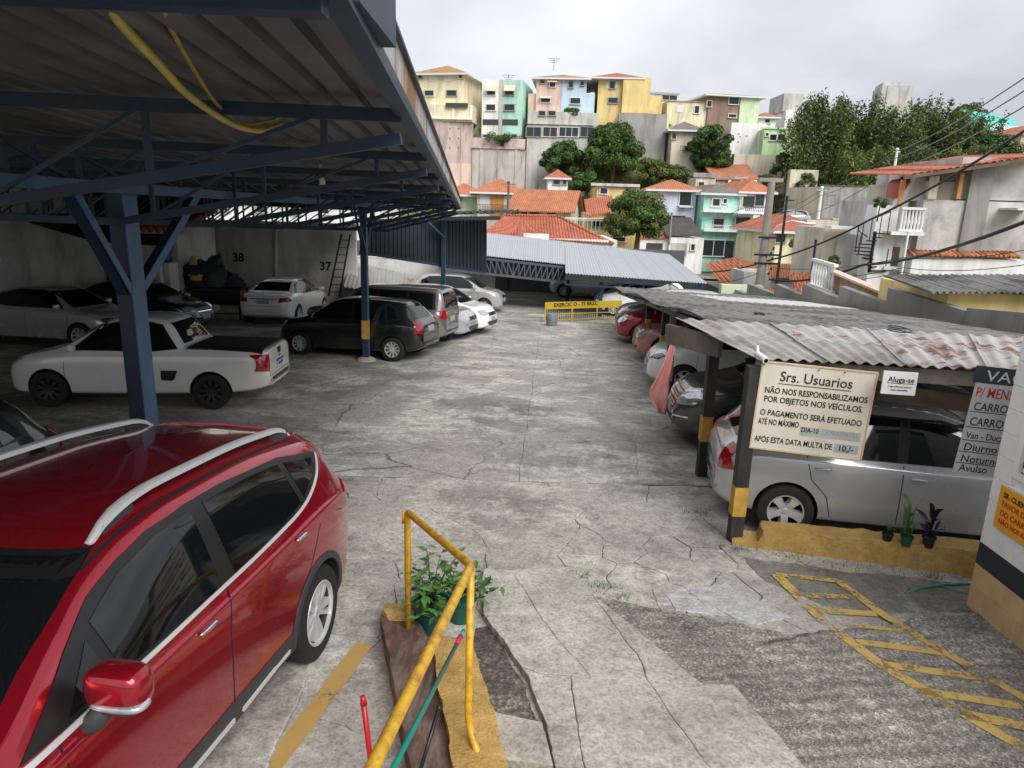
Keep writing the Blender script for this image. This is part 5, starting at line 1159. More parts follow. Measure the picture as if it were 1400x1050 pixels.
# ---------------------------------------------------------------- far carport
M_FROOF = mat('pale_blue_sheet', (.43, .455, .49), .5, .05, .6, metal=.1, grime=.18, gcol=(.36, .38, .42), gscale=.6, stretch=(1, 1, 1)); M_LATT = mat('lattice_grey', (.07, .085, .105), .5, .1)
fc = thing('far_carport', 'wide carport with pale blue sheet roof and lattice beam at the lane end', 'carport', (0, 0, 0))
A0, A1, A2, A3 = unproj(600, 342, 30), unproj(772, 361, 30.3), unproj(773, 373, 27.72), unproj(966, 387, 29.51); K0, K1 = unproj(610, 312, 40), unproj(912, 346, 40.62)
nP = 9
for i in range(nP):
    f = lambda u: (A0.lerp(A1, u), K0.lerp(K1, u * .53)); a_, b_ = f(i / nP); c_, d2 = f((i + 1) / nP + .003); quad_sheet('roof_sheet', a_, c_, d2, b_, 6, M_FROOF, parent=fc, amp=.018, thick=.02)
for i in range(8):
    f = lambda u: (A2.lerp(A3, u) , K0.lerp(K1, .533 + u * .467)); a_, b_ = f(i / 8); c_, d2 = f((i + 1) / 8 + .003); quad_sheet('roof_sheet', a_, c_, d2, b_, 6, M_FROOF, parent=fc, amp=.018, thick=.02)
dn = Vector((0, 0, -.14)); dep = Vector((0, 0, -.62))
MB().bar(A0 + dn, A1 + dn, .08, .10).build('lattice_chord', M_LATT, fc); MB().bar(A0 + dn + dep, A1 + dn + dep, .08, .10).build('lattice_chord', M_LATT, fc)
for i in range(22):
    t0, t1 = i / 22, (i + 1) / 22; p, q = A0.lerp(A1, t0), A0.lerp(A1, t1); MB().bar(p + dn + dep, p + dn, .04, .04).build('lattice_post', M_LATT, fc)
    a_, b_ = (p + dn, q + dn + dep) if i < 13 else (p + dn + dep, q + dn); MB().bar(a_, b_, .05, .05).build('lattice_brace', M_LATT, fc)
MB().bar(A0 + dep * .5 + dn + Vector((0, .3, 0)), A1 + dep * .5 + dn + Vector((0, .3, 0)), .02, .7).build('lattice_backing', M_DARKSHEET, fc)
MB().bar(A2 + Vector((0, .05, -.16)), A3 + Vector((0, .05, -.16)), .06, .22).build('edge_beam', M_DARKSHEET, fc); MB().bar(A2 + Vector((0, 0, -.45)), A3 + Vector((0, 0, -.40)), .05, .06).build('edge_rail', M_BLUE_ST, fc)
for p in (unproj(823, 378, 28.4), unproj(880, 381, 28.9), unproj(960, 388, 29.5)): MB().bar(p, (p.x, p.y, gz(p.y)), .13, .13).build('post', M_BLUE_ST, fc)
p = unproj(776, 400, 33); MB().bar((p.x, 33, gz(33)), (p.x, 33, .4), .14, .14).build('post', M_DARKSHEET, fc)
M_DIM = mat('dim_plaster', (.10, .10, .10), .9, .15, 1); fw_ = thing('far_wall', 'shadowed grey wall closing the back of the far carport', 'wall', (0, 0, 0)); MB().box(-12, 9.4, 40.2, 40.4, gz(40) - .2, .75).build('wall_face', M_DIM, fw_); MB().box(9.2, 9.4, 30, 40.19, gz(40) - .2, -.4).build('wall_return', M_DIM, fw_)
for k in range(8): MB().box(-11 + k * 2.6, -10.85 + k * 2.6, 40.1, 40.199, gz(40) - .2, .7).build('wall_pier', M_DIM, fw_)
# ================================================================ hillside, houses, trees
from mathutils import noise as MN
def tz(x, y):
    top = 13.5 if x < 18 else 13.5 - min(1, (x - 18) / 20) * 3.5
    if y < 46: z = -.045 * max(y, -30) - .55
    elif y < 64: z = -2.6 - (y - 46) / 18 * .5
    elif y < 84: z = -3.1
    elif y < 94: zm = 3.6 + 4.4 * min(1, max(0, (x - 9) / 4)); z = -3.1 + (zm + 3.1) * (y - 84) / 10
    elif y < 97.5: zm = 3.6 + 4.4 * min(1, max(0, (x - 9) / 4)); z = zm + (top - zm) * max(0, (y - 95.6) / 1.9)
    else: z = top + min(1, (y - 97.5) / 80) * 3
    if x > 9.4 and y < 60: z = min(z + .3, -.8)
    return z + (.8 * MN.noise(Vector((x * .11, y * .11, 0))) if y > 50 else 0)
xs = [-900, -400, -200, -120] + [-80 + 3 * i for i in range(60)] + [130, 200, 400, 900]; ys = [-120, -40, -10, 10, 30, 44] + [46 + 1.5 * i for i in range(48)] + [125, 150, 200, 300, 500, 900, 1500]
def hillmat():
    m, nt, N, L, b = _nt('hill_ground'); tc = N.new('ShaderNodeTexCoord'); v = tc.outputs['Object']; n = noise(N, L, v, .16, 8, .7, .4); n2 = noise(N, L, v, 1.6, 6, .7)
    c = ramp(N, L, n.outputs[0], [(.34, (.05, .085, .025)), (.5, (.11, .13, .05)), (.6, (.21, .185, .12)), (.72, (.30, .26, .20))]).outputs[0]
    L.new(mixc(N, L, 1., c, ramp(N, L, n2.outputs[0], [(.3, .6), (.7, 1.3)]).outputs[0], 'MULTIPLY'), b.inputs['Base Color']); b.inputs['Roughness'].default_value = .95; return m
nx = len(xs); hill = MB().add([(x, y, tz(x, y)) for y in ys for x in xs], [(j * nx + i, j * nx + i + 1, (j + 1) * nx + i + 1, (j + 1) * nx + i) for j in range(len(ys) - 1) for i in range(nx - 1)]).build('hillside', hillmat(), None, True); tag(hill, kind='structure')
st_ = MB().add([(-40, 62.5, -2.9), (60, 62.5, -2.9), (60, 67.5, -2.95), (-40, 67.5, -2.95)], [(0, 1, 2, 3)]).build('street', M_ASPH); tag(st_, kind='structure')
def tile_mat(name, col, dark=.5, sc=3.2):
    if name in MATS: return MATS[name]
    m, nt, N, L, b = _nt(name); MATS[name] = m; tc = N.new('ShaderNodeTexCoord'); v = tc.outputs['Object']
    n = noise(N, L, v, .8, 8, .75); n2 = noise(N, L, v, 7, 4, .7)
    c = ramp(N, L, n.outputs[0], [(.3, tuple(k * dark for k in col)), (.55, col), (.75, tuple(min(1, k * 1.25) for k in col))]).outputs[0]
    c = mixc(N, L, 1., c, ramp(N, L, n2.outputs[0], [(.3, .65), (.7, 1.25)]).outputs[0], 'MULTIPLY'); L.new(c, b.inputs['Base Color']); b.inputs['Roughness'].default_value = .85
    wv = N.new('ShaderNodeTexWave'); wv.bands_direction = 'X'; wv.inputs['Scale'].default_value = sc * .5; L.new(v, wv.inputs['Vector']); bump(N, L, wv.outputs['Fac'], b, .8, .08); return m
T_OR = tile_mat('tile_orange', (.52, .20, .10), .7); T_RED = tile_mat('tile_red', (.50, .16, .09), .65); T_TAN = tile_mat('tile_tan', (.46, .27, .13), .6); T_BRN = tile_mat('tile_brown', (.26, .10, .06), .6); T_GRY = tile_mat('tile_grey', (.22, .20, .18), .6); T_DK = tile_mat('sheet_dark', (.10, .09, .085), .6)
def wall_mat(name, col, g=.45): return mat('wall_' + name, col, .85, .12, .5, grime=min(.95, g * 1.5), gcol=tuple(k * .45 + .02 for k in col), gscale=.75, stretch=(1.4, 1.4, .3), bmp=.15, bscale=14)
W_ = dict(cream=wall_mat('cream', (.76, .70, .48)), yellow=wall_mat('yellow', (.74, .58, .26)), white=wall_mat('white', (.80, .80, .79)), mint=wall_mat('mint', (.44, .70, .60)), pink=wall_mat('pink', (.72, .54, .45)), blue=wall_mat('blue', (.52, .64, .78)), lblue=wall_mat('lblue', (.64, .68, .82)), brown=wall_mat('brown', (.27, .19, .15)), green=wall_mat('green', (.58, .68, .46)),
          lime=wall_mat('lime', (.50, .68, .40)), teal=wall_mat('teal', (.36, .68, .58)), orange=wall_mat('orange', (.60, .27, .10)), grey=wall_mat('grey', (.50, .48, .44), .9), stain=wall_mat('stain', (.33, .32, .30), 1.), beige=wall_mat('beige', (.64, .58, .47)), rose=wall_mat('rose', (.54, .44, .40), .8), conc=wall_mat('concrete', (.54, .53, .50), .9), tealroof=wall_mat('tealroof', (.12, .52, .47), .2))
M_WIN = mat('window_dark', (.025, .03, .035), .12, .2, 2); M_WFR = mat('window_frame_grey', (.30, .30, .29), .6, .1); M_SHUT = mat('shutter_white', (.66, .67, .68), .6, .05); M_AWN = mat('awning_cream', (.60, .55, .45), .7, .1); M_BAR = mat('iron_bars', (.05, .05, .055), .5, .1)
class House:
    def __init__(s, name, label, px, Y, yaw=0, depth=8, cat='house', group='houses on the hillside'):
        xl, xr, yt, yb = px; o = unproj(xl, yb, Y); a = R(yaw); s.ax = Vector((math.cos(a), math.sin(a), 0)); s.ay = Vector((-math.sin(a), math.cos(a), 0)); s.o = o; s.depth = depth
        s.w = s.loc(xr, yb)[0]; s.h = s.loc((xl + xr) / 2, yt)[1]
        s.t = thing(name, label, cat, o, a, group)
    def loc(s, px, py):
        d = _fw + _r * ((px - 700) / F_PX) - _u * ((py - 525) / F_PX); c = Vector((0, 0, CAM_H)); t = (s.o - c).dot(s.ay) / d.dot(s.ay); p = c + d * t - s.o; return p.dot(s.ax), p.z
    def wall(s, m, px=None, y0=0, dep=None, name='wall', ext=0):
        if px: (x0, z1), (x1, z0) = s.loc(px[0], px[2]), s.loc(px[1], px[3])
        else: x0, x1, z0, z1 = 0, s.w, -ext, s.h
        return MB().box(x0, x1, y0, y0 + (dep or s.depth), z0, z1).build(name, m, s.t)
    def win(s, *rects, kind='win', m=None, bars=True):
        for (xa, xb, ya, yb) in rects:
            (x0, z1), (x1, z0) = s.loc(xa, ya), s.loc(xb, yb)
            if kind == 'shut': MB().box(x0, x1, -.05, .02, z0, z1).build('shutter', m or M_SHUT, s.t); continue
            if kind == 'awn': MB().add([(x0, -.02, z1), (x1, -.02, z1), (x1, -.7, z0), (x0, -.7, z0), (x0, -.02, z1 - .05), (x1, -.02, z1 - .05), (x1, -.7, z0 - .05), (x0, -.7, z0 - .05)], [(3, 2, 1, 0), (4, 5, 6, 7), (0, 4, 7, 3), (1, 2, 6, 5), (2, 3, 7, 6)]).build('awning', m or M_AWN, s.t); continue
            f = .09; fr = MB(); fr.box(x0 - f, x1 + f, -.12, .01, z1, z1 + f).box(x0 - f * 1.6, x1 + f * 1.6, -.18, .01, z0 - f, z0).box(x0 - f, x0, -.12, .01, z0 + .001, z1 - .001).box(x1, x1 + f, -.12, .01, z0 + .001, z1 - .001)
            n = max(1, int((x1 - x0) / .75))
            for k in range(1, n): q = x0 + (x1 - x0) * k / n; fr.box(q - .03, q + .03, -.045, .01, z0 + .001, z1 - .001)
            o = fr.build('window', m or RNG.choice((M_WFR, M_SHUT, M_WFR, M_AWN)), s.t); MB().box(x0, x1, -.03, .005, z0, z1).build('pane', M_WIN, o)
    def hip(s, m, peak, ov=.5, px=None, eave_m=None, y0=0, dep=None, ridge=.3):
        (x0, zz), (x1, _) = (s.loc(px[0], px[2]), s.loc(px[1], px[2])) if px else ((0, s.h), (s.w, s.h)); z0 = zz; pz = s.loc((px[0] + px[1]) / 2 if px else 0, peak)[1] if px else s.loc(0, 0)[1]
        pz = z0 + max(.4, peak) if not px else pz; dep = dep or s.depth; d = dep + ov; xa, xb = x0 - ov, x1 + ov; ya, yb = y0 - ov, y0 + d; xm = (xa + xb) / 2; rl = (xb - xa) * ridge * .5; ym = (ya + yb) / 2; r2 = max(0, (yb - ya) - (xb - xa)) / 2
        if r2 > 0: R1, R2 = (xm, ym - r2, pz), (xm, ym + r2, pz)
        else: q = ((xb - xa) - (yb - ya)) / 2; R1, R2 = (xm - q, ym, pz), (xm + q, ym, pz)
        vs = [(xa, ya, z0), (xb, ya, z0), (xb, yb, z0), (xa, yb, z0), R1, R2]
        fs = [(0, 1, 4), (1, 2, 5, 4), (2, 3, 5), (3, 0, 4, 5)] if r2 > 0 else [(0, 1, 5, 4), (1, 2, 5), (2, 3, 4, 5), (3, 0, 4)]
        MB().add(vs, fs).build('roof', m, s.t); MB().box(xa, xb, ya, yb, z0 - .2, z0 - .003).build('eave', eave_m or M_SHUT, s.t)
    def gable(s, m, rise, ov=.4, axis='x', z=None, x=None, y0=0, dep=None):
        x0, x1 = x or (0, s.w); z0 = s.h if z is None else z; dep = dep or s.depth; t = .12
        if axis == 'x':
            ym = y0 + dep / 2; P = [(y0 - ov, z0 - rise * ov / (dep / 2)), (ym, z0 + rise), (y0 + dep + ov, z0 - rise * ov / (dep / 2))]
            for (a, b) in ((0, 1), (1, 2)): MB().add([(x0 - ov, P[a][0], P[a][1]), (x1 + ov, P[a][0], P[a][1]), (x1 + ov, P[b][0], P[b][1]), (x0 - ov, P[b][0], P[b][1])] + [(xx, P[q][0], P[q][1] + t) for xx, q in ((x0 - ov, a), (x1 + ov, a), (x1 + ov, b), (x0 - ov, b))], [(3, 2, 1, 0), (4, 5, 6, 7), (0, 1, 5, 4), (1, 2, 6, 5), (2, 3, 7, 6), (3, 0, 4, 7)]).build('roof', m, s.t)
            return MB().add([(x0, y0, z0), (x0, y0 + dep, z0), (x0, ym, z0 + rise), (x1, y0, z0), (x1, y0 + dep, z0), (x1, ym, z0 + rise)], [(0, 1, 2), (5, 4, 3)])
        xm = (x0 + x1) / 2; k = rise * ov / ((x1 - x0) / 2); P = [(x0 - ov, z0 - k), (xm, z0 + rise), (x1 + ov, z0 - k)]
        for (a, b) in ((0, 1), (1, 2)): MB().add([(P[a][0], y0 - ov, P[a][1]), (P[b][0], y0 - ov, P[b][1]), (P[b][0], y0 + dep + ov, P[b][1]), (P[a][0], y0 + dep + ov, P[a][1])] + [(P[q][0], yy, P[q][1] + t) for q, yy in ((a, y0 - ov), (b, y0 - ov), (b, y0 + dep + ov), (a, y0 + dep + ov))], [(3, 2, 1, 0), (4, 5, 6, 7), (0, 1, 5, 4), (1, 2, 6, 5), (2, 3, 7, 6), (3, 0, 4, 7)]).build('roof', m, s.t)
        return MB().add([(x0, y0, z0), (xm, y0, z0 + rise), (x1, y0, z0), (x0, y0 + dep, z0), (xm, y0 + dep, z0 + rise), (x1, y0 + dep, z0)], [(0, 2, 1), (3, 4, 5)])
    def shed(s, m, px4, dep, ov=.3, name='roof', th=.12):   # px of front edge left/right, back edge rise
        (x0, z0), (x1, z1) = s.loc(px4[0], px4[1]), s.loc(px4[2], px4[3]); rise = px4[4]
        v = [(x0 - ov, -ov, z0), (x1 + ov, -ov, z1), (x1 + ov, dep, z1 + rise), (x0 - ov, dep, z0 + rise)]
        MB().add(v + [(a, b, c + th) for a, b, c in v], [(3, 2, 1, 0), (4, 5, 6, 7), (0, 1, 5, 4), (1, 2, 6, 5), (2, 3, 7, 6), (3, 0, 4, 7)]).build(name, m, s.t)
    def slabs(s, m, px, out=.6, name='balcony', y0=None):
        (x0, z1), (x1, z0) = s.loc(px[0], px[2]), s.loc(px[1], px[3]); return MB().box(x0, x1, -out, -.002, z0, z1).build(name, m, s.t)
    def rail(s, px, n, out=.6, m=None):
        (x0, z1), (x1, z0) = s.loc(px[0], px[2]), s.loc(px[1], px[3]); m = m or M_BAR
        for z in (z0, z1): MB().bar((x0, -out, z), (x1, -out, z), .06, .06).build('rail', m, s.t)
        for k in range(n): q = x0 + (x1 - x0) * (k + .5) / n; MB().bar((q, -out, z0), (q, -out, z1), .04, .04).build('baluster', m, s.t)
W = W_
# ---- hilltop row
h = House('hill_house', 'pale cream two-storey house with tan hipped roof, leftmost on the hilltop', (570, 633, 101, 146), 97, -14, 11); h.wall(W['cream'], ext=4); h.hip(T_TAN, h.loc(610, 83)[1] - h.h, .7); h.win((581, 593, 124, 131), (611, 624, 124, 131), (573, 577, 102, 107), (628, 632, 102, 107)); h.win((586, 597, 101, 111), (607, 618, 101, 111), kind='shut')
h = House('terrace_house', 'cream terrace wall block below the leftmost hilltop house', (566, 646, 143, 165), 95.5, -6, 6); h.wall(W['cream']); h.win((572, 582, 144, 148)); h.slabs(W['white'], (566, 646, 161, 164), .3, 'ledge'); h.slabs(M_GLASS_PALE, (610, 640, 141, 147), .4, 'canopy')
for i in range(4): h.slabs(W['white'], (568 + i * 25, 571 + i * 25, 144, 165), .12, 'pilaster')
def retaining(label, px, Y, m, yaw=0, dots=(), ribs=0, m2=None, split=None):
    h = House('retaining_wall', label, px, Y, yaw, 1.2, 'wall', 'retaining walls under the hilltop houses'); h.wall(m, ext=6)
    for (a, b) in dots: h.win((a - .7, a + .7, b - .7, b + .7), kind='shut', m=M_BAR)
    for k in range(ribs): x = px[0] + (px[1] - px[0]) * (k + .5) / ribs; h.slabs(m, (x - .6, x + .6, px[2], px[3]), .12, 'rib')
    if split: h.slabs(m2, (px[0] + 18, px[1] - 1, split, px[3]), .03, 'painted_panel')
    return h
retaining('tall mottled rose-grey retaining wall with rows of weep holes', (560, 645, 164, 262), 95.2, W['rose'], 0, [(591 + 12 * i, 176 + 13 * j) for i in range(4) for j in range(3)], 3, W['pink'], 222)
retaining('pale patched concrete retaining wall under the white and mint house', (645, 717, 204, 262), 95.0, W['grey'], 0, (), 3)
h = House('hill_house', 'narrow flat-roofed house, half white and half mint green', (658, 713, 109, 190), 97, -9, 9); m_ = (h.loc(684, 150)[0]); MB().box(0, m_, 0, 9, -3, h.h).build('white_half', W['white'], h.t); MB().box(m_ + .02, h.w, .03, 9, -3, h.h - .02).build('mint_half', W['mint'], h.t); h.win((665, 677, 143, 151), (690, 703, 143, 151), (666, 677, 124, 130), (691, 702, 124, 130), (661, 668, 184, 188), (700, 706, 184, 188)); h.win((664, 679, 116, 125), (690, 705, 116, 125), kind='awn'); h.win((660, 683, 163, 171), (686, 708, 163, 171), kind='shut', m=M_BAR); h.slabs(W['grey'], (683, 686, 109, 190), .1, 'downpipe')
h = House('terrace_ledge', 'crumbling brownish terrace ledge with plants before the mint house', (645, 718, 189, 204), 95.3, 0, 3, 'terrace'); h.wall(W['rose']); h.rail((647, 716, 184, 189), 30, -.1); h.slabs(W['rose'], (645, 718, 200, 205), .5, 'ledge')
h = House('hill_house', 'two-storey house split pink and pale blue under a tan hipped roof', (732, 800, 107, 156), 97.5, -5, 10); m_ = h.loc(767, 130)[0]; MB().box(0, m_, 0, 10, -3, h.h).build('pink_half', W['pink'], h.t); MB().box(m_ + .02, h.w, .03, 10, -3, h.h - .02).build('blue_half', W['blue'], h.t); h.hip(T_TAN, h.loc(768, 96)[1] - h.h, .6); h.win((739, 744, 110, 114), (752, 759, 112, 119), (740, 752, 134, 140), (778, 783, 112, 120), (794, 798, 112, 117), (780, 793, 134, 142)); h.win((749, 762, 109, 113), (738, 754, 131, 135), kind='awn'); h.wall(W['blue'], (799, 812, 128, 156), .5, 6, 'side_wing'); h.wall(W['pink'], (722, 733, 127, 156), .5, 6, 'side_wing')
h = House('hill_block', 'grey concrete block with a strip of dark windows under the pink and blue house', (718, 812, 153, 262), 95.5, 0, 5); h.wall(W['conc'], ext=6); h.win((720, 739, 174, 187), (743, 761, 174, 187), (765, 790, 174, 187), (794, 812, 174, 187)); h.win((737, 745, 152, 158), (750, 759, 152, 158), kind='win'); h.slabs(W['conc'], (718, 812, 169, 172), .25, 'ledge')
h = House('hill_house', 'yellow house with red hipped roof and white eaves', (816, 868, 107, 156), 97, -3, 10); h.wall(W['yellow'], ext=3); h.hip(T_RED, h.loc(850, 95)[1] - h.h, .9, ); h.win((834, 840, 112, 121), (861, 871, 111, 122), (832, 844, 134, 141), (858, 872, 134, 142)); h.win((829, 833, 112, 121), (841, 845, 112, 121), kind='shut'); h.wall(W['yellow'], (866, 905, 130, 157), .6, 8, 'annex'); h.wall(W['yellow'], (852, 886, 107, 156), -.8, 8, 'bay')
retaining('tall black-stained concrete wall below the yellow house', (842, 907, 155, 225), 95.0, W['stain'], 0, (), 0)
h = House('hill_house', 'low flat cream house right of the yellow hilltop house', (910, 966, 139, 172), 98, 4, 8); h.wall(W['cream'], ext=3); h.win((950, 955, 145, 155)); h.win((926, 934, 144, 154), kind='shut'); h.slabs(W['grey'], (908, 968, 137, 140), .2, 'parapet')
h = House('far_house', 'distant glazed top-floor terrace behind the yellow annex', (882, 928, 128, 140), 112, 0, 8); h.wall(W['lblue'], ext=4); h.win((905, 925, 130, 137)); h.slabs(W['conc'], (880, 930, 126, 128), .3, 'roof_slab')
h = House('hill_house', 'brown and pale green house with a low dark red roof', (966, 1034, 131, 170), 98, 8, 10); m_ = h.loc(1010, 150)[0]; MB().box(0, m_, 0, 10, -3, h.h).build('brown_half', W['brown'], h.t); MB().box(m_ + .02, h.w, -.3, 10, -3, h.h - .02).build('green_half', W['green'], h.t); h.hip(T_BRN, h.loc(1000, 123)[1] - h.h, .8); h.win((997, 1009, 133, 143), (1019, 1027, 137, 144), (1016, 1027, 157, 162), (996, 1006, 156, 161), (967, 972, 138, 146))
retaining('bleached concrete wall with block vents under the green house', (995, 1042, 168, 222), 96, W['white'], 0, [(1010, 183), (1012, 187), (1021, 186), (1009, 194)], 0)
h = House('hill_house', 'little pale cottage with dark faceted roof among the trees', (917, 955, 178, 208), 93, 0, 6); h.wall(W['beige'], ext=4); h.hip(T_GRY, h.loc(940, 164)[1] - h.h, .7); h.win((919, 924, 182, 190), (936, 942, 200, 206)); h.rail((928, 945, 200, 207), 8)
h = House('hill_house', 'flat lime green box house left of the bamboo', (1040, 1081, 176, 221), 93, -4, 7); h.wall(W['lime'], ext=5); h.win((1047, 1050, 182, 186), (1053, 1061, 184, 192), (1064, 1072, 184, 192)); h.slabs(W['lime'], (1040, 1081, 174, 177), .15, 'parapet')
h = House('far_house', 'small house with orange tiled roof above the lime box', (1036, 1060, 160, 172), 101, 0, 6); h.wall(W['white'], ext=3); h.hip(T_OR, h.loc(1050, 152)[1] - h.h, .5); h.win((1046, 1052, 163, 168))
h = House('far_house', 'orange-roofed yellow cottage peeping behind the leftmost hilltop house', (540, 569, 130, 145), 104, 0, 8); h.wall(W['yellow'], ext=3); h.hip(T_OR, h.loc(555, 120)[1] - h.h, .5)
h = House('far_tower', 'pale grey tower block rising above the bamboo', (1198, 1240, 117, 175), 150, -12, 7); h.wall(W['conc'], ext=8); h.wall(W['conc'], (1212, 1238, 110, 117), 2, 6, 'roof_tank_house'); h.slabs(W['conc'], (1214, 1216, 117, 175), .2, 'pilaster')
h = House('far_shed', 'building with bright turquoise sheet roof on the upper right', (1330, 1392, 172, 190), 100, -8, 12); h.wall(W['white'], ext=6); h.shed(W['tealroof'], (1330, 174, 1394, 187, 2.6), 3.5, .3)
h = House('far_house', 'pale pink wall with red tiles at the far upper right edge', (1388, 1440, 182, 230), 92, 0, 8); h.wall(W['pink'], ext=5); h.hip(T_RED, 1.2, .5)
h = House('far_house', 'weathered grey and white house behind the bamboo tops', (1072, 1092, 150, 176), 108, 0, 8); h.wall(W['white'], ext=4); h.wall(W['conc'], (1076, 1100, 126, 152), 1, 6, 'upper_floor')
# ---- middle slope
h = House('slope_house', 'house with a wide sloping orange roof on posts', (975, 1022, 240, 262), 86, 0, 7); h.wall(W['stain'], dep=7, ext=4); h.shed(T_OR, (978, 246, 1034, 246, 2.2), 6, .3); h.win((1005, 1020, 244, 250)); 
for x in (995, 1012, 1030): h.slabs(W['white'], (x, x + 2, 246, 262), .3, 'post')
h = House('slope_house', 'small cream wall house with parapet left of the sloping orange roof', (950, 977, 243, 262), 84, 0, 5); h.wall(W['beige'], ext=4); h.win((955, 962, 249, 254)); h.slabs(W['stain'], (948, 979, 236, 243), .2, 'parapet')
h = House('slope_wall', 'old stone terrace wall across the grassy slope', (1003, 1110, 212, 222), 91, 3, 1, 'wall'); h.wall(W['beige'], ext=4)
h = House('slope_wall', 'broken beige garden wall below the bamboo', (1078, 1116, 232, 262), 84, -3, 1, 'wall'); h.wall(W['beige'], ext=4); h.win((1084, 1098, 250, 262), kind='shut', m=W['rose'])
h = House('slope_hut', 'white hut with small red roof at the foot of the retaining walls', (749, 776, 243, 254), 86, 0, 5); h.wall(W['white'], ext=4); h.hip(T_RED, 1.0, .4); h.win((757, 765, 245, 252), (770, 774, 245, 252))
h = House('slope_house', 'yellow house with flat grey roof behind the round tree', (814, 872, 256, 300), 82, 0, 8); h.wall(W['yellow'], ext=4); h.slabs(W['conc'], (808, 874, 250, 256), .4, 'roof_slab'); h.win((821, 830, 257, 265), (855, 862, 258, 266))
# ---- lower row
h = House('pale_building', 'pale sunlit building glimpsed above the grey back wall', (120, 520, 250, 345), 46, 0, 8, 'building', 'houses on the hillside'); h.wall(W['white'], ext=3); h.win((300, 312, 278, 288), (352, 364, 280, 290), (398, 410, 282, 292), (438, 450, 284, 292)); h.slabs(W['cream'], (120, 520, 270, 273), .3, 'cornice')
h = House('low_house', 'orange and white terraced house with orange roof, left of the big orange roof', (652, 712, 263, 300), 80, 0, 9); h.wall(W['beige'], ext=4); h.hip(T_OR, h.loc(690, 243)[1] - h.h, .8); h.wall(W['orange'], (672, 688, 263, 300), -.1, 1, 'orange_panel'); h.win((656, 669, 268, 282), (683, 700, 268, 282), kind='shut'); h.rail((650, 708, 279, 288), 26)
h = House('low_house', 'pale green house with orange roof, leftmost of the lower row', (612, 652, 266, 300), 82, 0, 8); h.wall(W['green'], ext=4); h.hip(T_OR, h.loc(640, 250)[1] - h.h, .8); h.win((618, 630, 272, 282))
h = House('low_house', 'white gabled house with the largest orange tiled roof', (699, 779, 287, 305), 73, -10, 9); h.wall(W['beige'], ext=4); g_ = h.gable(T_OR, h.loc(740, 254)[1] - h.h - .4, .5); g_.build('gable_wall', W['white'], h.t); h.win((699, 708, 288, 296), (712, 721, 289, 296), (725, 737, 289, 295), (748, 760, 290, 297))
h = House('low_house', 'lilac blue house with orange hipped roof behind the round tree', (886, 947, 259, 322), 74, -4, 8); h.wall(W['lblue'], ext=4); h.hip(T_OR, h.loc(920, 244)[1] - h.h, .6); h.win((919, 936, 295, 306)); h.win((930, 944, 262, 281), kind='win', m=M_SHUT); h.slabs(W['white'], (928, 946, 281, 284), .6); h.slabs(W['white'], (888, 950, 314, 317), .3, 'cornice'); h.win((893, 897, 263, 269))
h = House('garage_annex', 'garage with small orange lean-to roof below the lilac house', (874, 912, 324, 348), 68, 0, 4); h.wall(W['white'], ext=3); h.shed(T_OR, (872, 326, 912, 326, 1.6), 4, .2); h.win((884, 905, 332, 348), kind='shut', m=M_BAR)
h = House('garage_annex', 'white garage front with grey roller door beside the lean-to', (913, 960, 325, 355), 67.5, 0, 5); h.wall(W['white'], ext=3); h.shed(T_DK, (912, 323, 958, 323, 1.5), 5, .1); h.win((918, 938, 332, 350), kind='shut', m=W['grey']); h.win((945, 949, 334, 342))
h = House('low_house', 'three-storey turquoise half of a double house with balconies', (955, 1003, 264, 352), 72, 4, 9); h.wall(W['teal'], ext=3); h.hip(T_GRY, .9, .5); h.win((974, 984, 272, 282), (989, 993, 272, 278), (976, 988, 299, 313)); h.slabs(W['white'], (958, 1003, 287, 291), .9); h.rail((958, 1003, 281, 287), 16, .85, M_SHUT); h.slabs(W['white'], (958, 1003, 313, 317), 1.0); h.rail((960, 1003, 307, 313), 16, .9, M_SHUT); h.win((962, 988, 328, 350), kind='win', m=M_SHUT); h.win((991, 1000, 330, 352), kind='win', m=M_BAR); h.win((971, 974, 271, 283), (984, 987, 271, 283), kind='shut', m=W['rose'])
h = House('low_house', 'white half of the double house with glazed balcony and garage', (1004, 1046, 262, 352), 72, 4, 9); h.wall(W['white'], ext=3); h.hip(T_OR, 1.2, .4); h.win((1016, 1030, 268, 283), (1033, 1043, 266, 281), (1006, 1024, 297, 313), (1029, 1040, 297, 313), (1008, 1038, 330, 352)); h.slabs(W['white'], (1004, 1044, 289, 293), .9); h.rail((1014, 1044, 283, 289), 12, .85); h.slabs(W['white'], (1004, 1044, 314, 318), .9); h.slabs(W['white'], (1026, 1028, 293, 352), .8, 'column')
h = House('low_house', 'cream cottage with red hipped roof right of the utility pole', (1058, 1116, 316, 350), 60, 6, 8); h.wall(W['cream'], ext=3); h.hip(T_RED, h.loc(1080, 294)[1] - h.h, .6); h.win((1061, 1072, 320, 331), (1088, 1098, 318, 332), (1106, 1114, 318, 325)); h.slabs(W['beige'], (1090, 1118, 330, 334), 1.2, 'porch_roof'); h.slabs(W['beige'], (1103, 1106, 334, 352), 1.1, 'porch_post')
h = House('long_wall', 'long pale stone garden wall running right of the red-roofed cottage', (1100, 1200, 302, 330), 63, 4, 1, 'wall'); h.wall(W['beige'], ext=3)
h = House('striped_building', 'beige building with dark vertical stripes below the bamboo', (1122, 1216, 256, 300), 74, 3, 9, 'building'); h.wall(W['beige'], ext=3)
for k in range(9): x = 1128 + k * 10.4; h.slabs(W['stain'], (x, x + 4.2, 256, 299), .12, 'dark_fin')
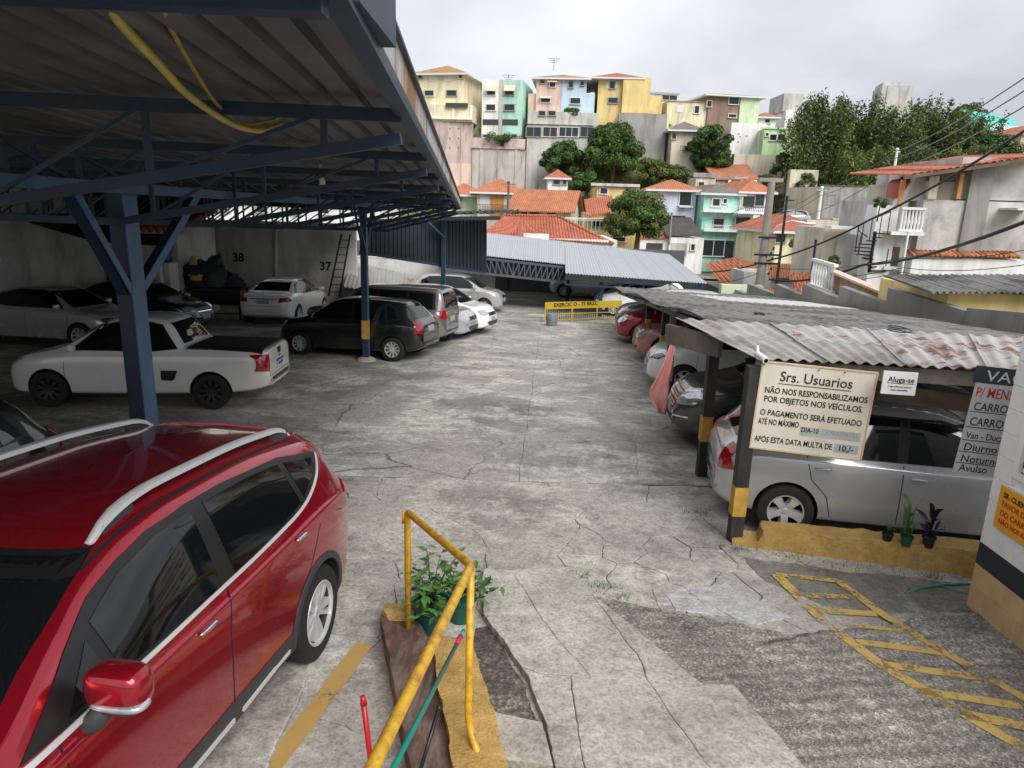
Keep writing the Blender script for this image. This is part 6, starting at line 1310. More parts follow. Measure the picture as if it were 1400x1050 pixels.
h.win((1132, 1139, 268, 279), (1152, 1159, 270, 281), (1173, 1180, 272, 283), (1140, 1147, 294, 299), (1160, 1167, 295, 300)); h.slabs(W['conc'], (1120, 1218, 253, 256), .2, 'parapet')
h = House('yellow_house', 'mustard house front with tiled porch left of the round tree', (800, 868, 292, 335), 66, 0, 6); h.wall(W['yellow'], ext=3); h.shed(T_RED, (806, 296, 836, 290, 1.4), 3, .3); h.win((812, 830, 300, 310), (838, 854, 324, 330)); h.rail((778, 826, 300, 316), 9, 1.0, M_SHUT); h.slabs(W['white'], (772, 828, 297, 300), 1.0, 'pergola_beam')
# red roof right behind the far carport, built tile course by tile course
rr_ = thing('tiled_roof_house', 'broad red tiled roof just behind the pale blue carport roof', 'house', (0, 0, 0), group='houses on the hillside')
p0, p1, p2, p3 = unproj(655, 322, 46), unproj(838, 334, 46), unproj(762, 297, 51), unproj(690, 296, 51)
K = 44; vs = []; fs = []
def rp(u, v): return p0.lerp(p1, u).lerp(p3.lerp(p2, u), v)
for k in range(K):
    a, b = k / K, (k + 1) / K; col_ = []
    for q in range(5):
        u = a + (b - a) * q / 4; wv = .06 * math.sin(math.pi * q / 4)
        for v in (0, 1): p = rp(u, v); col_.append((p.x, p.y, p.z + wv))
    MB().add(col_, [(2 * q, 2 * q + 2, 2 * q + 3, 2 * q + 1) for q in range(4)]).build('tile_row', T_RED, rr_, True)
p4 = unproj(838, 334, 46) + Vector((.5, 5, 0)); MB().add([p1, p4, p2], [(0, 1, 2)]).build('hip_slope', T_RED, rr_); MB().box(p0.x - .5, p1.x + .3, 46.2, 54, -3, p0.z - .05).build('wall', W['white'], rr_); MB().tube([p1 + Vector((0, 0, .06)), p2 + Vector((0, 0, .08))], .11, 8).build('ridge_tiles', T_RED, rr_, True); MB().tube([p3 + Vector((0, 0, .08)), p2 + Vector((0, 0, .08))], .11, 8).build('ridge_tiles', T_RED, rr_, True); q = unproj(733, 325, 45.9); MB().box(q.x - .8, q.x + .8, 45.7, 46.1, q.z - .3, q.z + .25).build('gutter_box', W['white'], rr_)
def tile_roof(label, q, n, m, wallm=None, name='tiled_roof_house'):
    t = thing(name, label, 'house', (0, 0, 0), group='houses on the hillside'); a, b, c, d = [unproj(*p) for p in q]
    for k in range(n):
        col_ = []
        for j in range(5):
            u = (k + j / 4) / n
            for v in (0, 1): p = a.lerp(b, u).lerp(d.lerp(c, u), v); col_.append((p.x, p.y, p.z + .07 * math.sin(math.pi * j / 4)))
        MB().add(col_, [(2 * j, 2 * j + 2, 2 * j + 3, 2 * j + 1) for j in range(4)]).build('tile_row', m, t, True)
    lo = min(a.z, b.z, c.z, d.z); x0 = min(p.x for p in (a, b, c, d)); x1 = max(p.x for p in (a, b, c, d)); y0 = min(p.y for p in (a, b, c, d)); y1 = max(p.y for p in (a, b, c, d)); MB().box(x0 + .1, x1 - .1, y0 + .2, y1 - .1, lo - 3, lo - .1).build('wall', wallm or W['white'], t); return t
tile_roof('bright orange roof slope nearest the right end of the pale blue carport', ((993, 396, 36), (1030, 383, 36), (1008, 352, 41), (963, 361, 41)), 14, T_OR, W['white']); tile_roof('second orange roof slope left of the utility pole', ((1030, 384, 36.3), (1062, 392, 36.3), (1030, 360, 41), (1008, 354, 41)), 12, T_OR, W['lime'])
tile_roof('orange roof slope between the utility pole and white balustrade', ((1052, 383, 35), (1112, 378, 35), (1105, 362, 39), (1050, 361, 39)), 18, T_OR, W['white']); tile_roof('steep red tile fall beside the white balustrade', ((1090, 412, 27), (1112, 405, 27), (1108, 374, 29.5), (1080, 374, 29.5)), 7, T_OR, W['white']); tile_roof('low red tiles at the foot of the utility pole', ((1040, 410, 28), (1076, 408, 28), (1074, 392, 30), (1042, 395, 30)), 10, T_RED, W['beige'])
h = House('green_shed', 'pale green low wall behind the stepped grey wall', (985, 1042, 390, 408), 30, 0, .4, 'shed'); h.wall(W['green'], ext=2); h = House('white_block', 'small pale grey block beside the utility pole foot', (1015, 1050, 372, 396), 33, 0, 2, 'shed'); h.wall(W['conc'], ext=2)
# ================================================================ neighbours on the right
W_BLOCK = wall_mat('mossy_block', (.25, .24, .22), 1.); W['conc2'] = mat('wall_weathered', (.50, .49, .47), .9, .2, .8, grime=.95, gcol=(.16, .155, .145), gscale=.9, stretch=(1, 1, .55), bmp=.2, bscale=12)
M_BRICKY = mat('brick_render', (.42, .26, .17), .9, .3, 4, grime=.5, gcol=(.25, .17, .12), gscale=3, bmp=.6, bscale=18)
sw_ = thing('stepped_wall', 'mossy grey block boundary wall stepping down behind the right carport', 'wall', (0, 0, 0))
def panel(p0, p1, m, thick=.22, drop=3.2, name='wall_panel', parent=sw_):
    n = Vector((thick, 0, 0)); a, b = p0, p1; vs = [(a.x, a.y, a.z - drop), (b.x, b.y, b.z - drop), tuple(b), tuple(a)]; vs += [(x + thick, y, z) for x, y, z in vs]
    return MB().add(vs, [(0, 1, 2, 3), (7, 6, 5, 4), (3, 2, 6, 7), (0, 3, 7, 4), (1, 5, 6, 2)]).build(name, m, parent)
for (xa, ya, Ya, xb, yb, Yb) in ((1452, 432, 11.2, 1322, 421, 14.6), (1326, 427, 14.55, 1214, 393, 17.8), (1212, 415, 17.85, 1148, 391, 20.4), (1146, 408, 20.45, 1098, 388, 23.0), (1096, 404, 23.05, 1060, 388, 25.6), (1058, 402, 25.65, 1022, 388, 28.6), (1020, 402, 28.65, 985, 388, 32)):
    panel(unproj(xb, yb, Yb), unproj(xa, ya, Ya), W_BLOCK)
bk = thing('brick_wall', 'sloping brown rendered garden wall behind the stepped wall', 'wall', (0, 0, 0)); panel(unproj(1138, 371, 22.5), unproj(1216, 404, 19.5), M_BRICKY, .2, 1.6, 'wall_panel', bk); MB().bar(unproj(1138, 370, 22.4), unproj(1216, 403, 19.4), .3, .06).build('coping', W['pink'], bk)
M_BAL = mat('balustrade_white', (.72, .72, .71), .7, .06, 2)
def balustrade(label, a, b, n, hgt):
    t = thing('balustrade', label, 'balustrade', a); d = b - a; MB().bar((0, 0, hgt), d + Vector((0, 0, hgt)), .14, .09).build('hand_rail', M_BAL, t); MB().bar((0, 0, .04), d + Vector((0, 0, .04)), .14, .08).build('base_rail', M_BAL, t)
    me = MB().lathe([(.05, 0), (.035, hgt * .1), (.06, hgt * .35), (.03, hgt * .75), (.05, hgt * .92)], 8).mesh('baluster', M_BAL, True)
    for k in range(n): o = link('baluster', me, t); o.location = d * ((k + .5) / n) + Vector((0, 0, .06))
    return t
balustrade('white balustrade on the corner beside the orange tiles', unproj(1107, 390, 24.0), unproj(1138, 402, 22.0), 9, .86); MB().box(*[0] * 6) if False else None
t = thing('balustrade_wall', 'white wall below the corner balustrade', 'wall', (0, 0, 0)); panel(unproj(1107, 390, 24.0), unproj(1138, 403, 22.0), W['white'], .2, 2.4, 'wall_panel', t)
h = House('grey_house', 'large unpainted grey rendered house with tiled cap at the far right', (1242, 1440, 275, 400), 27, -6, 9, 'house'); h.wall(W['conc2'], ext=3)
h.wall(W['conc2'], (1322, 1440, 214, 276), .25, 8, 'upper_block'); h.wall(W['beige'], (1278, 1323, 247, 276), .5, 6, 'terrace_parapet'); h.slabs(W['stain'], (1330, 1337, 222, 345), .12, 'pilaster'); h.slabs(W['white'], (1240, 1385, 349, 400), .5, 'lower_wall')
for k in range(24): (x0, z0) = h.loc(1240 + k * 6.1, 347 + k * .08); MB().tube([(x0, -.62, z0 - .02), (x0, .0, z0 + .10)], .075, 7).build('cap_tile', T_OR, h.t, True)
(x0, z0), (x1, z1) = h.loc(1232, 241), h.loc(1425, 212)
nT = 20
for k in range(nT):
    u0, u1 = k / nT, (k + 1) / nT; a = Vector((x0 + (x1 - x0) * u0, -.8, z0 + (z1 - z0) * u0)); b = Vector((x0 + (x1 - x0) * u1, -.8, z0 + (z1 - z0) * u1)); vs = []
    for j in range(5):
        p = a.lerp(b, j / 4) + Vector((0, 0, .07 * math.sin(math.pi * j / 4))); vs += [p, p + Vector((0, 6.5, .3))]
    MB().add(vs, [(2 * j, 2 * j + 2, 2 * j + 3, 2 * j + 1) for j in range(4)]).build('roof_tile_row', T_RED, h.t, True)
MB().bar((x0 - .2, -.78, z0 - .08), (x1, -.78, z1 - .08), .08, .12).build('eave_board', M_WOOD_D, h.t)
for px in (1232, 1272, 1278, 1312): (xx, zz) = h.loc(px, 246 - (px - 1232) * .12); (_, zb) = h.loc(px, 282 if px < 1260 else 272); MB().box(xx, xx + .14, -.1, .04, zb, zz).build('terrace_post', W['orange'] if px in (1232, 1312) else M_AWN, h.t)
h.win((1288, 1302, 236, 248), (1305, 1318, 233, 246), kind='shut', m=M_WOOD_D); h.slabs(W['white'], (1366, 1400, 284, 288), 1.2, 'canopy_slab')
h2 = House('white_house', 'white stair tower with balustraded balcony left of the grey house', (1205, 1243, 318, 400), 27.5, -4, 6, 'house'); h2.wall(W['white'], ext=3); h2.win((1209, 1226, 337, 365), kind='shut', m=M_WOOD_D); h2.slabs(W['white'], (1203, 1246, 315, 321), 1.0); h2.slabs(W['white'], (1203, 1246, 363, 369), .4, 'ledge'); h2.wall(W['white'], (1196, 1206, 280, 400), -.3, 1, 'corner_pillar')
(bx0, bz), (bx1, _) = h2.loc(1213, 315), h2.loc(1245, 315); bt = balustrade('white balcony balustrade before the grey house', h2.o + h2.ax * bx0 - h2.ay * .9 + Vector((0, 0, bz)), h2.o + h2.ax * bx1 - h2.ay * .9 + Vector((0, 0, bz)), 7, .82)
c = unproj(1250, 275, 28); ch = thing('white_chimney', 'white pyramid chimney hood on the terrace', 'chimney', c); MB().add([(-.6, -.4, 0), (.6, -.4, 0), (.6, .4, 0), (-.6, .4, 0), (-.18, -.15, .75), (.18, -.15, .75), (.18, .15, .75), (-.18, .15, .75)], [(0, 1, 5, 4), (1, 2, 6, 5), (2, 3, 7, 6), (3, 0, 4, 7), (4, 5, 6, 7)]).build('hood', M_BAL, ch); MB().box(-.6, -.42, -.4, .4, -1.2, -.003).build('side_wall', M_BAL, ch); MB().box(.42, .6, -.4, .4, -1.2, -.003).build('side_wall', M_BAL, ch); MB().box(-.2, .2, -.17, .17, .752, .85).build('cap', M_BAL, ch)
c = unproj(1231, 271, 28.6); rt = thing('red_tank', 'dull red rounded tank on the white house terrace', 'tank', c); MB().lathe([(.5, 0), (.52, .1), (.52, .55), (.4, .68), (.1, .74)], 16, 'z', (0, 0, 0), True).build('tank_body', mat('red_tank_paint', (.42, .11, .09), .6, .1), rt, True, 40); MB().lathe([(.12, .73), (.12, .79)], 10, 'z', (0, 0, 0), True).build('tank_cap', M_TRIM, rt)
h3 = House('white_annex', 'white annex with curved dark opening left of the stair tower', (1152, 1207, 322, 400), 29, -5, 5, 'house'); h3.wall(W['white'], ext=3); h3.wall(W['beige'], (1130, 1153, 312, 400), .2, 4, 'side_wing'); h3.slabs(W['conc'], (1146, 1160, 320, 380), .02, 'shaded_bay'); h3.slabs(W['white'], (1128, 1162, 308, 313), .8, 'roof_slab'); h3.slabs(W['conc'], (1150, 1212, 372, 385), .6, 'low_parapet')
h4 = House('yellow_shed', 'ochre shed with corrugated grey roof behind the boundary wall', (1290, 1460, 402, 440), 15.6, 0, 3, 'shed'); h4.wall(W['yellow'], ext=1.5)
for k in range(6): (x0, z0), (x1, z1) = h4.loc(1255 + k * 34, 393), h4.loc(1291 + k * 34, 392); quad_sheet('roof_sheet', Vector((x0, -.5, z0 - .05)), Vector((x1, -.5, z1 - .05)), Vector((x1, 1.6, z1 + .10)), Vector((x0, 1.6, z0 + .10)), 4, M_FIBRE_D, parent=h4.t, amp=.03)
# spiral stair
c = unproj(1188, 372, 27.2); ss = thing('spiral_stair', 'grey iron spiral stair in front of the white annex', 'stairs', c); top_ = unproj(1188, 316, 27.2).z - c.z; MB().tube([(0, 0, 0), (0, 0, top_)], .06, 8).build('stair_pole', M_RIMD, ss, True)
for k in range(11): a_ = k * .5; z = top_ * (k + .5) / 11; MB().bar((0, 0, z), (.62 * math.cos(a_), .62 * math.sin(a_), z), .22, .04).build('tread', M_RIMD, ss); MB().bar((.6 * math.cos(a_), .6 * math.sin(a_), z), (.6 * math.cos(a_), .6 * math.sin(a_), z + .8), .025, .025).build('baluster', M_RIMD, ss)
MB().tube([(.6 * math.cos(k * .5), .6 * math.sin(k * .5), top_ * (k + .5) / 11 + .8) for k in range(11)], .02, 6).build('stair_rail', M_RIMD, ss, True)
# ---------------------------------------------------------------- poles and wires
M_POLE = mat('pole_concrete', (.28, .26, .23), .85, .15, 2, grime=.5, gcol=(.16, .14, .12), gscale=2); M_WIRE = mat('cable_black', (.015, .015, .016), .6, 0); M_WIREG = mat('cable_grey', (.16, .16, .17), .5, 0)
a, b = unproj(1036, 412, 31), unproj(1053, 248, 31); up = thing('utility_pole', 'thick concrete utility pole with cable brackets left of the red-roofed cottage', 'utility pole', (a.x, a.y, a.z - 1.0)); L_ = b.z - a.z + 1.0
MB().tube([(0, 0, 0), (0, 0, L_)], [.21, .15], 14).build('pole_shaft', M_POLE, up, True, 40); MB().box(-.55, .45, -.1, .1, L_ - .02, L_ + .14).build('cross_arm', M_POLE, up)
for k, (z, w) in enumerate(((.62, .7), (.5, .9), (.44, .8))): MB().bar((-w / 2, -.18, L_ * z), (w * .8, -.18, L_ * z), .06, .08).build('bracket', M_RIMD, up)
for k in range(6): MB().lathe([(.03, 0), (.06, .03), (.03, .06), (.06, .09), (.02, .13)], 8, 'z', (.25 + .08 * (k % 2), -.22, L_ * (.36 + .035 * k))).build('insulator', M_TRIM, up, True)
MB().tube([(.1, -.1, L_ * .62), (.35, -.3, L_ * .70), (.8, -.6, L_ * .74), (1.3, -.9, L_ * .73)], .035, 8).build('lamp_arm', M_SATIN, up, True); MB().ell((1.45, -1.0, L_ * .725), (.28, .1, .05), .8, 12, 6).build('lamp_head', M_SATIN, up, True)
def thin_pole(label, px0, py0, px1, py1, Y, r, m, arm=0):
    a, b = unproj(px0, py0, Y), unproj(px1, py1, Y); t = thing('thin_pole', label, 'pole', a); MB().tube([(0, 0, 0), (0, 0, (b - a).z)], [r, r * .8], 10).build('pole_shaft', m, t, True, 40); MB().ell((0, 0, (b - a).z + r * .5), (r * 1.2, r * 1.2, r), 1, 8, 5).build('pole_cap', m, t, True)
    if arm: MB().bar((-arm, 0, (b - a).z - .1), (arm, 0, (b - a).z - .1), .05, .05).build('pole_arm', m, t)
    return t
thin_pole('slim dark pole just right of the utility pole', 1060, 402, 1066, 270, 30, .06, M_RIMD, .3); thin_pole('white pole on the ridge before the bamboo', 1220, 248, 1222, 205, 45, .09, M_BAL, .2); thin_pole('short grey pole beside the striped building', 1118, 300, 1119, 258, 60, .14, M_BAL, .4); thin_pole('grey lamp pole by the round tree', 915, 335, 918, 292, 60, .08, M_POLE); thin_pole('brown wooden street pole before the orange-walled house', 694, 300, 692, 250, 62, .12, M_WOOD_D, .6); thin_pole('thin pole left of the white balustrade', 1108, 385, 1115, 330, 26, .05, M_RIMD); thin_pole('pipe pole on the pale wall under the white balcony', 1229, 395, 1236, 318, 26.5, .05, M_BAL); thin_pole('grey service pole between cottage and pole', 1096, 372, 1100, 318, 34, .05, M_POLE, .25)
def wire(label, pts, r, m, sag=0):
    P = [unproj(*p) for p in pts]; o = P[0]; Q = []
    for a, b in zip(P, P[1:]):
        for k in range(8): t = k / 8; q = a.lerp(b, t) - Vector((0, 0, sag * 4 * t * (1 - t))); Q.append(q - o)
    Q.append(P[-1] - o); ob = MB().tube(Q, r, 6).build('overhead_cable', m, None, True); ob.location = o; return tag(ob, label, 'cable', 'overhead cables')
wire('topmost grey overhead cable running from the right edge to the ridge pole', [(1450, 72, 20), (1222, 208, 45), (1118, 262, 60), (1066, 285, 66)], .022, M_WIREG, .3); wire('second grey overhead cable sloping past the ridge pole', [(1450, 92, 20), (1222, 217, 45), (1120, 268, 60), (1066, 292, 66)], .022, M_WIREG, .3); wire('third grey overhead cable, lowest of the parallel three', [(1450, 115, 20), (1222, 232, 45), (1100, 296, 60)], .022, M_WIREG, .3)
wire('thick black cable crossing the white house to the upper right', [(1460, 140, 16), (1190, 300, 26), (1055, 355, 31), (960, 372, 40)], .035, M_WIRE, .15); wire('thick black cable bundle sagging low across the grey house', [(1470, 275, 13), (1180, 362, 24), (1052, 382, 30.5)], .042, M_WIRE, .25)
for k, (y0, y1) in enumerate(((330, 352), (352, 366), (378, 372))): wire(('thin wire across the grey house above the tiled cap', 'thin wire across the tiled cap of the grey house', 'thin wire across the white lower wall')[k], [(1460, y0, 18), (1235, y1, 25), (1055, y1 + 14, 30.8)], .012, M_WIRE, .2)
wire('thin wire over the red-roofed cottage', [(1055, 300, 31), (1119, 262, 60)], .012, M_WIREG, .3); wire('thin wire between utility pole and slim pole over the orange roofs', [(1040, 372, 31), (960, 385, 36)], .012, M_WIRE, .2); wire('thin wire from the utility pole across the street to the lilac house', [(1050, 268, 31), (930, 300, 60)], .014, M_WIREG, .5)
for i, (px, py, yb) in enumerate(((757, 80, 97), (695, 103, 107), (563, 116, 128))):
    a, b = unproj(px, yb, 100), unproj(px, py, 100); an_ = thing('roof_antenna', ('thin aerial on the pink and blue house roof', 'short aerial on the white and mint house', 'aerial above the orange-roofed cottage behind')[i], 'antenna', a); MB().tube([(0, 0, 0), (0, 0, b.z - a.z)], .035, 6).build('mast', M_RIMD, an_)
    for k in range(3): MB().bar((-.8 + .2 * k, 0, b.z - a.z - .25 * k), (.8 - .2 * k, 0, b.z - a.z - .25 * k), .04, .04).build('rod', M_RIMD, an_)
# ---------------------------------------------------------------- trees
def leaf_cloud(mb, rg, c, rad, n, size, flat=.8):
    for _ in range(n):
        while True:
            d = Vector((rg.uniform(-1, 1), rg.uniform(-1, 1), rg.uniform(-1, 1)))
            if .05 < d.length < 1: break
        d = d.normalized() * (d.length ** .7) * 1.12; p = Vector(c) + Vector((d.x * rad[0], d.y * rad[1], d.z * rad[2])); nrm = (d + Vector((rg.uniform(-.7, .7), rg.uniform(-.7, .7), rg.uniform(-.3, .9)))).normalized()
        t = nrm.cross(Vector((rg.uniform(-1, 1), rg.uniform(-1, 1), rg.uniform(-1, 1)))).normalized(); b = nrm.cross(t); s = size * rg.uniform(.55, 1.3)
        mb.add([p - t * s, p - b * s * .5 + nrm * s * .15, p + t * s, p + b * s * .5 + nrm * s * .15], [(0, 1, 2, 3)])
M_TREE1 = leafmat('tree_leaf_fresh', (.075, .155, .03)); M_TREE2 = leafmat('tree_leaf_dark', (.042, .095, .024)); M_TREE3 = leafmat('tree_leaf_olive', (.115, .145, .042)); M_BARK = mat('bark', (.09, .065, .045), .9, .3, 6, bmp=.5, bscale=20); M_BAMB = leafmat('bamboo_leaf', (.12, .165, .04)); M_BAMBD = leafmat('bamboo_leaf_dark', (.05, .09, .024)); M_CULM = mat('bamboo_culm', (.14, .16, .05), .6, .2)
def tree(name, label, px, Y, m, seed, m2=None, n=4200, size=.22, lobes=22, group='trees on the slope'):
    xl, xr, yt, yb = px; rg = random.Random(seed); a, b = unproj(xl, yt, Y), unproj(xr, yb, Y); w, hh = b.x - a.x, a.z - b.z; base = Vector(((a.x + b.x) / 2, Y, min(b.z, tz((a.x + b.x) / 2, Y)) if name != 'bush' else b.z)); t = thing(name, label, 'tree' if name != 'bush' else 'bush', base, group=group); cz = b.z - base.z
    cr = MB(); cr2 = MB(); tr = MB(); tr.tube([(0, 0, -.5), (.05 * w, 0, cz + hh * .15), (0, .05 * w, cz + hh * .45)], [.05 * w, .035 * w, .02 * w], 9)
    lobes = int(lobes * 1.9); n = int(n * 2.0); size *= .78
    for k in range(lobes):
        u = rg.uniform(-1, 1); v = rg.uniform(.12, .95); e = math.sqrt(max(.05, 1 - (2 * v - .85) ** 2 * .9)); x = u * w * .40 * e; z = cz + hh * v * .92; y = rg.uniform(-1, 1) * w * .34 * e; rr_ = w * rg.uniform(.07, .15); (leaf_cloud(cr if rg.random() < .62 else cr2, rg, (x, y, z), (rr_, rr_, rr_ * .75), int(n / lobes), size)); tr.tube([(0, 0, cz + hh * .2), (x * .5, y * .5, cz + hh * .2 + (z - cz - hh * .2) * .6), (x * .9, y * .9, z)], [.018 * w, .011 * w, .004 * w], 5)
    tr.build('trunk', M_BARK, t, True); cr.build('crown', m, t); cr2.build('crown', m2 or M_TREE2, t); return t
tree('round_tree', 'rounded leafy tree standing before the lilac blue house', (828, 912, 256, 326), 62, M_TREE3, 1, M_TREE1, 9000, .17, 34)
tree('hill_tree', 'large bright green tree under the yellow hilltop house', (798, 876, 160, 238), 92, M_TREE1, 2, M_TREE2, 8000, .24, 30); tree('hill_tree', 'dark green tree in front of the grey window-strip block', (738, 806, 192, 240), 92, M_TREE2, 3, M_TREE1, 6000, .24, 24); tree('hill_tree', 'upright dark tree right of the faceted-roof cottage', (944, 1000, 163, 238), 91, M_TREE2, 4, M_TREE1, 6500, .22, 26)
tree('bush', 'loose shrubs on the bank below the stained wall', (866, 916, 214, 250), 90, M_TREE3, 5, M_TREE1, 3000, .22, 14); tree('bush', 'low green shrubs left of the tall upright tree', (900, 950, 222, 256), 89, M_TREE2, 6, M_TREE3, 2500, .22, 12); tree('bush', 'small bush on the grassy slope under the lime house', (1056, 1086, 206, 240), 88, M_TREE1, 7, M_TREE3, 1800, .2, 10); tree('bush', 'scrubby bush along the foot of the bamboo', (1086, 1118, 236, 262), 84, M_TREE3, 8, M_TREE1, 1500, .2, 10); tree('bush', 'bushy growth behind the white hut', (776, 828, 232, 262), 90, M_TREE2, 9, M_TREE1, 2500, .22, 12); tree('bush', 'shrub beside the orange sloping roof', (1030, 1062, 236, 262), 86, M_TREE3, 10, M_TREE1, 1500, .2, 9); tree('bush', 'garden shrub in front of the cream cottage', (1076, 1098, 326, 348), 57, M_TREE3, 12, M_TREE1, 1200, .14, 8); tree('bush', 'small green shrub by the white annex', (1132, 1147, 346, 374), 26, M_TREE1, 13, M_TREE1, 900, .07, 8); tree('bush', 'plants spilling over the white stair pillar', (1194, 1212, 268, 284), 26.5, M_TREE1, 14, M_TREE3, 500, .06, 6)
tree('bush', 'row of plants on the terrace of the mint house', (655, 716, 184, 194), 95.2, M_TREE2, 15, M_TREE1, 900, .16, 9); tree('bush', 'hedge plants on the terrace of the blue half', (764, 800, 148, 158), 96.4, M_TREE2, 16, M_TREE1, 900, .16, 9)
tree('hill_tree', 'dark crown on the far right below the turquoise roof', (1318, 1400, 180, 246), 84, M_TREE2, 17, M_TREE3, 5000, .26, 22); tree('far_tree', 'distant tree tops right of the bamboo', (1300, 1345, 138, 178), 112, M_TREE2, 18, M_TREE2, 2500, .3, 12)
def bamboo(label, px, Y, seed, m, m2, n=40):
    xl, xr, yt, yb = px; rg = random.Random(seed); a, b = unproj(xl, yt, Y), unproj(xr, yb, Y); w, hh = b.x - a.x, a.z - b.z; base = Vector(((a.x + b.x) / 2, Y, b.z - .5)); t = thing('bamboo_clump', label, 'bamboo', base, group='bamboo grove'); cu = MB(); l1 = MB(); l2 = MB()
    for k in range(n):
        x0 = rg.uniform(-.32, .32) * w; y0 = rg.uniform(-.25, .25) * w; H = hh * rg.uniform(.72, 1.24) * (1 - .35 * abs(x0 / w)); dx = (x0 / w * 1.2 + rg.uniform(-.25, .25)) * w * .42; dy = rg.uniform(-.3, .1) * w * .6; P = []
        for j in range(9):
            u = j / 8; bend = u ** 2.4; P.append(Vector((x0 + dx * bend, y0 + dy * bend, H * (u - .16 * bend * bend))))
        cu.tube(P, [.05 * (1 - .8 * j / 8) for j in range(9)], 4)
        L = l1 if rg.random() < .55 else l2
        for q in range(250):
            u = rg.uniform(.10, 1) ** .8; i = min(7, int(u * 8)); p = P[i].lerp(P[i + 1], u * 8 - i); sp = .16 + .75 * (1 - u); p = p + Vector((rg.gauss(0, sp), rg.gauss(0, sp), rg.gauss(-.15, .45))); d = Vector((rg.uniform(-1, 1), rg.uniform(-1, 1), rg.uniform(-1.3, .1))).normalized(); s = rg.uniform(.24, .5); sd_ = d.cross(Vector((rg.uniform(-1, 1), rg.uniform(-1, 1), .3))).normalized() * s * .22
            L.add([p, p + d * s * .4 + sd_, p + d * s, p + d * s * .4 - sd_], [(0, 1, 2, 3)])
    cu.build('culms', M_CULM, t, True); l1.build('foliage', m, t); l2.build('foliage', m2, t)
bamboo('tallest bamboo clump at the left of the grove beside the lime house', (1082, 1150, 118, 262), 86, 21, M_BAMB, M_BAMBD, 46); bamboo('broad bamboo clump, second from the left in the grove', (1130, 1205, 128, 262), 88, 22, M_BAMB, M_BAMBD, 50); bamboo('dark bamboo clump before the grey tower block', (1180, 1250, 145, 262), 87, 23, M_BAMBD, M_BAMB, 46); bamboo('bamboo clump right of the tower block', (1230, 1300, 125, 262), 90, 24, M_BAMB, M_BAMBD, 50); bamboo('rightmost bamboo clump leaning toward the turquoise roof', (1276, 1348, 140, 262), 88, 25, M_BAMB, M_BAMBD, 46); bamboo('low front bamboo clump above the striped building', (1150, 1250, 190, 266), 82, 26, M_BAMBD, M_BAMB, 40); bamboo('low front bamboo clump behind the tiled terrace roof', (1240, 1345, 190, 266), 82, 27, M_BAMBD, M_BAMB, 40)
# hillside grass
rg = random.Random(77); gr = MB()
for _ in range(9000):
    x, y = rg.uniform(-12, 46), rg.uniform(80, 98); z = tz(x, y); s = rg.uniform(.15, .5); a_ = rg.uniform(0, 6.28); gr.add([(x - .12 * math.cos(a_), y - .12 * math.sin(a_), z - .05), (x + .12 * math.cos(a_), y + .12 * math.sin(a_), z - .05), (x + rg.uniform(-.2, .2), y + rg.uniform(-.2, .2), z + s)], [(0, 1, 2)])
tag(gr.build('slope_grass', M_TREE3), 'rough grass covering the bank below the hilltop houses', 'grass', kind='stuff')
P_RED = paint('suv_red_paint', (.40, .007, .022), .6)
P_WHITE = paint('car_white_paint', (.82, .82, .80)); P_BLACK = paint('car_black_paint', (.008, .009, .010)); P_SILVER = paint('car_silver_paint', (.50, .51, .53), .4)
P_GREY = paint('car_grey_paint', (.085, .083, .08), .6); P_BLUE = paint('car_blue_paint', (.01, .025, .055), .4); P_RED2 = paint('car_cherry_paint', (.34, .012, .03), .3)
P_CORAL = paint('car_coral_paint', (.42, .16, .12)); P_MGREY = paint('car_stone_grey_paint', (.26, .25, .24), .6); P_CREAM = paint('car_pale_paint', (.50, .50, .48), .3)
P_LSIL = paint('car_light_silver_paint', (.50, .53, .58), .5)
# ---- red SUV in the foreground
t, s = make_car('red_suv', 'glossy red SUV with silver roof rails parked nearest the camera', SUV, P_RED, -2.40, 3.38, -97.5, 'parked cars', scale=(1, 1, 1.02), wheel='twin', ns=150, nr=7, step=.045, clad=M_PLASTIC, handle=M_CHROME, mirror=False, slope=.085, dz=.05)
SUV_ROOT = t
s.strip('chrome_beltline', bez([(1.28, 1.025), (.9, 1.045), (.5, 1.06), (0, 1.09), (-.45, 1.115), (-.8, 1.143), (-1.06, 1.175), (-1.27, 1.225), (-1.48, 1.31), (-1.60, 1.385), (-1.655, 1.43)], 4), .022, 'L', M_SATIN, t, .010, .04, both=True)
s.strip('sill_trim', [(.86, .30), (-.12, .305)], .025, 'L', M_SATIN, t, .016, .06, both=True)
s.strip('sill_trim', [(-.22, .305), (-.82, .33)], .025, 'L', M_SATIN, t, .016, .06, both=True)
s.strip('fuel_flap_gap', [(-1.75, .98), (-1.62, 1.02)], .006, 'L', M_GAP, t, .0015, .05)
s.patch('windscreen_band', [(-.60, 1.47), (-.575, 1.545), (.575, 1.545), (.60, 1.47)], 'F', M_TRIM, t, .006, .05)
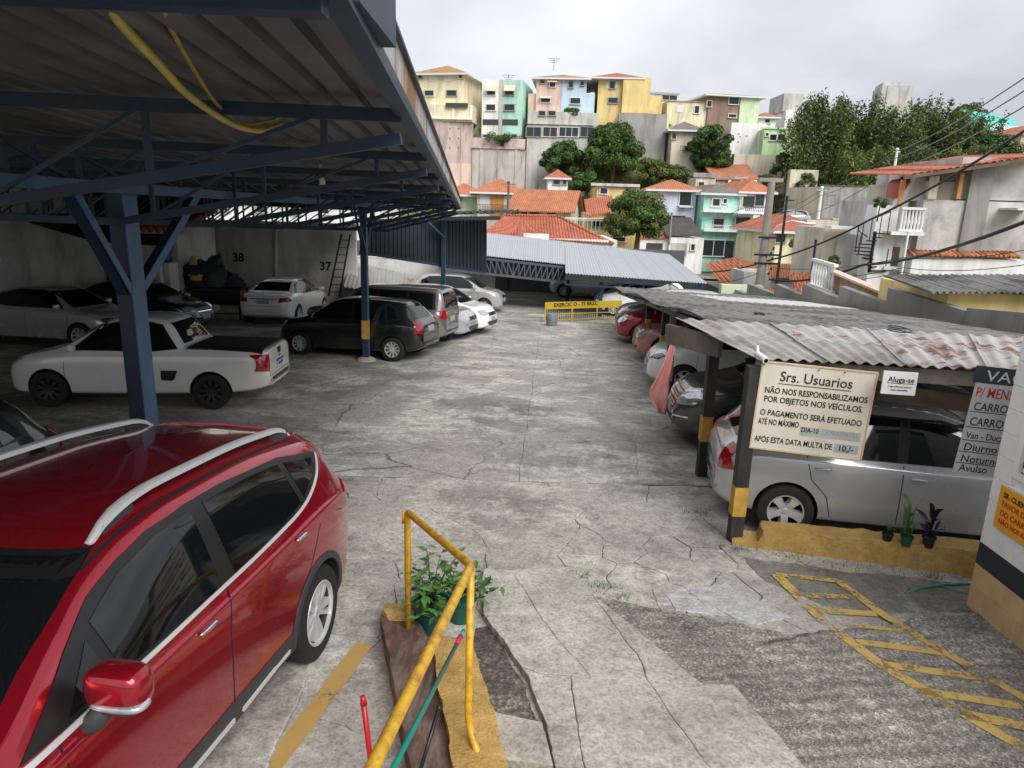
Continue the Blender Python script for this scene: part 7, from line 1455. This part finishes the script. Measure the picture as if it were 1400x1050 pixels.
for sg, q in ((1, 'L'), (-1, 'R')):
    # roof rail: flat-topped bar with feet that run into the roof
    pts = []
    for i in range(25):
        u = i / 24; x = .50 - 2.08 * u; yy = .565 - .02 * u - .015 * (1 - u) ** 3
        e = min(u, 1 - u); up = .068 * min(1, e / .10) ** .6
        p, n = s.hit(x, sg * yy, 'T'); pts.append((p.x, p.y, p.z + up - .006))
    m = MB(); sec = [(-.030, -.014), (-.024, .012), (-.006, .020), (.010, .018), (.026, .008), (.030, -.014)]
    vs = []
    for i, p in enumerate(pts):
        u = i / 24; e = min(u, 1 - u); w = .55 + .45 * min(1, e / .08)
        for (a, b) in sec: vs.append((p[0], p[1] + sg * a * w, p[2] + b))
    ns_ = len(sec); fs = [tuple(range(ns_)), tuple((len(pts) - 1) * ns_ + k for k in range(ns_ - 1, -1, -1))]
    for i in range(len(pts) - 1):
        for k in range(ns_): fs.append((i * ns_ + k, i * ns_ + (k + 1) % ns_, (i + 1) * ns_ + (k + 1) % ns_, (i + 1) * ns_ + k))
    rail = m.add(vs, fs).build('roof_rail', M_SATIN, t, True, 40)
    for (xa, xb) in ((.42, .20), (-1.30, -1.52)):
        p0, _ = s.hit(xa, sg * .555, 'T'); p1, _ = s.hit(xb, sg * .55, 'T')
        MB().bar((p0.x, p0.y, p0.z + .012), (p1.x, p1.y, p1.z + .012), .034, .05).build('rail_foot', M_PLASTIC, rail)
    s.strip('roof_gutter', [(.62, sg * .60), (0, sg * .612), (-.8, sg * .605), (-1.5, sg * .59)], .016, 'T', M_GAP, t, .002, .06)
    # wing mirror
    p, n = s.hit(.92, 1.09, q); yb = abs(p.y)
    m = MB(); m.ell((.93, sg * (yb + .155), 1.20), (.08, .13, .092), .62, 22, 14)
    mo = m.build('wing_mirror', P_RED, t, True)
    MB().ell((.955, sg * (yb + .175), 1.145), (.062, .122, .022), .7, 20, 8).build('mirror_indicator', M_LAMP, mo, True)
    MB().ell((.925, sg * (yb + .155), 1.115), (.062, .10, .028), .7, 20, 8).build('mirror_underside', M_PLASTIC, mo, True)
    MB().tube([(.95, sg * (yb - .02), 1.0), (.945, sg * (yb + .05), 1.04), (.94, sg * (yb + .11), 1.12)], [.05, .045, .045], 12).build('mirror_arm', M_PLASTIC, t, True)
    MB().box(.852, .858, (yb + .09) if sg > 0 else -(yb + .23), (yb + .23) if sg > 0 else -(yb + .09), 1.165, 1.235).build('mirror_glass', M_GLASS, mo)
    s.patch('spoiler', [(-1.80, .0), (-1.80, sg * .50), (-1.66, sg * .54), (-1.66, 0)], 'T', P_RED, t, .012, .06)
s.patch('windscreen_sticker', [(.50, 1.29), (.49, 1.33), (.42, 1.33), (.43, 1.29)], 'F', mat('teal_sticker', (.02, .22, .24), .5, 0), t, .006, .03)
G = 'parked cars'
# ---- white pickup
t, s = make_car('white_pickup', 'white pickup truck with black bed cover seen from its side and tail', PICKUP, P_WHITE, -6.55, 12.45, 184, G, wheel='steel', rim=M_RIMD, ns=90, nr=4, step=.07, cat='pickup', handle=M_TRIM)
s.patch('bed_cover', [(-.96, -.74), (-.96, .74), (-2.20, .76), (-2.20, -.76)], 'T', mat('vinyl_cover', (.012, .013, .014), .55, .2, 20), t, .03, .1)
s.patch('side_vent', [(-.52, .50), (-.52, .67), (-.80, .67), (-.74, .52), (-.70, .49)], 'L', M_TRIM, t, .004, .05, both=True)
q = s.patch('number_plate', [(-.2, .655), (-.2, .785), (.2, .785), (.2, .655)], 'B', M_PLATE, t, .016, .07)
s.patch('plate_band', [(-.2, .755), (-.2, .787), (.2, .787), (.2, .755)], 'B', M_BLUE, q, .018, .07)
for k in range(7): s.patch('plate_letter', [(-.16 + k * .046, .68), (-.16 + k * .046, .735), (-.13 + k * .046, .735), (-.13 + k * .046, .68)], 'B', M_TRIM, q, .018, .06)
s.patch('tailgate_latch', [(-.12, .99), (.12, .99), (.08, .89), (-.08, .89)], 'B', M_TRIM, t, .008, .05)
s.patch('badge', [(-.07, .83), (-.03, .85), (.07, .85), (.03, .83)], 'B', M_RIMD, t, .008, .04)
s.patch('bumper_step', [(-.5, .48), (-.5, .53), (.5, .53), (.5, .48)], 'B', M_TRIM, t, .02, .07)
s.strip('tailgate_gap', [(-.66, .56), (-.66, .98)], .01, 'B', M_GAP, t, .0015, .06); s.strip('tailgate_gap', [(.66, .56), (.66, .98)], .01, 'B', M_GAP, t, .0015, .06)
# ---- black hatchback
t, s = make_car('black_hatchback', 'black hatchback with bright wheel trims beside the thin banded post', HATCH, P_BLACK, -3.95, 17.95, 167, G, wheel='ten', rub=M_TRIM, headm=M_LAMP)
make_car('grey_compact_suv', 'boxy grey compact SUV, second in the left row behind the black hatchback', BOXY, P_MGREY, -3.72, 19.8, 168, G, wheel='five', clad=M_TRIM)
make_car('silver_hatchback', 'light silver hatchback, third in the left row between grey and white cars', HATCH, P_LSIL, -3.1, 21.5, -13, G, wheel='five', plate=False)
make_car('white_hatchback', 'small white hatchback nosing furthest into the lane from the left row', HATCH, P_WHITE, -2.55, 22.95, -16, G, wheel='steel')
make_car('patched_hatchback', 'pale silver hatchback with orange reflections under the low sloping roof', HATCH, P_CREAM, -2.35, 29.4, -8, G, wheel='five', rim=M_ALLOY)
# ---- white sedan by the back wall
t, s = make_car('white_sedan', 'white luxury sedan with dark rear window facing the back wall', SEDAN, P_WHITE, -7.95, 24.7, 88, G, wheel='five', ns=80, nr=4, step=.07)
s.strip('boot_chrome', [(-.4, .87), (.4, .87)], .018, 'B', M_CHROME, t, .012, .06)
make_car('pale_sedan', 'pale white car with black headlights behind the pickup bonnet', SEDAN, P_CREAM, -11.9, 18.2, -8, G, scale=(.95, .97, 1.02), headm=M_LAMPD)
make_car('navy_sedan', 'dark blue rounded car against the left wall behind the pale one', SEDAN, P_BLUE, -11.3, 21.2, -8, G, scale=(.95, .97, 1.02))
make_car('black_coupe', 'black hatchback with pale reflecting windows at the left edge beyond the red SUV', HATCH, P_BLACK, -5.75, 5.25, -97, G, scale=(1.05, 1.02, 1.0), glass=M_GLASS_PALE, ns=90, nr=4, step=.06)
# ---- right-hand row
t, s = make_car('silver_mpv', 'silver five-door hatchback parked behind the big notice and yellow kerb', HATCH, P_SILVER, 4.38, 7.62, -11, G, scale=(1.03, 1.02, .965), wheel='five', ns=110, nr=5, step=.05)
t, s = make_car('charcoal_sedan', 'dark grey car with chrome grille nosing out under the right roof', dict(SEDAN, head=[(.36, .62), (.44, .79), (.66, .83), (.82, .78), (.78, .64), (.55, .60)], grille=[(-.34, .50), (-.42, .76), (.42, .76), (.34, .50)]), P_GREY, 4.68, 10.7, 174, G, scale=(.95, .99, 1.10), wheel='five', ns=90, nr=4, step=.06)
s.strip('fog_lamp_trim', [(.42, .36), (.5, .44), (.74, .46)], .02, 'F', M_CHROME, t, .012, .05); s.strip('fog_lamp_trim', [(-.42, .36), (-.5, .44), (-.74, .46)], .02, 'F', M_CHROME, t, .012, .05)
for dz in (-.07, -.035, .035, .07): s.strip('grille_bar', [(-.33, .61 + dz), (.33, .61 + dz)], .012, 'F', M_SATIN, t, .010, .06)
make_car('white_front_hatchback', 'white hatchback with large black grille next to the pink cloth', dict(HATCH, grille=[(-.26, .36), (-.42, .66), (.42, .66), (.26, .36)], intake=[(-.62, .30), (-.56, .42), (-.40, .40), (-.44, .28)], head=[(.40, .66), (.46, .74), (.68, .80), (.78, .76), (.72, .68)]), P_WHITE, 4.85, 14.9, 174, G, wheel='five', headm=M_LAMPD, ns=80)
make_car('coral_vintage_car', 'faded coral and cream old car between the white and red hatchbacks', BOXY, P_CORAL, 5.1, 18.3, 174, G, scale=(.88, .90, .86), rim=M_CHROME, bumper=M_CHROME, wheel='steel')
make_car('red_hatchback', 'cherry red hatchback at the far end of the right row', HATCH, P_RED2, 5.1, 21.6, 174, G, wheel='five', headm=M_LAMP)
make_car('silver_far_hatchback', 'silver hatchback just beyond the red hatchback near the yellow gate', HATCH, P_SILVER, 5.5, 24.4, 174, G)
make_car('white_van_car', 'white car parked behind the yellow gate under the far roof', HATCH, P_WHITE, 5.3, 29.6, 178, G)
make_car('shaded_car', 'pale car deep in the shade of the far carport', BOXY, P_CREAM, 3.9, 37.6, 172, G)
# a car on the slope road
make_car('hill_car', 'pale car parked on the slope road behind the red-roofed cottage', HATCH, P_LSIL, unproj(1078, 304, 70).x, 70, 190, 'parked cars', dz=unproj(1078, 308, 70).z - gz(70), slope=0)
